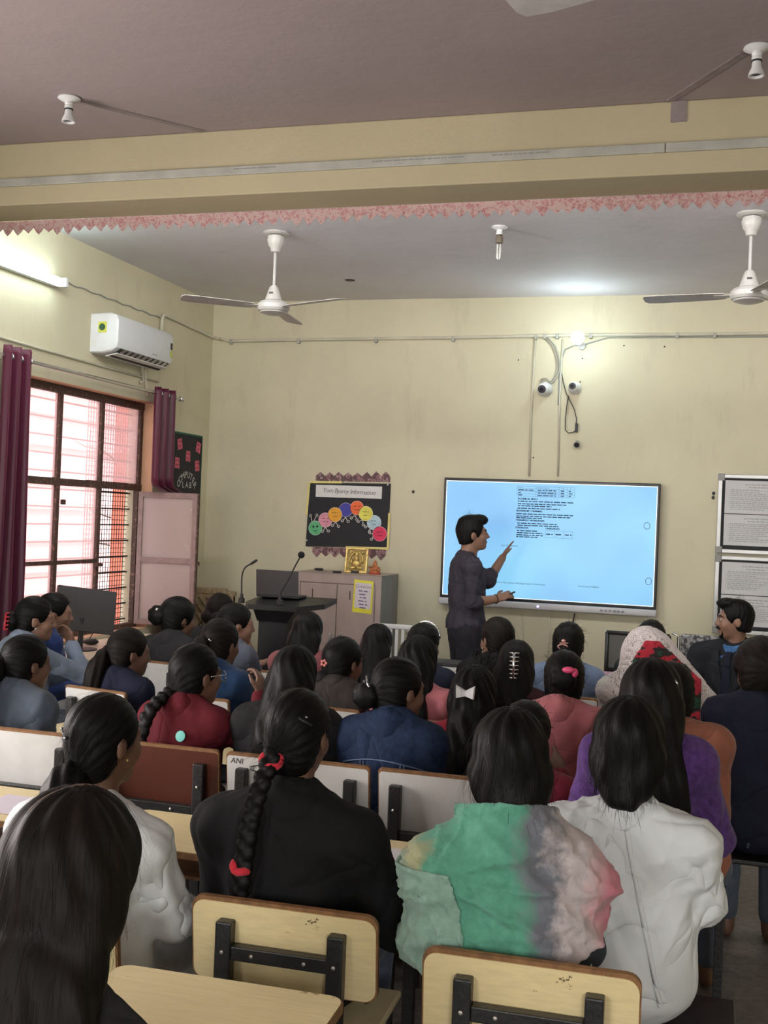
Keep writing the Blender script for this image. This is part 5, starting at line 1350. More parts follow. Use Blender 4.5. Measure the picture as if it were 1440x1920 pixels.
def hairmat(name, col, tint, rough=0.48):
    m, nt, p = nodemat(name)
    at = N(nt, 'ShaderNodeAttribute', attribute_name='flow')
    n1 = N(nt, 'ShaderNodeTexNoise', _Scale=1.0, _Detail=2.0, _Roughness=0.6); nt.links.new(at.outputs['Vector'], n1.inputs['Vector'])
    mp = N(nt, 'ShaderNodeMapping'); mp.inputs['Scale'].default_value = (0.17, 0.17, 0.4); nt.links.new(at.outputs['Vector'], mp.inputs['Vector'])
    n2 = N(nt, 'ShaderNodeTexNoise', _Scale=1.0, _Detail=2.0); nt.links.new(mp.outputs[0], n2.inputs['Vector'])
    r = N(nt, 'ShaderNodeValToRGB'); r.color_ramp.elements[0].position = 0.35; r.color_ramp.elements[1].position = 0.75
    r.color_ramp.elements[0].color = rgba(col); r.color_ramp.elements[1].color = rgba(tint)
    nt.links.new(n2.outputs['Fac'], r.inputs['Fac']); nt.links.new(r.outputs['Color'], p.inputs['Base Color'])
    ad = N(nt, 'ShaderNodeMath', operation='ADD'); nt.links.new(n1.outputs['Fac'], ad.inputs[0]); nt.links.new(n2.outputs['Fac'], ad.inputs[1])
    b = N(nt, 'ShaderNodeBump', _Strength=0.3, _Distance=0.003); nt.links.new(ad.outputs[0], b.inputs['Height']); nt.links.new(b.outputs['Normal'], p.inputs['Normal'])
    p.inputs['Roughness'].default_value = rough; p.inputs['Specular IOR Level'].default_value = 0.14
    _mats[name] = m
    return m
M_hair = hairmat('black_hair', (0.003, 0.0028, 0.003), (0.007, 0.0065, 0.0065))
M_hairb = hairmat('dark_brown_hair', (0.0045, 0.0036, 0.0033), (0.014, 0.010, 0.008), 0.55)
M_skin = mat('brown_skin', (0.155, 0.080, 0.051), 0.5, var=0.06, vscale=14, bump=0.03, bscale=200)
M_skin2 = mat('warm_brown_skin', (0.245, 0.132, 0.088), 0.5, var=0.06, vscale=14, bump=0.03, bscale=200)
def cloth(name, col, var=0.08, rough=0.85, bump=0.12, bscale=260, vscale=10, sheen=None, col2=None, crease=0.55):
    if name in _mats: return _mats[name]
    sheen = (0.12 if max(col) > 0.1 else 0.0) if sheen is None else sheen
    m = mat(name, col, rough, var=var, vscale=vscale, bump=bump, bscale=bscale, sheen=sheen, spec=0.2, col2=col2)
    nt = m.node_tree; p = nt.nodes['Principled BSDF']
    # soft creases under the weave
    tc = N(nt, 'ShaderNodeTexCoord'); n1 = N(nt, 'ShaderNodeTexNoise', _Scale=4.6, _Detail=2.0, _Roughness=0.4, _Distortion=0.7); nt.links.new(tc.outputs['Object'], n1.inputs['Vector'])
    s1 = N(nt, 'ShaderNodeMath', operation='SUBTRACT'); s1.inputs[1].default_value = 0.5; nt.links.new(n1.outputs['Fac'], s1.inputs[0])
    a1 = N(nt, 'ShaderNodeMath', operation='ABSOLUTE'); nt.links.new(s1.outputs[0], a1.inputs[0])
    q1 = N(nt, 'ShaderNodeMath', operation='POWER'); q1.inputs[1].default_value = 0.6; nt.links.new(a1.outputs[0], q1.inputs[0])
    b = N(nt, 'ShaderNodeBump', _Strength=crease, _Distance=0.05); nt.links.new(q1.outputs[0], b.inputs['Height'])
    old = [n for n in nt.nodes if n.type == 'BUMP' and n != b]
    if old: nt.links.new(b.outputs['Normal'], old[0].inputs['Normal'])
    else: nt.links.new(b.outputs['Normal'], p.inputs['Normal'])
    return m
M_trous = cloth('grey_blue_trousers', (0.09, 0.11, 0.15)); M_trw = cloth('white_cotton_trousers', (0.55, 0.56, 0.57)); M_trd = cloth('dark_trousers', (0.02, 0.02, 0.025))

def rotm(yaw=0, pitch=0, roll=0):
    """yaw about z (left positive), pitch about x (up positive), roll about y"""
    a, b, c = math.radians(yaw), math.radians(pitch), math.radians(roll)
    return np.array(Matrix.Rotation(a, 3, 'Z') @ Matrix.Rotation(b, 3, 'X') @ Matrix.Rotation(c, 3, 'Y'))
def hand(F, W, d, pn, side, curl=0.5, s=1.0, spread=0.0, k=0.006):
    d = np.array(d, float); d /= np.linalg.norm(d); pn = np.array(pn, float); pn -= d*(pn@d); pn /= np.linalg.norm(pn)
    ac = np.cross(d, pn)*side
    R = np.stack([ac, d, pn], 1)
    F.ell(W+d*0.045*s, np.array((0.038, 0.052, 0.017))*s, R, k=0.012)
    for i, (o, L) in enumerate(((0.030, 0.066), (0.010, 0.076), (-0.010, 0.071), (-0.029, 0.055))):
        b = W+d*0.083*s+ac*o*s; dirn = d+ac*spread*o*8; dirn /= np.linalg.norm(dirn); a = 0.0
        r0 = 0.0092*s
        for j, f in enumerate((0.45, 0.32, 0.23)):
            a += curl*(0.55 if j == 0 else 0.75); dd = dirn*math.cos(a)+pn*math.sin(a); e = b+dd*L*f*s
            F.cone(b, e, r0*(1-0.1*j), r0*(0.9-0.12*j), k); b = e
    b = W+d*0.022*s+ac*0.030*s; e = b+(d*0.6+ac*0.65+pn*0.25)*0.045*s; F.cone(b, e, 0.014*s, 0.010*s, 0.01)
    F.cone(e, e+(d*0.9+ac*0.15+pn*0.3)*0.034*s, 0.010*s, 0.0075*s, k)
def head_sdf(F, Hc, R, s, k=0.012, female=True):
    g = lambda x, y, z: Hc+R@(np.array((x, y, z))*s)
    e = lambda c, r, kk, sub=False: F.ell(g(*c), np.array(r)*s, R, k=kk, sub=sub)
    e((0, -0.014, 0.030), (0.073, 0.092, 0.088), 0)
    e((0, 0.028, -0.035), (0.057, 0.062, 0.078), 0.03)
    e((0, 0.064, -0.094), (0.022, 0.02, 0.018), 0.03)
    e((0, 0.076, 0.026), (0.048, 0.016, 0.012), 0.02)
    for sx in (-1, 1):
        e((sx*0.036, 0.062, -0.03), (0.022, 0.022, 0.024), 0.02)
        e((sx*0.030, 0.094, 0.004), (0.014, 0.012, 0.010), 0.008, True)
        e((sx*0.030, 0.080, 0.003), (0.0125, 0.0125, 0.011), 0.003)
        F.ell(g(sx*0.076, -0.006, -0.008), np.array((0.009, 0.020, 0.032))*s, R@rotm(sx*18), k=0.008)
    F.cone(g(0, 0.084, 0.018), g(0, 0.106, -0.026), 0.008*s, 0.012*s, 0.012)
    for sx in (-1, 1): e((sx*0.011, 0.094, -0.030), (0.010, 0.011, 0.008), 0.006)
    e((0, 0.087, -0.057), (0.022, 0.010, 0.006), 0.006); e((0, 0.085, -0.068), (0.019, 0.010, 0.007), 0.006)
def ribbons(paths, w, m, parent, name='loose_strands'):
    V = []; Fc = []; fl = []
    for pts, a in paths:
        n = len(pts); o = len(V)
        for i, p in enumerate(pts):
            t = pts[min(i+1, n-1)]-pts[max(i-1, 0)]; sd = np.cross(t, a); L = np.linalg.norm(sd); sd = sd/(L+1e-9)
            ww = w*(1-0.75*i/n)
            V.append(p-sd*ww); V.append(p+sd*ww); fl.append((o, 0, i)); fl.append((o, 0, i))
        for i in range(n-1): Fc.append((o+2*i, o+2*i+1, o+2*i+3, o+2*i+2))
    if not V: return None
    return qmesh(name, np.array(V), np.array(Fc), m, parent, np.array(fl, float)*0.37)

PEOPLE = []
def sit_clip(F, seat):
    """the body is pressed flat where it rests on the seat"""
    X, Y_, Z = F.full(); F.D = np.where((Y_ < 0.27) & (Z > seat-0.2), np.maximum(F.D, seat+0.004-Z), F.D).astype(np.float32)
def lift(P, seat):
    m = (P[:, 1] < 0.262) & (P[:, 2] > seat-0.12); P[:, 2] = np.where(m, np.maximum(P[:, 2], seat+0.002), P[:, 2]); return P
class Person: pass
def person(px, py, Y, label, top, hs=0.95, hy=0, hp=-4, ht=0, by=0, lean=0.05, side=0.0, sw=0.165, thick=0.012, hair='bun', hairkw=None,
           arms='desk', armpts=None, skin=None, bottom=None, h=0.012, hh=0.008, ears=True, fold=0.004, group=None, hands=False, vol=0.0, hm=None,
           collar=None, seat=0.445, female=True, topname='jacket', pose='sit', facecover=True, neckz=0.0, shoulder_drop=0.075, sleeve=0.94, flare=0.0):
    """a seated pupil: (px, py) is the crown of the head in the photo, Y how far down the room it sits"""
    p = Person(); skin = skin or M_skin; hm = hm or M_hair; bottom = bottom or M_trous
    Tw = onY(px, py, Y); r_ = rotm(by)
    hy, by = hy*0.72, by*0.8
    lean = lean if abs(by) > 60 else min(lean, 0.05)+0.0 if lean < 0.25 else lean
    r_ = rotm(by)
    if Y > 3.2 and abs(by) < 60 and neckz == 0.0: neckz, shoulder_drop = 0.065, 0.072
    slim = 1.0
    if Y > 3.2 and abs(by) < 60: sw *= 0.78; slim = 0.88; thick = min(thick, 0.018)
    off = r_@np.array((side, lean, 0.0)); base = np.array((Tw[0]-off[0], Tw[1]-off[1], 0.0))
    root = thing('person', label, 'person', base, math.radians(by), group)
    Hc = np.array((side, lean, Tw[2]-0.133*hs-vol)); R = rotm(hy, hp, ht)
    Nb = Hc+np.array((0, -0.040-0.25*max(0, neckz), -0.155+neckz)); hip = np.array((0, 0.0, seat+0.11))
    p.root, p.Hc, p.R, p.hs, p.Nb, p.hip = root, Hc, R, hs, Nb, hip
    p.g = lambda x, y, z: Hc+R@(np.array((x, y, z), float)*hs)
    S = [Nb+np.array((s*sw, -0.012, -shoulder_drop)) for s in (-1, 1)]
    deskz = 0.775
    A = []
    for i, s in enumerate((-1, 1)):
        if armpts is not None and armpts[i] is not None:
            E, W = (np.array(q, float) for q in armpts[i][:2])
        elif arms == 'desk':
            E = S[i]+np.array((s*(0.085 if Y < 3.2 else 0.018), 0.15, -0.20)); E[2] = max(min(E[2], deskz+0.03), deskz-0.07) if S[i][2] > deskz+0.1 else S[i][2]-0.14
            W = E+np.array((-s*(0.13 if Y < 3.2 else 0.06), 0.17, 0.0)); W[2] = deskz+0.012
        elif arms == 'lap':
            E = S[i]+np.array((s*(0.07 if Y < 3.2 else 0.015), 0.03, -0.25)); W = E+np.array((-s*(0.12 if Y < 3.2 else 0.07), 0.19, -0.03)); W[2] = max(W[2], seat+0.155)
        else:
            E = S[i]+np.array((s*0.06, 0.0, -0.26)); W = E+np.array((-s*0.03, 0.16, -0.12))
        A.append((E, W))
    p.S, p.A = S, A
    K = [np.array((s*0.085, 0.36, seat+0.072)) for s in (-1, 1)]; An = [np.array((s*0.085, 0.27, 0.085)) for s in (-1, 1)]
    def torso(F, th, fl=0.0):
        F.ell(hip+np.array((0, 0.01, -0.0)), np.array(((0.155+fl*0.5)*slim, 0.128, 0.112))+th, k=0)
        ch = Nb+np.array((0, 0.012, -0.20)); ab = (hip+ch)/2+np.array((0, -0.012, 0.0))
        L = np.linalg.norm(ch-hip)
        F.ell(ab, np.array(((0.128+fl)*slim, 0.105, max(0.12, L*0.55)))+th, k=0.05)
        F.ell(ch, np.array(((0.145+fl*0.6)*slim, 0.10, 0.165))+th, k=0.05)
        F.ell(Nb+np.array((0, -0.03, -0.13)), np.array((0.135*slim, 0.066, 0.115))+th, k=0.05)
        F.cone(S[0], S[1], 0.045+th, 0.045+th, 0.05)
        for i in (0, 1): F.cone(Nb+np.array((0, -0.012, -0.015)), S[i], 0.046+th, 0.045+th, 0.04)
    def arm(F, th, sl=1.0, r=(0.043, 0.036, 0.027)):
        for i in (0, 1):
            E, W = A[i]; W2 = E+(W-E)*sl
            F.cone(S[i], E, r[0]+th, r[1]+th, 0.03); F.cone(E, W2, r[1]+th*1.05, r[2]+th*1.2, 0.012)
    p.torso, p.arm = torso, arm
    allp = [Hc+0.15, Hc-0.16, hip+np.array((0.25, 0.2, 0.2)), hip-np.array((0.25, 0.25, 0.2))]+[S[0]-0.1, S[1]+0.1]+[q for a in A for q in a]
    lo = np.min(allp, 0)-0.14; hi = np.max(allp, 0)+0.14
    # ---- body: one continuous skin surface, head to feet
    hb = h if not hands else min(h, 0.0075)
    F = Field(np.minimum(lo, np.array((-0.3, -0.3, 0.0))), np.maximum(hi, np.array((0.3, 0.65, 0.6))), hb)
    torso(F, -0.012); arm(F, 0.0)
    for i in (0, 1):
        E, W = A[i]; d = W-E
        pn = armpts[i][2] if armpts is not None and armpts[i] is not None and len(armpts[i]) > 2 else (0, 0, -1)
        kw = armpts[i][3] if armpts is not None and armpts[i] is not None and len(armpts[i]) > 3 else {}
        if hands: hand(F, W, kw.get('dir', d), pn, (-1, 1)[i]*kw.get('flip', 1), kw.get('curl', 0.45), 0.92, kw.get('spread', 0.0))
        else:
            dn = d/np.linalg.norm(d); F.ell(W+dn*0.05, (0.036, 0.036, 0.02), k=0.02); F.cone(W+dn*0.07, W+dn*0.14+np.array((0, 0, -0.01)), 0.020, 0.012, 0.02)
        F.cone(hip+np.array(((-1, 1)[i]*0.08, 0.02, -0.03)), K[i], 0.070, 0.048, 0.04); F.cone(K[i], An[i], 0.046, 0.035, 0.02)
        F.cone(An[i]+np.array((0, -0.01, -0.045)), An[i]+np.array((0, 0.11, -0.06)), 0.03, 0.022, 0.03)
    head_sdf(F, Hc, R, hs, female=female)
    F.cone(p.g(0, -0.022, -0.05), Nb+np.array((0, 0.01, -0.03)), 0.052*hs, 0.058, 0.025)
    sit_clip(F, seat); P, Q = F.mesh(); P = relax(P, Q, 1); P = lift(P, seat)
    p.body = qmesh('body', P, Q, skin, root)
    # ---- upper garment
    ht_ = h if h < 0.012 else 0.012
    F = Field(lo, hi, ht_); torso(F, thick, flare); arm(F, thick, sleeve)
    F.cone(p.g(0, -0.02, -0.03), Nb, 0.045*hs, 0.045, 0, True)
    sit_clip(F, seat); P, Q = F.mesh(); P = relax(P, Q, 2); Nn = vnormals(P, Q)
    d = folds(P, fold, int(px)+3)
    low = np.clip((P[:, 2]-(hip[2]+0.03))/0.1, 0, 1)*0.7+0.3
    P = lift(P+Nn*(d*low)[:, None], seat)
    p.top = qmesh(topname, P, Q, top, root)
    # ---- lower garment
    F = Field((-0.34, -0.26, 0.05), (0.34, 0.62, seat+0.28), 0.014)
    F.ell(hip+np.array((0, 0.005, -0.02)), (0.160*slim, 0.134, 0.10), k=0)
    for i in (0, 1):
        F.cone(hip+np.array(((-1, 1)[i]*0.08, 0.02, -0.03)), K[i], 0.078, 0.058, 0.03); F.cone(K[i], An[i]+np.array((0, 0, 0.03)), 0.056, 0.046, 0.02)
    sit_clip(F, seat); P, Q = F.mesh(); P = relax(P, Q, 2); P = lift(P+vnormals(P, Q)*folds(P, 0.003, int(px)+9)[:, None], seat)
    p.trous = qmesh('trousers', P, Q, bottom, root)
    PEOPLE.append(p)
    # ---- hair
    do_hair(p, hair, hairkw or {}, hh, ears, vol, hm)
    if collar:
        ring = []
        cm, chh, cr = collar
        F = Field(Nb-0.16, Nb+0.16, 0.008)
        F.cone(Nb+np.array((0, 0.012, -0.055)), Nb+np.array((0, 0.02, 0.03+chh)), 0.074+cr, 0.066+cr, 0)
        F.cone(Nb+np.array((0, 0.012, -0.1)), Nb+np.array((0, 0.024, 0.2)), 0.068+cr, 0.059+cr, 0, True)
        X, Y_, Z = F.full(); F.D = np.maximum(F.D, Z-(Nb[2]+0.012+chh)-(Y_-Nb[1])*-0.25)
        P, Q = F.mesh(); P = relax(P, Q, 1); qmesh('collar', P, Q, cm, root)
    return p

def cap_field(p, hh, ears, vol, nape=True, lo_ext=0.0, short=False):
    g, s, R = p.g, p.hs, p.R
    ext = 0.20
    F = Field(p.Hc-np.array((ext, ext, ext+lo_ext)), p.Hc+ext, hh)
    v = vol
    F.ell(g(0, -0.018, 0.034), np.array((0.085+v, 0.104+v, 0.097+v))*s, R, k=0)
    if nape: F.ell(g(0, -0.048, -0.035), np.array((0.077+v*0.6, 0.058+v*0.6, 0.080))*s, R, k=0.03)
    F.ell(g(0, 0.118, -0.048), np.array((0.084, 0.098, 0.13))*s, R, k=0.01, sub=True)
    F.ell(g(0, 0.06, -0.115), np.array((0.095, 0.09, 0.075))*s, R, k=0.01, sub=True)
    if ears:
        for sx in (-1, 1): F.ell(g(sx*0.092, 0.004, -0.022), np.array((0.032, 0.026, 0.042))*s, R, k=0.008, sub=True)
    if short:
        F.ell(g(0, -0.03, -0.13), np.array((0.12, 0.12, 0.075))*s, R, k=0.01, sub=True)
    return F
def cap_flow(p, P, tie):
    """strands run from the hairline to the tie (or crown): angle round that axis is the across-strand coordinate"""
    q = (P-p.Hc)@p.R/p.hs; o = np.array((0, -0.01, 0.0)); ax = np.array(tie, float)-o; ax /= np.linalg.norm(ax)
    u = np.cross(ax, (1, 0, 0)); u /= np.linalg.norm(u); w = np.cross(ax, u); q = q-o
    ph = np.arctan2(q@w, q@u); th = np.arccos(np.clip(q@ax/(np.linalg.norm(q, axis=1)+1e-9), -1, 1))
    return np.stack([np.cos(ph)*42, np.sin(ph)*42, th*1.6], 1), ph, th
def tail_flow(P): return np.stack([P[:, 0]*420, P[:, 1]*420, P[:, 2]*16], 1)
def do_hair(p, style, kw, hh, ears, vol, hm):
    g = p.g; root = p.root; Nb = p.Nb
    rs = np.random.RandomState(int(abs(p.Hc[2]*1e4)+p.root.location.x*997) % 100000)
    tie = kw.get('tie', (0, -0.112, 0.01))
    if style == 'none': return
    F = cap_field(p, hh, ears, vol, lo_ext=kw.get('ext', 0.0), short=(style == 'short'))
    if style == 'short':
        for (c, r) in kw.get('lumps', ()): F.ell(g(*c), np.array(r)*p.hs, p.R, k=0.02)
    if style in ('loose',):
        F2 = Field(p.Hc-np.array((0.26, 0.26, kw.get('len', 0.35)+0.12)), p.Hc+0.22, hh)
        F = F2
        v = vol; s = p.hs
        F.ell(g(0, -0.018, 0.034), np.array((0.085+v, 0.104+v, 0.097+v))*s, p.R, k=0)
        F.ell(g(0, -0.048, -0.035), np.array((0.085+v, 0.062+v, 0.085))*s, p.R, k=0.03)
        F.ell(g(0, 0.118, -0.048), np.array((0.084, 0.098, 0.13))*s, p.R, k=0.01, sub=True)
        F.ell(g(0, 0.07, -0.13), np.array((0.085, 0.09, 0.085))*s, p.R, k=0.01, sub=True)
        L = kw.get('len', 0.35); w0, w1 = kw.get('w', (0.088, 0.10)); sx = kw.get('sx', 0.0); n = 9
        for i in range(n):
            t = i/(n-1); z = p.Hc[2]-0.01-L*t
            dz = p.Hc[2]-z
            yb = p.Hc[1]-0.05-0.105*min(1, dz/0.20)+kw.get('yo', 0.0)-0.0*t
            x = p.Hc[0]+sx*t
            w = w0+(w1-w0)*min(1, t*1.6)
            if t > 0.75: w *= 1-0.35*(t-0.75)/0.25
            F.ell((x, yb, z), (w, 0.040+0.012*(1-t), L/(n-1)*1.5), k=0.03)
        for sgn, L2, xo in kw.get('front', ()):       # locks falling in front of a shoulder
            pts = [g(sgn*0.078, 0.0, 0.0), g(sgn*0.088, 0.02, -0.08), p.Hc+np.array((sgn*(0.10+xo), 0.0, -0.17)), p.Hc+np.array((sgn*(0.11+xo), 0.03, -0.17-L2))]
            F.chain(pts, [0.02, 0.026, 0.026, 0.012], 0.02)
        P, Q = F.mesh(); P = relax(P, Q, 1); Nn = vnormals(P, Q)
        fl, ph, th = cap_flow(p, P, (0, -0.03, 0.125))
        az = np.arctan2(P[:, 0]-p.Hc[0]-0.5*sx*np.clip((p.Hc[2]-P[:, 2])/L, 0, 1), -(P[:, 1]-p.Hc[1]-0.03)); fl = np.stack([np.cos(az)*46, np.sin(az)*46, P[:, 2]*9], 1)
        wgt = np.clip((p.Hc[2]-0.01-P[:, 2])/0.10, 0, 1)[:, None]
        ripple = np.sin(P[:, 0]*95+4*np.sin(P[:, 2]*7)+P[:, 1]*40)*wgt[:, 0]+np.sin(ph*13+2*np.sin(th*3))*(1-wgt[:, 0])*0.7
        P = P+Nn*(ripple*kw.get('rip', 0.003))[:, None]
        p.hair = qmesh('hair', P, Q, hm, root, fl)
    else:
        P, Q = F.mesh(); P = relax(P, Q, 1); Nn = vnormals(P, Q); fl, ph, th = cap_flow(p, P, tie)
        P = P+Nn*((np.sin(ph*19+1.5*np.sin(th*4+1))+0.6*np.sin(ph*37+2))*0.0011*np.clip(th*2, 0, 1))[:, None]
        p.hair = qmesh('hair', P, Q, hm, root, fl)
    T = g(*tie)
    back = lambda z: Nb[1]-0.105-kw.get('gap', 0.012)-0.02*np.clip((Nb[2]-z)/0.2, 0, 1)
    def hang(L, sx=0.0, n=8, r=0.03):
        pts = [T]
        for i in range(1, n):
            t = i/(n-1); z = T[2]-L*t; y = min(T[1]-0.012*min(1, t*3), back(z)-r) if z < Nb[2]+0.05 else T[1]-0.02-0.02*t
            pts.append(np.array((T[0]+sx*t, y if z >= Nb[2]+0.05 else min(y, T[1]), z)))
        for _ in range(2):
            q = [pts[0]]+[(pts[i-1]+2*pts[i]+pts[i+1])/4 for i in range(1, n-1)]+[pts[-1]]; pts = q
        return pts
    if style in ('pony', 'half'):
        L = kw.get('len', 0.3); r = kw.get('r', 0.032); n = 9; pts = hang(L, kw.get('sx', 0.0), n, r)
        lo = np.min(pts, 0)-0.12; hi = np.max(pts, 0)+0.12; F = Field(lo, hi, hh)
        for i in range(n-1):
            a, b = i/(n-1), (i+1)/(n-1); rr = lambda t: r*(0.65+0.6*math.sin(min(1, t*1.8+0.12)*math.pi*0.62))*(1 if t < 0.65 else 1-0.8*(t-0.65)/0.35)
            F.cone(pts[i], pts[i+1], max(0.006, rr(a)), max(0.006, rr(b)), 0.02)
            if style == 'half': F.ell((pts[i]+pts[i+1])/2, (kw.get('w', 0.08)*(0.5+0.5*min(1, b*3))*(1 if b < 0.7 else 1-0.5*(b-0.7)/0.3), r*0.9, L/n*1.1), k=0.02)
        P, Q = F.mesh(); P = relax(P, Q, 1); Nn = vnormals(P, Q)
        P = P+Nn*(np.sin(P[:, 0]*150+3*np.sin(P[:, 2]*11)+P[:, 1]*90)*0.0028)[:, None]
        p.tail = qmesh('ponytail', P, Q, hm, root, tail_flow(P))
    elif style == 'braid':
        L = kw.get('len', 0.35); r = kw.get('r', 0.026); n = 10; pts = hang(L, kw.get('sx', 0.0), n, r)
        lo = np.min(pts, 0)-0.08; hi = np.max(pts, 0)+0.08; F = Field(lo, hi, min(hh, 0.007))
        P3 = np.array(pts); cl_ = np.concatenate([[0], np.cumsum(np.linalg.norm(np.diff(P3, axis=0), axis=1))]); tl_ = np.linspace(0, cl_[-1], n)
        P3 = np.stack([np.interp(tl_, cl_, P3[:, a_]) for a_ in range(3)], 1); m_ = int(cl_[-1]/(r*0.70))
        for j in range(m_):
            t = j/m_*(n-1); i = min(n-2, int(t)); c = P3[i]+(P3[i+1]-P3[i])*(t-i); sg = 1 if j % 2 else -1
            f = 1.0 if j < m_*0.75 else 1-0.5*(j-m_*0.75)/(m_*0.25)
            F.ell(c+np.array((sg*r*0.34*f, -0.003, 0)), np.array((r*0.74*f, r*0.68*f, r*0.98)), rotm(0, 0, sg*32), k=0.004)
        P, Q = F.mesh(); P = relax(P, Q, 1); p.braid_pts = P3
        p.tail = qmesh('braid', P, Q, hm, root, tail_flow(P))
        if kw.get('tuft', True):
            F = Field(P3[-1]-0.12, P3[-1]+0.08, 0.007); F.chain([P3[-1]+np.array((0, 0, 0.01)), P3[-1]+np.array((0.003, -0.003, -0.03)), P3[-1]+np.array((-0.004, 0, -0.08))], [0.011, 0.016, 0.005], 0.01)
            P, Q = F.mesh(); qmesh('braid_end', P, Q, hm, root, tail_flow(P))
    elif style == 'bun':
        c = kw.get('pos', (0, -0.125, -0.03)); r = kw.get('r', 0.042); C0 = g(*c); F = Field(C0-r*2.2, C0+r*2.2, min(hh, 0.007))
        F.ell(C0, (r, r*0.8, r), k=0)
        for j in range(7):
            a = j*0.9; F.ell(C0+np.array((math.cos(a)*r*0.62, -r*0.25, math.sin(a)*r*0.62)), (r*0.45, r*0.42, r*0.45), k=0.006)
        P, Q = F.mesh(); P = relax(P, Q, 1); d = P-C0; ang = np.arctan2(d[:, 2], d[:, 0]); rad = np.hypot(d[:, 0], d[:, 2])
        p.tail = qmesh('bun', P, Q, hm, root, np.stack([rad*300+ang*2, d[:, 1]*300, ang*0.6], 1))
    # flyaway strands
    nf = kw.get('fly', 130)
    if nf:
        paths = []; me = p.hair.data; nv = len(me.vertices); co = np.empty(nv*3); me.vertices.foreach_get('co', co); co = co.reshape(-1, 3); no = np.empty(nv*3); me.vertices.foreach_get('normal', no); no = no.reshape(-1, 3)
        tv_ = np.array(T if style != 'loose' else p.Hc+np.array((0, -0.16, -0.5)))
        for i in rs.randint(0, nv, nf):
            a = co[i]; nrm = no[i]
            d = (tv_-a) if style != 'loose' else np.array((a[0]-p.Hc[0], -0.1, -1.0 if a[2] < p.Hc[2]+0.03 else -0.45)); d = d-nrm*(d@nrm); d /= np.linalg.norm(d)+1e-9
            L = rs.uniform(0.03, 0.10); lift = rs.uniform(0.001, 0.012)*(rs.rand()**2*2); jit = rs.randn(3)*0.012
            pts = [a+d*L*t+nrm*(0.0012+lift*math.sin(t*math.pi))+jit*t*t-nrm*0.02*(L*t/0.1)**2*0.6+np.array((0, 0, -0.004*t*t)) for t in np.linspace(0, 1, 6)]
            paths.append((pts, nrm))
        o = ribbons(paths, kw.get('fw', 0.0008), hm, root)
        if o is not None: o['kind'] = 'stuff'
# ------------------------------------------------------------------ the class
CT = {}
def ct(n, c, **k):
    if n not in CT: CT[n] = cloth(n, c, **k)
    return CT[n]
M_silver = mat('silver_clip', (0.75, 0.75, 0.76), 0.2, metal=1.0, var=0.05)
M_redel = cloth('red_elastic', (0.55, 0.03, 0.05)); M_pinkpl = mat('pink_plastic', (0.75, 0.08, 0.20), 0.35, var=0.05); M_whpl = mat('white_clip_plastic', (0.8, 0.8, 0.8), 0.35, var=0.03)
def part(p, mb, name, m, smooth=True, label=None):
    o = mb.obj(name, m, p.root, smooth)
    if label: o['label'] = label
    return o
def ring_tie(p, c, r, m, axis=(0, 0, 1), tr=0.009, name='hair_tie'):
    q = Vector(axis).to_track_quat('Z', 'Y').to_matrix(); pts = []
    for k in range(17):
        a = 2*math.pi*k/16; v = q @ Vector((r*math.cos(a), r*math.sin(a), 0.003*math.sin(3*a))); pts.append(tuple(np.array(c)+np.array(v)))
    return part(p, MB().tube(pts, tr, 8, cap=False), name, m)
def bead(p, pos, r, m, name='hair_bead'): return part(p, MB().ball(tuple(p.g(*pos)), r, 10, 8), name, m)
def slide(p, a, b, m, r=0.003, name='hair_slide'): return part(p, MB().tube([tuple(p.g(*a)), tuple(p.g(*[(a[i]+b[i])/2*(1.03 if i < 2 else 1) for i in range(3)])), tuple(p.g(*b))], r, 6), name, m)
def claw(p, pos, m, L=0.05, n=6, rot=0.0, name='claw_clip'):
    """a claw clip: a spine with teeth on both sides, seen on the back of the head"""
    c = np.array(pos); mb = MB()
    ca, sa = math.cos(rot), math.sin(rot)
    for s in (-1, 1):
        for k in range(n):
            t = -L+2*L*k/(n-1); x, z = s*0.004, t
            pts = []
            for j in range(5):
                u = j/4; xx = s*(0.003+0.022*u); yy = -0.012*math.cos(u*1.4)+0.010*u; zz = t
                pts.append(tuple(p.g(*(c+np.array((xx*ca-zz*sa, yy, xx*sa+zz*ca))))))
            mb.tube(pts, [0.0045, 0.0042, 0.004, 0.0035, 0.002], 6)
    mb.tube([tuple(p.g(*(c+np.array((-t*sa, -0.013, t*ca))))) for t in (-L, 0, L)], 0.006, 6)
    return part(p, mb, name, m)
def earring(p, s, m): return part(p, MB().ball(tuple(p.g(s*0.084, 0.004, -0.042)), 0.006, 8, 6), 'earring', m)

black_j = ct('black_jacket_cloth', (0.0075, 0.0075, 0.008), var=0.15); white_k = ct('white_kurta_cotton', (0.66, 0.70, 0.71), var=0.03, crease=0.62)
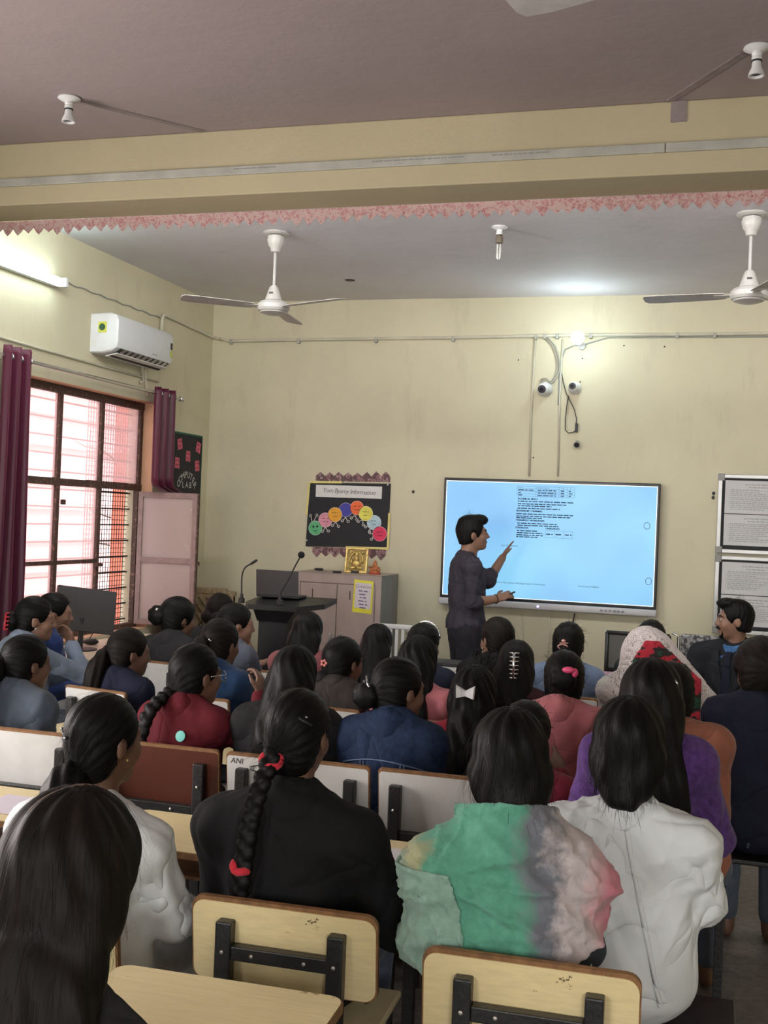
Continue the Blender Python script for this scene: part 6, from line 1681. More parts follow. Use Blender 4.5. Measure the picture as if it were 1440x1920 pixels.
# --- nearest row
P1 = person(148, 1472, 1.60, 'long haired girl with a centre parting seated at the yellow desk', ct('dark_grey_sweater', (0.03, 0.03, 0.033)), hs=1.0, hy=-4, hp=-10, lean=0.04, sw=0.12, shoulder_drop=0.10,
            hair='loose', hairkw=dict(len=0.72, w=(0.112, 0.150), rip=0.0035, fly=1700, fw=0.0004, yo=0.01), hh=0.006, vol=0.018, hm=M_hairb, h=0.010, armpts=[((-0.15, 0.04, 0.66), (-0.08, 0.16, 0.62)), ((0.15, 0.04, 0.66), (0.08, 0.16, 0.62))])
pp = []
for t in np.linspace(0, 1, 9):
    a = math.radians(20+92*t); pp.append(tuple(P1.g(-0.014+0.010*t, -0.018+(0.1175)*math.cos(a)*-1*0+0.117*math.cos(a), 0.034+0.1105*math.sin(a))))
P2 = person(203, 1297, 2.55, 'girl in a white kurta with gathered hair and a beaded clip', white_k, hy=-20, hp=-2, by=-12, lean=0.16, sw=0.175, thick=0.020, hair='pony',
            hairkw=dict(len=0.09, r=0.036, tie=(-0.005, -0.088, -0.072), fly=500, fw=0.0005, gap=-0.05), hh=0.006, h=0.009, hands=True, fold=0.008, bottom=M_trw, topname='kurta',
            armpts=[None, ((0.20, 0.10, 0.67), (0.10, 0.30, 0.605), (0, 0, -1), dict(curl=0.35, dir=(-0.5, 0.6, -0.25)))], arms='lap', flare=0.02, collar=(white_k, 0.01, 0.008))
bead(P2, (-0.01, -0.123, 0.018), 0.0045, M_silver); bead(P2, (-0.055, -0.105, 0.035), 0.003, M_silver); slide(P2, (-0.06, -0.10, 0.034), (-0.005, -0.122, 0.018), M_dark)
bead(P2, (0.0815, 0.012, -0.038), 0.004, M_gold, 'earring')
P3 = person(-128, 1300, 2.80, 'girl in a white kurta seated on the window side of the lilac sheet', white_k, hair='bun', sw=0.175, thick=0.02, h=0.012, fold=0.006, topname='kurta', arms='lap')
P4 = person(566, 1288, 2.77, 'girl in a black jacket with a long braid tied in red', black_j, hy=-10, hp=-4, by=-2, lean=0.03, side=-0.045, sw=0.182, thick=0.030, hair='braid', shoulder_drop=0.09,
            hairkw=dict(len=0.40, r=0.024, sx=-0.03, tie=(-0.018, -0.106, -0.045), fly=700, fw=0.0005, gap=0.03), hh=0.006, h=0.009, fold=0.005,
            armpts=[((-0.23, 0.02, 0.69), (-0.13, 0.14, 0.645)), ((0.245, 0.02, 0.67), (0.14, 0.14, 0.645))], collar=(black_j, 0.018, 0.012), bottom=M_trous)
ring_tie(P4, P4.braid_pts[0]+np.array((0, -0.012, -0.012)), 0.024, M_redel, (0.1, -0.6, 0.8), 0.010)
ring_tie(P4, P4.braid_pts[6]+np.array((-0.004, -0.006, 0)), 0.020, M_redel, (0.3, -0.3, 0.9), 0.010)
bead(P4, (0.062, -0.085, 0.062), 0.004, M_silver); slide(P4, (0.045, -0.10, 0.06), (0.075, -0.075, 0.04), M_dark, 0.004); slide(P4, (-0.088, -0.03, 0.045), (-0.092, -0.01, 0.025), M_silver, 0.003)
P5 = person(958, 1323, 2.65, 'girl wearing a tie dyed green and pink scarf over her shoulders', ct('slate_blue_shirt', (0.055, 0.065, 0.085)), hs=1.0, hy=3, hp=-6, lean=0.13, sw=0.145, thick=0.014, shoulder_drop=0.10, hair='loose',
            hairkw=dict(len=0.10, w=(0.088, 0.062), fly=900, fw=0.0005, yo=0.02), hh=0.006, h=0.010, vol=0.004, bottom=M_trous, topname='shirt', ears=False, neckz=0.01, side=-0.025, by=20, armpts=[((-0.185, 0.05, 0.70), (-0.12, 0.22, 0.645)), ((0.175, 0.05, 0.70), (0.10, 0.22, 0.645))])
for q in ((0.062, -0.088, -0.03), (0.070, -0.08, -0.045), (0.058, -0.09, -0.05)): bead(P5, q, 0.004, M_silver)
P6 = person(1183, 1302, 3.02, 'girl in a plain white kurta with loosely tied hair at the aisle', white_k, hs=1.04, hy=2, hp=-6, lean=0.05, sw=0.165, thick=0.026, hair='loose',
            hairkw=dict(len=0.11, w=(0.088, 0.052), fly=900, fw=0.0005, yo=0.015), hh=0.006, h=0.008, fold=0.010, vol=0.004, bottom=M_trw, topname='kurta', ears=False,
            flare=0.035, armpts=[((-0.195, 0.05, 0.75), (-0.08, 0.26, 0.77)), ((0.195, 0.05, 0.75), (0.08, 0.26, 0.77))], collar=(white_k, 0.012, 0.012))
for x0, L in ((-0.085, 0.11), (-0.080, 0.14), (0.004, 0.05), (0.01, 0.07)):     # wisps over the collar
    st = P6.g(x0, 0.0 if x0 < -0.05 else -0.10, -0.06 if x0 < -0.05 else -0.125)
    part(P6, MB().tube([tuple(st+np.array((0.02*math.sin(t*3+x0*60)*t, -0.03*t if x0 > -0.05 else 0.0, -L*t))) for t in np.linspace(0, 1, 8)], [0.0025*(1-t*0.8) for t in np.linspace(0, 1, 8)], 5), 'hair_wisp', M_hair)
# --- second row
P7 = person(988, 1313, 3.88, 'girl in a maroon top bent low beyond the scarfed girl', ct('maroon_cotton', (0.20, 0.02, 0.035)), hy=-5, hp=-25, lean=0.05, hair='bun', hairkw=dict(pos=(0.055, -0.09, -0.03), r=0.045, fly=150, fw=0.0007), vol=0.006, sw=0.17)
P8 = person(892, 1245, 4.45, 'girl in a red top with half tied hair and a white bow clip', ct('bright_red_cotton', (0.26, 0.013, 0.027)), hs=1.06, hy=-4, hp=-2, lean=0.15, hair='loose', sw=0.17,
            hairkw=dict(len=0.34, w=(0.088, 0.072), rip=0.005, fly=250, fw=0.0007), hh=0.007, arms='lap', ears=True)
c = P8.g(0.0, -0.134, 0.034); bw = MB()
for s in (-1, 1): bw.add([tuple(c+np.array(q)*1.5) for q in ((0, 0, 0.008), (s*0.026, -0.004, 0.022), (s*0.024, -0.006, -0.014), (0, 0, -0.008), (0, -0.008, 0.006), (s*0.024, -0.012, 0.018), (s*0.022, -0.014, -0.012), (0, -0.008, -0.006))], [(0, 1, 2, 3), (7, 6, 5, 4), (0, 4, 5, 1), (1, 5, 6, 2), (2, 6, 7, 3), (3, 7, 4, 0)])
part(P8, bw, 'bow_clip', M_whpl, False); earring(P8, 1, M_gold)
denim = ct('indigo_denim', (0.013, 0.026, 0.062), var=0.25, vscale=40, bump=0.3)
P9 = person(752, 1230, 3.88, 'girl in a blue denim jacket with a side bun and silver clip', denim, hy=-48, hp=-2, by=-6, lean=0.15, sw=0.178, thick=0.022, hair='bun',
            hairkw=dict(pos=(-0.035, -0.128, -0.02), r=0.046, tie=(-0.03, -0.115, 0.0), fly=200, fw=0.0007), hh=0.007, h=0.010, fold=0.003, arms='lap', collar=(denim, 0.0, 0.012))
for k, (a, b) in enumerate((((-0.075, -0.115, 0.030), (-0.01, -0.150, -0.005)), ((-0.065, -0.112, 0.048), (0.0, -0.14, 0.018)), ((-0.07, -0.125, 0.02), (-0.02, -0.155, -0.02)))): slide(P9, a, b, M_silver, 0.0042, 'hair_slide')
P10 = person(372, 1205, 3.87, 'girl in a maroon sweater with a braid and a round turquoise badge', ct('maroon_sweater', (0.100, 0.010, 0.016), var=0.1), hy=-36, hp=-2, by=-8, lean=0.16, sw=0.17, hair='braid', fold=0.003,
             hairkw=dict(len=0.26, r=0.026, sx=-0.055, tie=(-0.02, -0.104, -0.065), fly=120, fw=0.0007), hh=0.007, arms='lap', hands=True,
             armpts=[None, ((0.20, 0.22, 0.80), (0.14, 0.30, 0.98), (-1, 0, 0), dict(curl=0.9))])
part(P10, MB().tube([tuple(P10.g(0.086, 0.01, 0.008)), tuple(P10.g(0.08, 0.06, 0.012)), tuple(P10.g(0.064, 0.095, 0.010))], 0.002, 6).tube([tuple(P10.g(0.035+0.022*math.cos(a), 0.102-0.1*abs(0.022*math.cos(a)), 0.002+0.020*math.sin(a))) for a in np.linspace(0, 6.28, 15)], 0.0018, 5).tube([tuple(P10.g(-0.035+0.022*math.cos(a), 0.102, 0.002+0.020*math.sin(a))) for a in np.linspace(0, 6.28, 15)], 0.0018, 5), 'spectacles', M_silver)
P11 = person(557, 1208, 3.88, 'girl in a black top with long loose black hair beyond the braid', ct('charcoal_black_jacket', (0.013, 0.013, 0.014)), hy=-6, hp=-3, lean=0.15, hair='loose', sw=0.185, thick=0.022,
             hairkw=dict(len=0.30, w=(0.09, 0.10), fly=250, fw=0.0007), hh=0.008, arms='lap')
greyj = ct('grey_blue_jacket', (0.075, 0.095, 0.125))
P12 = person(54, 1188, 4.00, 'girl in a grey blue jacket with a dark collar and ponytail by the white chair', greyj, hy=-30, hp=-2, by=-10, lean=0.16, sw=0.175, thick=0.020, hair='pony',
             hairkw=dict(len=0.33, r=0.046, sx=-0.02, tie=(-0.02, -0.112, 0.015), fly=150, fw=0.0007), hh=0.008, arms='lap', collar=(ct('navy_collar', (0.02, 0.025, 0.035)), 0.005, 0.014))
bead(P12, (0.02, -0.085, 0.095), 0.006, M_silver)
purple = ct('purple_fleece', (0.092, 0.040, 0.175), var=0.25, vscale=50, bump=0.4, bscale=120)
P34 = person(1224, 1232, 3.62, 'girl in a purple fleece with long loose hair and small clips', purple, hs=1.0, hy=4, hp=-8, lean=0.20, hair='loose', sw=0.178, thick=0.022, vol=0.010, hh=0.007,
             hairkw=dict(len=0.40, w=(0.098, 0.095), sx=0.05, fly=350, fw=0.0006), armpts=[((-0.215, 0.08, 0.74), (-0.10, 0.26, 0.785)), ((0.215, 0.08, 0.74), (0.10, 0.26, 0.785))])
for a, b in (((-0.055, -0.09, 0.075), (-0.062, -0.09, 0.060)), ((-0.015, -0.105, 0.09), (0.005, -0.105, 0.09)), ((0.068, -0.085, 0.075), (0.078, -0.08, 0.055)), ((0.03, -0.105, 0.08), (0.032, -0.106, 0.07))): slide(P34, a, b, M_silver, 0.003)
P35 = person(1260, 1238, 4.14, 'girl in a terracotta jacket with a patterned collar beyond the purple fleece', ct('terracotta_jacket', (0.30, 0.115, 0.072), var=0.1), hy=10, lean=0.16, hair='bun', sw=0.195, thick=0.034, side=-0.075, arms='lap', neckz=0.055, shoulder_drop=0.05,
             collar=(mat('black_white_print', (0.5, 0.5, 0.48), 0.8, col2=(0.02, 0.02, 0.02), vscale=60, ramp=(0.45, 0.55)), 0.01, 0.03))
navyj = ct('navy_jacket', (0.014, 0.016, 0.032), var=0.15)
P33 = person(1427, 1190, 4.72, 'girl in a navy jacket with a coiled bun at the aisle end', navyj, hy=28, hp=-2, lean=0.14, hair='bun', sw=0.185, thick=0.026, vol=0.012, hm=M_hairb, hs=1.08, hh=0.008,
             hairkw=dict(pos=(0.05, -0.115, 0.0), r=0.048, fly=150, fw=0.0007), arms='lap', collar=(navyj, 0.012, 0.012))
# --- third row
P15 = person(246, 1176, 4.81, 'girl in a navy top with a side ponytail by the window table', ct('navy_cotton', (0.012, 0.014, 0.032)), hy=-48, by=-14, lean=0.15, hair='pony', hairkw=dict(len=0.27, r=0.036, sx=-0.01, tie=(-0.03, -0.11, 0.005), gap=-0.06), hh=0.009, arms='lap', hm=M_hairb)
P19 = person(417, 1158, 4.85, 'girl in a blue denim top with a clipped bun near the lectern', ct('blue_denim_top', (0.016, 0.045, 0.11), var=0.15), hy=-18, by=-6, lean=0.14, hair='pony', hairkw=dict(len=0.20, r=0.036, tie=(-0.02, -0.112, 0.02)), hh=0.009, hm=M_hairb)
slide(P19, (0.02, -0.12, 0.03), (0.04, -0.115, 0.018), M_silver, 0.004)
P21 = person(647, 1192, 4.88, 'girl in an olive brown jacket with a pink flower clip', ct('olive_brown_jacket', (0.042, 0.036, 0.032)), hy=-34, by=-6, lean=0.14, hair='bun', hairkw=dict(pos=(-0.03, -0.095, -0.085), r=0.045, tie=(-0.02, -0.105, -0.05)), hh=0.009, arms='lap', thick=0.022)
fl_ = MB(); c = P21.g(-0.005, -0.124, 0.0)
for k in range(5): fl_.ball(tuple(c+np.array((0.011*math.cos(k*1.257), -0.002, 0.011*math.sin(k*1.257)))), (0.007, 0.004, 0.007), 8, 6)
part(P21, fl_, 'flower_clip', mat('salmon_plastic', (0.65, 0.22, 0.20), 0.4, var=0.1))
pink = ct('rose_pink_sweater', (0.50, 0.17, 0.19), var=0.08)
P24 = person(788, 1190, 4.78, 'girl in a rose pink sweater with long curly hair beyond the denim jacket', pink, hy=-14, lean=0.16, hair='loose', sw=0.175, hairkw=dict(len=0.26, w=(0.086, 0.085), rip=0.006, fly=150, fw=0.0007), hh=0.009)
for s in (-1, 1): bead(P24, (s*0.055, -0.085, 0.035), 0.005, M_silver); slide(P24, (s*0.04, -0.1, 0.02), (s*0.055, -0.09, -0.02), M_silver, 0.003)
P26 = person(970, 1198, 5.08, 'girl in a dark maroon top with a tall striped claw clip', ct('dark_maroon_top', (0.04, 0.012, 0.016)), hy=6, lean=0.15, hair='loose', hairkw=dict(len=0.16, w=(0.086, 0.08)), hh=0.009)
claw(P26, (0.0, -0.128, 0.012), M_silver, 0.058, 7)
P28 = person(1060, 1217, 4.50, 'girl in a rose pink sweater with a bun and a bright pink clip', pink, hy=8, lean=0.16, hair='bun', hairkw=dict(pos=(0.0, -0.125, 0.015), r=0.05, tie=(0, -0.115, 0.02)), sw=0.18, hh=0.009, thick=0.02)
part(P28, MB().ball(tuple(P28.g(0.02, -0.165, 0.055)), (0.026, 0.014, 0.013), 10, 8).ball(tuple(P28.g(0.045, -0.155, 0.045)), (0.013, 0.012, 0.018), 10, 8), 'hair_clip', M_pinkpl)
# --- fourth row and those by the window
P13 = person(70, 1117, 5.15, 'girl in pale blue with a red claw clip and hand at her chin', ct('pale_blue_cotton', (0.20, 0.25, 0.33)), hy=-38, by=-38, lean=0.15, hair='bun', hairkw=dict(pos=(0.0, -0.125, -0.02), r=0.052, tie=(0, -0.115, 0.0)), hh=0.008, hands=True, h=0.010,
             armpts=[None, ((0.13, 0.26, 0.80), (0.035, 0.24, 0.95), (0, -1, 0), dict(curl=0.9))], skin=M_skin2)
claw(P13, (0.035, -0.148, -0.02), mat('red_clip_plastic', (0.5, 0.03, 0.05), 0.35, var=0.1), 0.045, 5, 0.3); earring(P13, 1, M_silver)
P14 = person(106, 1110, 5.75, 'girl in a royal blue sweater and white trousers by the window monitor', ct('royal_blue_sweater', (0.022, 0.045, 0.16), var=0.15), hy=-40, by=-45, lean=0.16, hair='bun', hairkw=dict(pos=(0, -0.115, -0.04), r=0.04), hh=0.009, arms='lap', bottom=M_trw, skin=M_skin2)
P16 = person(338, 1117, 5.79, 'girl in a charcoal top with a high bun and silver clips', ct('charcoal_top', (0.022, 0.022, 0.024)), hy=-42, by=-10, lean=0.14, hair='bun', hairkw=dict(pos=(-0.03, -0.125, 0.015), r=0.056, tie=(-0.02, -0.115, 0.02)), hh=0.009, vol=0.008, sw=0.17)
for q in ((-0.07, -0.14, 0.045), (-0.045, -0.145, 0.055), (0.0, -0.15, 0.05)): bead(P16, q, 0.010, M_silver, 'hair_clip')
P18 = person(446, 1130, 5.80, 'girl in a blue grey top with a white collar beside the lectern', ct('steel_blue_top', (0.075, 0.085, 0.115)), hy=-58, by=-20, lean=0.14, hair='bun', hairkw=dict(pos=(-0.01, -0.115, 0.03), r=0.036), hh=0.009, collar=(ct('white_collar', (0.6, 0.6, 0.6)), 0.004, 0.016), skin=M_skin2)
P20 = person(580, 1145, 5.78, 'girl in a dusty rose top with straight hair before the cabinet', ct('dusty_rose_top', (0.22, 0.07, 0.075)), hy=-6, lean=0.14, hair='loose', hairkw=dict(len=0.17, w=(0.086, 0.085)), hh=0.009, sw=0.17)
P22 = person(711, 1168, 5.99, 'girl with a small silver clip below the yellow notice', ct('black_cotton', (0.012, 0.012, 0.013)), hy=-10, lean=0.16, hair='loose', hairkw=dict(len=0.2, w=(0.082, 0.08)), hh=0.009)
slide(P22, (0.02, -0.11, 0.06), (0.035, -0.10, 0.035), M_silver, 0.005)
P23 = person(797, 1166, 5.62, 'girl in navy with a shiny hair band near the slatted chair', ct('navy_top', (0.014, 0.018, 0.035)), hy=-20, lean=0.14, hair='bun', hairkw=dict(pos=(0.03, -0.115, -0.03), r=0.045), hh=0.009, sw=0.17)
part(P23, MB().tube([tuple(P23.g(0.089*math.cos(a), 0.01, 0.034+0.102*math.sin(a))) for a in np.linspace(0.15, 2.99, 15)], 0.005, 6), 'hair_band', M_silver)
P25 = person(932, 1155, 5.74, 'girl in a black fur hooded coat with a pearl earring before the presenter', ct('black_fur_hood_coat', (0.010, 0.010, 0.011), bump=0.8, bscale=90), hy=52, by=10, lean=0.14, hair='bun', hairkw=dict(pos=(0.03, -0.10, -0.07), r=0.045, tie=(0.02, -0.105, -0.05)), hm=M_hairb, hh=0.009, skin=M_skin2,
             collar=(ct('black_fur', (0.008, 0.008, 0.008), bump=0.9, bscale=80), 0.03, 0.05))
earring(P25, -1, M_silver)
P27 = person(1068, 1164, 5.77, 'girl in light blue with a ponytail and a rose gold clip', ct('light_blue_cotton', (0.15, 0.21, 0.32)), hy=-2, lean=0.14, hair='pony', hairkw=dict(len=0.15, r=0.03, tie=(0.0, -0.112, -0.02)), hh=0.009, sw=0.17)
part(P27, MB().tube([tuple(P27.g(-0.012+0.026*math.cos(a), -0.126, -0.005+0.012*math.sin(a))) for a in np.linspace(0, 6.28, 13)], 0.004, 6).ball(tuple(P27.g(-0.010, -0.125, 0.026)), (0.012, 0.006, 0.010), 8, 6).tube([tuple(P27.g(-0.03, -0.124, 0.014)), tuple(P27.g(0.015, -0.126, 0.016))], 0.004, 6), 'bow_clip', mat('rose_gold', (0.70, 0.38, 0.33), 0.3, metal=0.6, var=0.1))
P17 = person(416, 1111, 6.54, 'girl in the front row with brown black hair beside the carved chair', ct('dark_front_top', (0.02, 0.02, 0.022)), hy=-25, lean=0.14, hair='bun', hm=M_hairb, hh=0.010)
P30 = person(1222, 1160, 6.51, 'girl with smooth black hair beyond the white veil', ct('dark_green_top', (0.02, 0.03, 0.028)), hy=10, lean=0.14, hair='bun', hh=0.010)
P29 = person(1213, 1181, 5.41, 'girl with a white veil and red checked shawl over her head', ct('pale_cotton_kurta', (0.55, 0.54, 0.50)), hy=8, hp=-8, lean=0.18, hair='bun', sw=0.185, hh=0.010, thick=0.02)
# ------------------------------------------------------------------ garments with a shape of their own
# parting of the long haired girl
F_ = []
me = P1.hair.data; co = np.empty(len(me.vertices)*3); me.vertices.foreach_get('co', co); co = co.reshape(-1, 3)
q = (co-P1.Hc)@P1.R/P1.hs
pts = []
for t_ in np.linspace(0, 1, 12):
    el = math.radians(38+62*t_); dv = np.array((-0.30+0.42*t_, -math.cos(el), math.sin(el))); dv /= np.linalg.norm(dv)
    qc = q-np.array((0, -0.018, 0.034)); cs_ = qc@dv/(np.linalg.norm(qc, axis=1)+1e-9); m_ = np.argsort(-cs_)[:3]
    pts.append(co[m_].mean(0)+P1.R@dv*0.0006)
for _ in range(2): pts = [pts[0]]+[(pts[i-1]+2*pts[i]+pts[i+1])/4 for i in range(1, 11)]+[pts[-1]]
pts = [tuple(v) for v in pts]
part(P1, MB().tube(pts, [0.0008]+[0.0022]*10+[0.0012], 6), 'parting', mat('scalp', (0.16, 0.10, 0.075), 0.6, var=0.1))

def shell(p, t0, t1, cut, h, name, m, fold=0.004, seed=1, with_arms=True, extra=None, head=False, sqz=(1, 1, 0.6), lo=14, hi=55, drape=None):
    A_ = [q for a in p.A for q in a]
    mn = np.min([p.Nb-0.35, p.hip-0.3]+A_+[p.Hc-0.2], 0)-0.06; mx = np.max([p.Nb+0.35, p.hip+0.3]+A_+[p.Hc+0.2], 0)+0.06
    F = Field(mn, mx, h); p.torso(F, 0.0)
    if with_arms: p.arm(F, 0.0, 0.9)
    if extra: extra(F)
    if head:
        F.ell(p.g(0, -0.018, 0.03), np.array((0.088, 0.108, 0.102))*p.hs, p.R, k=0.02)
        F.cone(p.g(0, -0.03, -0.02), p.Nb+np.array((0, -0.02, -0.10)), 0.09, 0.12, 0.06)
    X, Y_, Z = F.full(); D = F.D
    F.D = np.maximum(np.maximum(D-t1, t0-D), cut(X, Y_, Z)).astype(np.float32)
    P, Q = F.mesh(); P = relax(P, Q, 2)
    # both faces of the cloth move together: fold height is read from the outward direction of the body
    d = folds(P, fold, seed, lo, hi, 6, sqz)
    if drape:                                # long diagonal folds of hanging cloth
        xa, za = drape[0]; tt_ = np.arctan2(P[:, 2]-za, P[:, 0]-xa+1e-6); rr_ = np.clip(np.hypot(P[:, 2]-za, P[:, 0]-xa)/0.12, 0, 1)
        d = d+0.013*rr_*(1-np.abs(np.sin(6.5*tt_+0.9*np.sin(5*tt_)+7*P[:, 0]*0.3)))**2.2-0.004
        for f_, kx, a_, ph_ in drape[1:]: d = d+a_*(1-np.abs(np.sin(f_*(P[:, 2]+kx*P[:, 0])+1.3*np.sin(8*P[:, 0]+6*P[:, 2]+ph_)+ph_)))**1.6
    G = P-np.array((p.Nb[0], p.Nb[1]+0.03, 0))*np.array((1, 1, 0)); G[:, 2] = 0; G /= np.linalg.norm(G, axis=1)[:, None]+1e-9
    P = P+G*d[:, None]
    return qmesh(name, P, Q, m, p.root)
# tie dyed scarf
def scarfmat(name, stops, rot=0.0):
    m, nt, p = nodemat(name); p.inputs['Roughness'].default_value = 0.8; p.inputs['Sheen Weight'].default_value = 0.2; p.inputs['Specular IOR Level'].default_value = 0.2
    tc = N(nt, 'ShaderNodeTexCoord'); n1 = N(nt, 'ShaderNodeTexNoise', _Scale=7.0, _Detail=5.0, _Roughness=0.65); nt.links.new(tc.outputs['Object'], n1.inputs['Vector'])
    sx = N(nt, 'ShaderNodeSeparateXYZ'); nt.links.new(tc.outputs['Object'], sx.inputs[0])
    zz = N(nt, 'ShaderNodeMath', operation='MULTIPLY'); zz.inputs[1].default_value = rot; nt.links.new(sx.outputs['Z'], zz.inputs[0])
    a0 = N(nt, 'ShaderNodeMath', operation='ADD'); nt.links.new(sx.outputs['X'], a0.inputs[0]); nt.links.new(zz.outputs[0], a0.inputs[1])
    ml = N(nt, 'ShaderNodeMath', operation='MULTIPLY'); ml.inputs[1].default_value = 0.22; nt.links.new(n1.outputs['Fac'], ml.inputs[0])
    a1 = N(nt, 'ShaderNodeMath', operation='ADD'); nt.links.new(a0.outputs[0], a1.inputs[0]); nt.links.new(ml.outputs[0], a1.inputs[1])
    mr = N(nt, 'ShaderNodeMapRange'); mr.inputs['From Min'].default_value = -0.20; mr.inputs['From Max'].default_value = 0.42; nt.links.new(a1.outputs[0], mr.inputs['Value'])
    r = N(nt, 'ShaderNodeValToRGB'); e = r.color_ramp.elements; e[0].position = stops[0][0]; e[0].color = rgba(stops[0][1]); e[1].position = stops[-1][0]; e[1].color = rgba(stops[-1][1])
    for pos, c_ in stops[1:-1]: k_ = e.new(pos); k_.color = rgba(c_)
    nt.links.new(mr.outputs[0], r.inputs['Fac'])
    n2 = N(nt, 'ShaderNodeTexNoise', _Scale=28.0, _Detail=6.0, _Roughness=0.7); nt.links.new(tc.outputs['Object'], n2.inputs['Vector'])
    r2 = N(nt, 'ShaderNodeValToRGB'); r2.color_ramp.elements[0].position = 0.3; r2.color_ramp.elements[0].color = (0.72, 0.74, 0.73, 1); r2.color_ramp.elements[1].position = 0.62; r2.color_ramp.elements[1].color = (1, 1, 1, 1)
    nt.links.new(n2.outputs['Fac'], r2.inputs['Fac'])
    mx = N(nt, 'ShaderNodeMix', data_type='RGBA', blend_type='MULTIPLY'); mx.inputs[0].default_value = 1.0
    nt.links.new(r.outputs['Color'], mx.inputs[6]); nt.links.new(r2.outputs['Color'], mx.inputs[7]); nt.links.new(mx.outputs[2], p.inputs['Base Color'])
    mp = N(nt, 'ShaderNodeMapping'); mp.inputs['Scale'].default_value = (60, 60, 60); nt.links.new(tc.outputs['Object'], mp.inputs['Vector'])
    n3 = N(nt, 'ShaderNodeTexNoise', _Scale=1.0, _Detail=4.0, _Distortion=1.2); nt.links.new(mp.outputs[0], n3.inputs['Vector'])
    b = N(nt, 'ShaderNodeBump', _Strength=0.35, _Distance=0.006); nt.links.new(n3.outputs['Fac'], b.inputs['Height']); nt.links.new(b.outputs['Normal'], p.inputs['Normal'])
    return m
GRN, PGRN, CRM, GRY, PWH, PNK, ROS = (0.115, 0.36, 0.25), (0.27, 0.43, 0.35), (0.45, 0.43, 0.25), (0.17, 0.18, 0.21), (0.50, 0.44, 0.44), (0.58, 0.34, 0.36), (0.54, 0.19, 0.24)
M_scarf = scarfmat('tie_dye_scarf', [(0.0, PGRN), (0.18, PGRN), (0.26, CRM), (0.33, GRN), (0.62, GRN), (0.69, GRY), (0.73, GRY), (0.80, PWH), (0.88, PWH), (0.95, PNK), (1.0, ROS)], 0.10)
M_scarf2 = scarfmat('tie_dye_scarf_end', [(0.0, PGRN), (0.25, (0.16, 0.32, 0.21)), (0.4, (0.10, 0.30, 0.16)), (0.6, CRM), (1.0, GRN)], -0.2)
def zbot(X):
    xs = np.array((-0.32, -0.25, -0.16, -0.10, -0.07, -0.03, 0.03, 0.10, 0.18, 0.27, 0.32)); zs_ = np.array((0.70, 0.675, 0.675, 0.71, 0.665, 0.665, 0.69, 0.715, 0.755, 0.81, 0.83))
    return np.interp(X, xs, zs_)
nbz = P5.Nb[2]
DR5 = ((-0.20, nbz-0.10), (17, 0.75, 0.014, 0.4), (29, -0.5, 0.008, 1.9), (41, 0.9, 0.006, 3.0))
def wrap5(F):
    F.cone(P5.Nb+np.array((0, 0.0, -0.03)), P5.Nb+np.array((0, 0.015, 0.055)), 0.088, 0.080, 0.03)
    for s in (-1, 1): F.cone(P5.Nb+np.array((0, 0, 0.01)), P5.S[0 if s < 0 else 1]+np.array((s*0.02, 0, 0)), 0.058, 0.046, 0.03)
    F.ell((0, P5.Nb[1]-0.03, nbz-0.28), (0.185, 0.09, 0.17), k=0.06)
shell(P5, 0.018, 0.030, lambda X, Y_, Z: np.maximum(np.maximum(zbot(X)-Z, Z-(nbz+0.058-0.3*(Y_-P5.Nb[1]))), Y_-(P5.Nb[1]+0.16)), 0.0065, 'scarf', M_scarf, 0.006, 5, extra=wrap5, sqz=(1.0, 1, 0.8), lo=20, hi=80, drape=DR5)
def left_end(X, Y_, Z):
    line = -0.155+0.30*(nbz-0.10-Z)*0.85
    return np.maximum(np.maximum(X-line, np.interp(X, (-0.32, -0.22, -0.12, -0.06, 0), (0.70, 0.665, 0.66, 0.70, 0.70))-Z), np.maximum(Z-(nbz-0.075), Y_-(P5.Nb[1]+0.18)))
shell(P5, 0.032, 0.042, left_end, 0.0065, 'scarf_end', M_scarf2, 0.006, 5, extra=wrap5, sqz=(1.0, 1, 0.8), lo=20, hi=80, drape=DR5)
M_tas = cloth('pale_green_tassel', (0.35, 0.55, 0.38))
for (x, z0, L) in ((0.10, 0.715, 0.10), (0.15, 0.74, 0.08)):
    yb = P5.Nb[1]-0.165 if x < 0.2 else P5.Nb[1]-0.10
    part(P5, MB().tube([(x, yb, z0), (x+0.003, yb-0.004, z0-L*0.55)], 0.0018, 6).tube([(x+0.003, yb-0.004, z0-L*0.52), (x+0.004, yb-0.005, z0-L*0.65), (x+0.004, yb-0.005, z0-L)], [0.004, 0.007, 0.008], 8), 'tassel', M_tas)
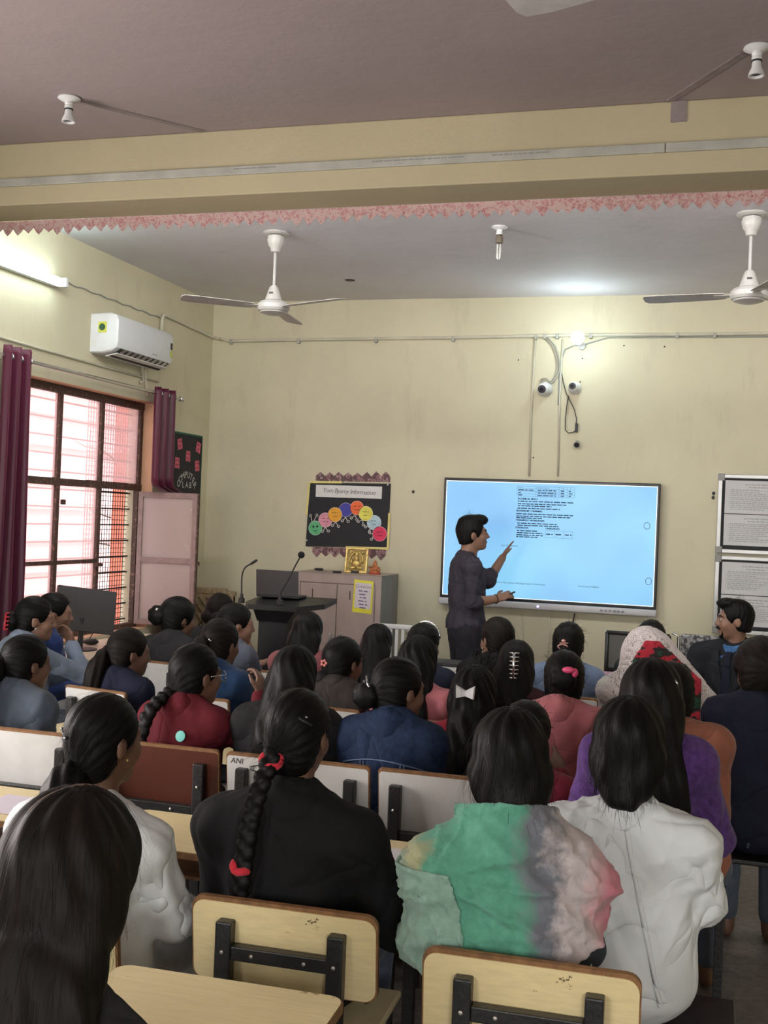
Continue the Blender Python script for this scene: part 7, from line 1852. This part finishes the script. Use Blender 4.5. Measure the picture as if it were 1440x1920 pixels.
# back seam of the white kurta
def surf_y(p, x, z, y0=-1.0):
    me = p.top.data
    if not hasattr(p, '_co'):
        c_ = np.empty(len(me.vertices)*3); me.vertices.foreach_get('co', c_); p._co = c_.reshape(-1, 3)
    m_ = (np.abs(p._co[:, 0]-x) < 0.014) & (np.abs(p._co[:, 2]-z) < 0.014)
    return p._co[m_, 1].min() if m_.any() else None
def strip_on(p, path, w, m, name, lift=0.0012):
    """a narrow band of cloth or stitching laid on the back of a garment; path of (x, z)"""
    vs = []
    for i, (x, z) in enumerate(path):
        y = surf_y(p, x, z)
        if y is None: continue
        a = path[max(0, i-1)]; b = path[min(len(path)-1, i+1)]; dx, dz = b[0]-a[0], b[1]-a[1]; L = math.hypot(dx, dz)+1e-9
        vs += [(x-dz/L*w/2, y-lift, z+dx/L*w/2), (x+dz/L*w/2, y-lift, z-dx/L*w/2), (x+dz/L*w/2, y+0.004, z-dx/L*w/2), (x-dz/L*w/2, y+0.004, z+dx/L*w/2)]
    n = len(vs)//4; fs = []
    for i in range(n-1):
        for j in range(4): fs.append((i*4+j, i*4+(j+1) % 4, i*4+4+(j+1) % 4, i*4+4+j))
    if n > 1: part(p, MB().add(vs, fs), name, m)
z6 = P6.Nb[2]
strip_on(P6, [(0.012+0.10*t, z6-0.02-0.42*t) for t in np.linspace(0, 1, 26)], 0.012, white_k, 'back_placket', 0.0005)
# denim seams
M_st = mat('denim_stitching', (0.10, 0.15, 0.24), 0.8, var=0.2)
z9 = P9.Nb[2]
strip_on(P9, [(x, z9-0.125-0.05*(x/0.15)**2*0.6) for x in np.linspace(-0.16, 0.17, 24)], 0.004, M_st, 'yoke_seam')
for s in (-1, 1):
    for o in (0, 0.012): strip_on(P9, [(s*(0.075-0.02*t)+o, z9-0.135-0.16*t) for t in np.linspace(0, 1, 12)], 0.003, M_st, 'back_seam')
# turquoise badge on the maroon sweater
z10 = P10.Nb[2]; y10 = surf_y(P10, 0.045, z10-0.105) or -0.1
part(P10, MB().lathe([(0.020, 0), (0.020, 0.003), (0.016, 0.0045)], M=Matrix.Translation((0.045, y10-0.0005, z10-0.105)) @ Matrix.Rotation(math.radians(78), 4, 'X'), n=22), 'badge', mat('turquoise_badge', (0.16, 0.55, 0.50), 0.5, var=0.1), 35)
# veil and shawl
M_veil = cloth('sheer_white_cotton', (0.62, 0.56, 0.55), var=0.03, bump=0.3, bscale=160)
def shawlmat():
    m, nt, p = nodemat('red_black_green_check'); p.inputs['Roughness'].default_value = 0.9
    tc = N(nt, 'ShaderNodeTexCoord'); mp = N(nt, 'ShaderNodeMapping'); mp.inputs['Rotation'].default_value = (0, math.radians(18), 0); mp.inputs['Scale'].default_value = (0.45, 0.45, 1.0); nt.links.new(tc.outputs['Object'], mp.inputs['Vector'])
    n = N(nt, 'ShaderNodeTexNoise', _Scale=24.0, _Detail=2.0); nt.links.new(mp.outputs[0], n.inputs['Vector'])
    r = N(nt, 'ShaderNodeValToRGB'); r.color_ramp.interpolation = 'CONSTANT'; e = r.color_ramp.elements; e[0].position = 0.0; e[0].color = rgba((0.012, 0.05, 0.025)); e[1].position = 0.64; e[1].color = rgba((0.015, 0.012, 0.012))
    for pos, c_ in ((0.37, (0.015, 0.012, 0.012)), (0.47, (0.36, 0.015, 0.03))): k_ = e.new(pos); k_.color = rgba(c_)
    nt.links.new(n.outputs['Fac'], r.inputs['Fac']); nt.links.new(r.outputs['Color'], p.inputs['Base Color']); return m
H9 = P29.Hc
def face_open(X, Y_, Z): return Y_-(H9[1]+0.03)
def wrap29(F): F.cone(H9+np.array((0.03, -0.04, 0.02)), np.array((H9[0]+0.23, H9[1]-0.04, P29.Nb[2]-0.16)), 0.09, 0.12, 0.06)
shell(P29, 0.010, 0.020, lambda X, Y_, Z: np.maximum(face_open(X, Y_, Z), 0.74-Z), 0.009, 'veil', M_veil, 0.0015, 3, head=True, extra=wrap29)
shell(P29, 0.024, 0.034, lambda X, Y_, Z: np.maximum(np.maximum(face_open(X, Y_, Z)+0.02, 0.74-Z), np.maximum((H9[0]-0.055)-X-0.6*np.minimum(0, H9[2]-Z), np.maximum(X-(H9[0]+np.minimum(0.07+1.15*(H9[2]+0.09-Z), 0.26)), Z-(H9[2]+0.095)))), 0.009, 'shawl', shawlmat(), 0.0015, 3, head=True, extra=wrap29)

# ------------------------------------------------------------------ the presenter, standing
def to_local(base, by, w): return rotm(-by)@(np.array(w, float)-base)
def standing(px, py, Y, label, by, hy, hp):
    p = Person(); Tw = onY(px, py, Y); hs = 1.02
    base = np.array((Tw[0], Tw[1], 0.0)); root = thing('person', label, 'person', base, math.radians(by))
    Hc = np.array((0, 0.02, Tw[2]-0.136*hs)); R = rotm(hy, hp, 0); p.root, p.Hc, p.R, p.hs = root, Hc, R, hs
    p.g = lambda x, y, z: Hc+R@(np.array((x, y, z), float)*hs)
    Nb = Hc+np.array((0, -0.045, -0.165)); hip = np.array((0, -0.01, 0.93)); p.Nb, p.hip = Nb, hip
    S = [Nb+np.array((s*0.185, 0.0, -0.075)) for s in (-1, 1)]
    loc = lambda px_, py_, Y_: to_local(base, by, onY(px_, py_, Y_))
    Er, Wr = loc(884, 1130, Y-0.20), loc(932, 1123, Y-0.06)
    El, Wl = loc(916, 1088, Y+0.18), loc(942, 1046, Y+0.30)
    A = [(El, Wl), (Er, Wr)]
    def torso(F, th):
        F.ell(hip, np.array((0.165, 0.125, 0.13))+th, k=0); F.ell(hip+np.array((0, 0.0, 0.17)), np.array((0.145, 0.105, 0.16))+th, k=0.05)
        F.ell(Nb+np.array((0, 0.015, -0.22)), np.array((0.165, 0.115, 0.18))+th, k=0.06); F.cone(S[0], S[1], 0.055+th, 0.055+th, 0.05)
        F.ell(Nb+np.array((0, -0.025, -0.14)), np.array((0.15, 0.075, 0.12))+th, k=0.05)
        for i in (0, 1): F.cone(Nb+np.array((0, -0.005, -0.01)), S[i], 0.05+th, 0.055+th, 0.04)
    K = [np.array((s*0.095, 0.01, 0.50)) for s in (-1, 1)]; An = [np.array((s*0.10, -0.01, 0.09)) for s in (-1, 1)]
    F = Field((-0.75, -0.6, 0), (0.75, 0.75, Tw[2]+0.05), 0.0085); torso(F, -0.012)
    for i in (0, 1):
        E, W = A[i]; F.cone(S[i], E, 0.052, 0.043, 0.03); F.cone(E, W, 0.043, 0.029, 0.012)
        F.cone(hip+np.array(((-1, 1)[i]*0.09, 0, -0.06)), K[i], 0.085, 0.058, 0.04); F.cone(K[i], An[i], 0.055, 0.04, 0.02); F.cone(An[i]+np.array((0, -0.02, -0.05)), An[i]+np.array((0, 0.15, -0.06)), 0.034, 0.026, 0.02)
    hl = loc(957, 1020, Y+0.36)-Wl
    hand(F, Wl, hl, (0.2, 0.8, -0.4), -1, 0.12, 1.0, 0.5)
    hr = loc(952, 1115, Y-0.02)-Wr
    hand(F, Wr, hr, (-0.6, 0.2, -0.6), 1, 0.75, 1.0, 0.0)
    head_sdf(F, Hc, R, hs, female=False); F.cone(p.g(0, -0.025, -0.05), Nb+np.array((0, 0.01, -0.03)), 0.06*hs, 0.064, 0.025)
    P, Q = F.mesh(); P = relax(P, Q, 1); qmesh('body', P, Q, M_skin2, root)
    ms = ct('dark_plum_shirt', (0.044, 0.040, 0.054), var=0.12)
    F = Field((-0.75, -0.6, 0.7), (0.75, 0.75, Tw[2]), 0.009); torso(F, 0.010)
    F.cone(hip+np.array((0, -0.0, 0.05)), hip+np.array((0, -0.0, -0.07)), 0.125, 0.135, 0.04)
    for i in (0, 1):
        E, W = A[i]; F.cone(S[i], E, 0.064, 0.055, 0.03); E2 = E+(W-E)*0.20; F.cone(E, E2, 0.055, 0.052, 0.012)
    X, Y_, Z = F.full(); F.D = np.maximum(F.D, 0.915-Z).astype(np.float32)
    F.cone(p.g(0, -0.02, -0.03), Nb, 0.05, 0.05, 0, True)
    P, Q = F.mesh(); P = relax(P, Q, 2); P = P+vnormals(P, Q)*folds(P, 0.009, 77, 16, 60)[:, None]; p.top = qmesh('shirt', P, Q, ms, root)
    F = Field((-0.35, -0.35, 0.05), (0.35, 0.35, 1.1), 0.011); F.ell(hip+np.array((0, 0, -0.02)), (0.168, 0.135, 0.14), k=0)
    for i in (0, 1): F.cone(hip+np.array(((-1, 1)[i]*0.088, 0, -0.06)), K[i], 0.105, 0.078, 0.04); F.cone(K[i], An[i]+np.array((0, 0, -0.02)), 0.076, 0.062, 0.02)
    P, Q = F.mesh(); P = relax(P, Q, 2); P = P+vnormals(P, Q)*folds(P, 0.004, 78)[:, None]; qmesh('trousers', P, Q, M_trd, root)
    for i in (0, 1):
        F = Field(An[i]-np.array((0.1, 0.15, 0.1)), An[i]+np.array((0.1, 0.28, 0.1)), 0.009); F.cone(An[i]+np.array((0, -0.03, -0.047)), An[i]+np.array((0, 0.16, -0.054)), 0.042, 0.034, 0.02); P, Q = F.mesh(); qmesh('shoe', P, Q, M_dark, root)
    do_hair(p, 'short', dict(tie=(0, -0.02, 0.125), lumps=(((0.0, 0.05, 0.105), (0.06, 0.05, 0.035)), ((0.02, 0.085, 0.095), (0.035, 0.025, 0.025)), ((0, -0.02, 0.10), (0.075, 0.08, 0.04)))), 0.007, True, 0.004, M_hair)
    F = Field(Nb-0.17, Nb+0.17, 0.008); F.cone(Nb+np.array((0, 0.01, -0.06)), Nb+np.array((0, 0.02, 0.05)), 0.088, 0.076, 0); F.cone(Nb+np.array((0, 0.01, -0.1)), Nb+np.array((0, 0.025, 0.2)), 0.079, 0.066, 0, True)
    X, Y_, Z = F.full(); F.D = np.maximum(F.D, Z-(Nb[2]+0.03)+(Y_-Nb[1])*0.35).astype(np.float32); P, Q = F.mesh(); P = relax(P, Q, 1); qmesh('collar', P, Q, ms, root)
    for sx in (-1, 1):
        part(p, MB().ball(tuple(p.g(sx*0.030, 0.0885, 0.003)), 0.005, 8, 6), 'iris', M_ink)
        part(p, MB().tube([tuple(p.g(sx*0.016, 0.094, 0.020)), tuple(p.g(sx*0.032, 0.092, 0.026)), tuple(p.g(sx*0.048, 0.080, 0.021))], [0.003, 0.0035, 0.002], 6), 'eyebrow', M_hair)
    d = (Wr-Er)/np.linalg.norm(Wr-Er); q_ = Vector(d).to_track_quat('Z', 'Y').to_matrix()
    part(p, MB().tube([tuple(Wr-d*0.012+np.array(q_ @ Vector((0.032*math.cos(a), 0.032*math.sin(a), 0)))) for a in np.linspace(0, 2*math.pi, 17)], 0.004, 6, cap=False), 'bracelet', mat('dark_thread', (0.05, 0.02, 0.015), 0.8, var=0.1))
    p.Wr, p.hr = Wr, hr/np.linalg.norm(hr); p.base, p.by = base, by
    return p
PM = standing(884, 966, 8.02, 'young man in a dark rolled sleeve shirt pointing at the screen', -64, -12, 6)
w_ = PM.Wr+PM.hr*0.085; e_ = w_+PM.hr*0.06
wm_ = rotm(PM.by)@w_+PM.base; em_ = rotm(PM.by)@e_+PM.base
tag(MB().tube([tuple(wm_-np.array((0, 0, 0.004))), tuple(em_)], [0.008, 0.006], 8).obj('stylus', M_dark, None, True), 'short dark stylus held in the presenter\'s lowered hand', 'stylus')

# ------------------------------------------------------------------ the seated man in a suit
suit = ct('charcoal_suit', (0.016, 0.017, 0.021), var=0.1); blue_s = ct('bright_blue_shirt', (0.06, 0.16, 0.36), var=0.06)
PS = person(1378, 1122, 7.28, 'bearded man in a dark suit and tie seated by the notice boards', suit, hs=1.02, hy=-80, hp=0, by=200, lean=0.03, sw=0.215, thick=0.03, hair='short', skin=M_skin2, hands=True, h=0.010, hh=0.007, female=False,
            hairkw=dict(tie=(0, -0.02, 0.125), lumps=(((0.0, 0.045, 0.105), (0.06, 0.05, 0.03)), ((0.0, 0.08, 0.10), (0.035, 0.03, 0.022)))), seat=0.45, bottom=suit, topname='suit_jacket', shoulder_drop=0.085,
            armpts=[((-0.30, 0.05, 0.72), (-0.16, 0.27, 0.66), (0.2, 0.2, -1), dict(curl=0.5, spread=0.3)), ((0.29, 0.04, 0.70), (0.12, 0.25, 0.62), (0, 0, -1), dict(curl=0.4))])
nz_ = PS.Nb
shell(PS, 0.018, 0.026, lambda X, Y_, Z: np.maximum(np.maximum(np.abs(X)-(0.012+0.36*(Z-(nz_[2]-0.30)))*1.0, (nz_[2]-0.30)-Z), np.maximum(Z-(nz_[2]+0.02), (nz_[1]+0.02)-Y_)), 0.008, 'shirt_front', blue_s, 0.0, with_arms=False)
F = Field(nz_-0.17, nz_+0.17, 0.007); F.cone(nz_+np.array((0, 0.012, -0.05)), nz_+np.array((0, 0.025, 0.04)), 0.082, 0.074, 0); F.cone(nz_+np.array((0, 0.01, -0.1)), nz_+np.array((0, 0.03, 0.2)), 0.074, 0.064, 0, True)
X, Y_, Z = F.full(); F.D = np.maximum(F.D, Z-(nz_[2]+0.035)+(Y_-nz_[1])*0.35).astype(np.float32); P, Q = F.mesh(); P = relax(P, Q, 1); qmesh('shirt_collar', P, Q, blue_s, PS.root)
def front_y(p, x, z):
    me = p.top.data; c_ = np.empty(len(me.vertices)*3); me.vertices.foreach_get('co', c_); c_ = c_.reshape(-1, 3); m_ = (np.abs(c_[:, 0]-x) < 0.02) & (np.abs(c_[:, 2]-z) < 0.02); return c_[m_, 1].max() if m_.any() else 0.1
tie = []; 
for t_, w in ((0.0, 0.018), (0.04, 0.014), (0.08, 0.018), (0.18, 0.028), (0.28, 0.030)):
    z_ = nz_[2]-0.035-t_; y_ = front_y(PS, 0.0, z_)+0.012; tie += [(-w, y_, z_), (w, y_, z_), (w, y_-0.006, z_), (-w, y_-0.006, z_)]
fs = []
for i in range(4):
    for j in range(4): fs.append((i*4+j, i*4+(j+1) % 4, i*4+4+(j+1) % 4, i*4+4+j))
part(PS, MB().add(tie, fs), 'necktie', ct('navy_tie', (0.012, 0.014, 0.028)), False)
for s in (-1, 1):
    lap = []
    for t_, w0, w1 in ((0.0, 0.070, 0.105), (0.10, 0.050, 0.115), (0.2, 0.028, 0.085), (0.30, 0.006, 0.03)):
        z_ = nz_[2]-0.02-t_; ya = front_y(PS, s*w0, z_)+0.010; yb = front_y(PS, s*w1, z_)+0.008
        lap += [(s*w0, ya, z_), (s*w1, yb, z_), (s*w1, yb-0.005, z_), (s*w0, ya-0.005, z_)]
    fs = []
    for i in range(3):
        for j in range(4): fs.append((i*4+j, i*4+(j+1) % 4, i*4+4+(j+1) % 4, i*4+4+j))
    part(PS, MB().add(lap, fs), 'lapel', suit, False)
for sx in (-1, 1):
    part(PS, MB().ball(tuple(PS.g(sx*0.030, 0.0865, 0.003)), (0.0065, 0.0065, 0.005), 8, 6), 'eye_white', M_whpl); part(PS, MB().ball(tuple(PS.g(sx*0.030, 0.0905, 0.003)), 0.0042, 8, 6), 'iris', M_ink)
    part(PS, MB().tube([tuple(PS.g(sx*0.014, 0.094, 0.021)), tuple(PS.g(sx*0.032, 0.092, 0.028)), tuple(PS.g(sx*0.050, 0.078, 0.022))], [0.004, 0.0045, 0.002], 6), 'eyebrow', M_hair)
part(PS, MB().tube([tuple(PS.g(-0.028, 0.088, -0.056)), tuple(PS.g(-0.012, 0.100, -0.047)), tuple(PS.g(0, 0.103, -0.045)), tuple(PS.g(0.012, 0.100, -0.047)), tuple(PS.g(0.028, 0.088, -0.056))], [0.004, 0.0065, 0.006, 0.0065, 0.004], 7), 'moustache', M_hair)
F = Field(PS.Hc-0.16, PS.Hc+0.16, 0.006)
F.ell(PS.g(0, 0.066, -0.098), np.array((0.024, 0.021, 0.019))*PS.hs, PS.R, k=0); 
for sx in (-1, 1): F.chain([PS.g(sx*0.030, 0.074, -0.060), PS.g(sx*0.026, 0.072, -0.085), PS.g(sx*0.012, 0.070, -0.10)], [0.004, 0.006, 0.009], 0.01)
P, Q = F.mesh(); P = relax(P, Q, 1); qmesh('beard', P, Q, M_hair, PS.root, tail_flow(P))
# his cushioned chair
t = thing('maroon_chair', 'maroon cushioned chair under the man in the suit', 'chair', tuple(PS.root.location), PS.root.rotation_euler.z)
M_mar = ct('maroon_rexine', (0.11, 0.012, 0.02), bump=0.2, bscale=40)
MB().box((-0.26, -0.16, 0.36), (0.26, 0.34, 0.447), bevel=0.03, seg=3).obj('seat', M_mar, t, 40)
MB().box((-0.36, -0.27, 0.42), (0.30, -0.185, 0.97), bevel=0.03, seg=3).obj('backrest', M_mar, t, 40)
for x in (-0.23, 0.23):
    for y in (-0.2, 0.3): MB().cyl((x, y, 0), (x, y, 0.37), 0.016, 10).obj('leg', M_dark, t)
# seats for the two girls by the window
for pz, lab in ((P13, 'cream plastic stool chair under the girl in pale blue'), (P14, 'cream plastic stool chair under the girl in royal blue')):
    t = thing('window_chair', lab, 'chair', tuple(pz.root.location), pz.root.rotation_euler.z)
    MB().box((-0.2, -0.16, 0.41), (0.2, 0.22, 0.44), bevel=0.01).obj('seat', M_lamc, t)
    MB().box((-0.2, -0.20, 0.56), (0.2, -0.18, 0.80), bevel=0.008).obj('backrest', M_lamc, t)
    for x in (-0.18, 0.18):
        MB().bar((x, -0.19, 0), (x, -0.19, 0.7), 0.025, 0.025, up=(0, 1, 0)).obj('leg', M_black, t); MB().bar((x, 0.2, 0), (x, 0.2, 0.41), 0.025, 0.025, up=(0, 1, 0)).obj('leg', M_black, t)

# ------------------------------------------------------------------ a chair and a desk for every pupil, each named after who uses it
def nearest(x, y0, y1):
    best = None
    for q in PEOPLE:
        lx_, ly_ = q.root.location.x, q.root.location.y
        if y0 < ly_ < y1 and abs(lx_-x) < 0.34 and (best is None or abs(lx_-x) < best[0]): best = (abs(lx_-x), q)
    return best[1] if best else None
def short(q, n):
    w = q.root['label'].split()[:n]
    while w[-1] in ('a', 'an', 'the', 'in', 'with', 'and', 'of', 'to', 'by', 'on', 'over', 'under', 'beyond', 'beside', 'before', 'near', 'small', 'long', 'loose'): w.pop()
    return ' '.join(w)
seen = set()
for (x_, y_) in SLOTS:
    q = nearest(x_, y_-0.05, y_+0.62)
    lab = 'white laminate chair under the '+short(q, 11) if q else None
    if not lab or lab in seen: lab = 'white laminate chair with a bare wooden edge behind the red top'
    seen.add(lab); school_chair(x_, y_, 'white', lab)
for (x_, y_) in DSLOTS:
    q = nearest(x_, y_-0.95, y_-0.2)
    lab = 'yellow laminate desk before the '+short(q, 11) if q else None
    if lab and lab not in seen: seen.add(lab); school_desk(x_, y_, lab)

# low stools where the aisle girls sit without a chair back
for q in (P34, P35, P33, P8, P28, P26, P22, P25):
    lx_, ly_ = q.root.location.x, q.root.location.y
    t = thing('steel_stool', 'low steel stool under the '+short(q, 11), 'stool', (lx_, ly_, 0))
    MB().box((-0.14, -0.13, 0.42), (0.14, 0.13, 0.44), bevel=0.006).obj('seat', M_black, t)
    for x_ in (-0.12, 0.12):
        for y_ in (-0.10, 0.08): MB().box((x_-0.014, y_-0.014, 0), (x_+0.014, y_+0.014, 0.42)).obj('leg', M_black, t)

# a narrow chair and a narrow desk for each girl of the farther rows
def narrow_desk(x, y, lab, rz=0.0):
    t = thing('school_desk', lab, 'desk', (x, y, 0), rz)
    MB().prism(rrect(0.35, 0.25, 0.02), 0.018, Matrix.Translation((0, 0, 0.715)) @ Matrix.Rotation(-math.pi/2, 4, 'X')).obj('desk_top', M_yel2, t)
    for s_ in (-1, 1):
        for y_ in (-0.10, 0.10): MB().box((s_*0.163-0.011, y_-0.012, 0), (s_*0.163+0.011, y_+0.012, 0.696)).obj('leg', M_black, t)
for q in (P15, P19, P21, P24, P16, P18, P20, P23, P27, P17, P30, P29):
    rz_ = q.root.rotation_euler.z; bk_ = 0.205 if q is P29 else 0.17
    school_chair(q.root.location.x+bk_*math.sin(rz_), q.root.location.y-bk_*math.cos(rz_), 'narrow', 'white laminate chair under the '+short(q, 11), rz_)
for q in (P12, P10, P11, P15, P19, P21, P20):
    rz_ = q.root.rotation_euler.z
    narrow_desk(q.root.location.x-0.40*math.sin(rz_), q.root.location.y+0.40*math.cos(rz_), 'small yellow laminate desk before the '+short(q, 9), rz_)
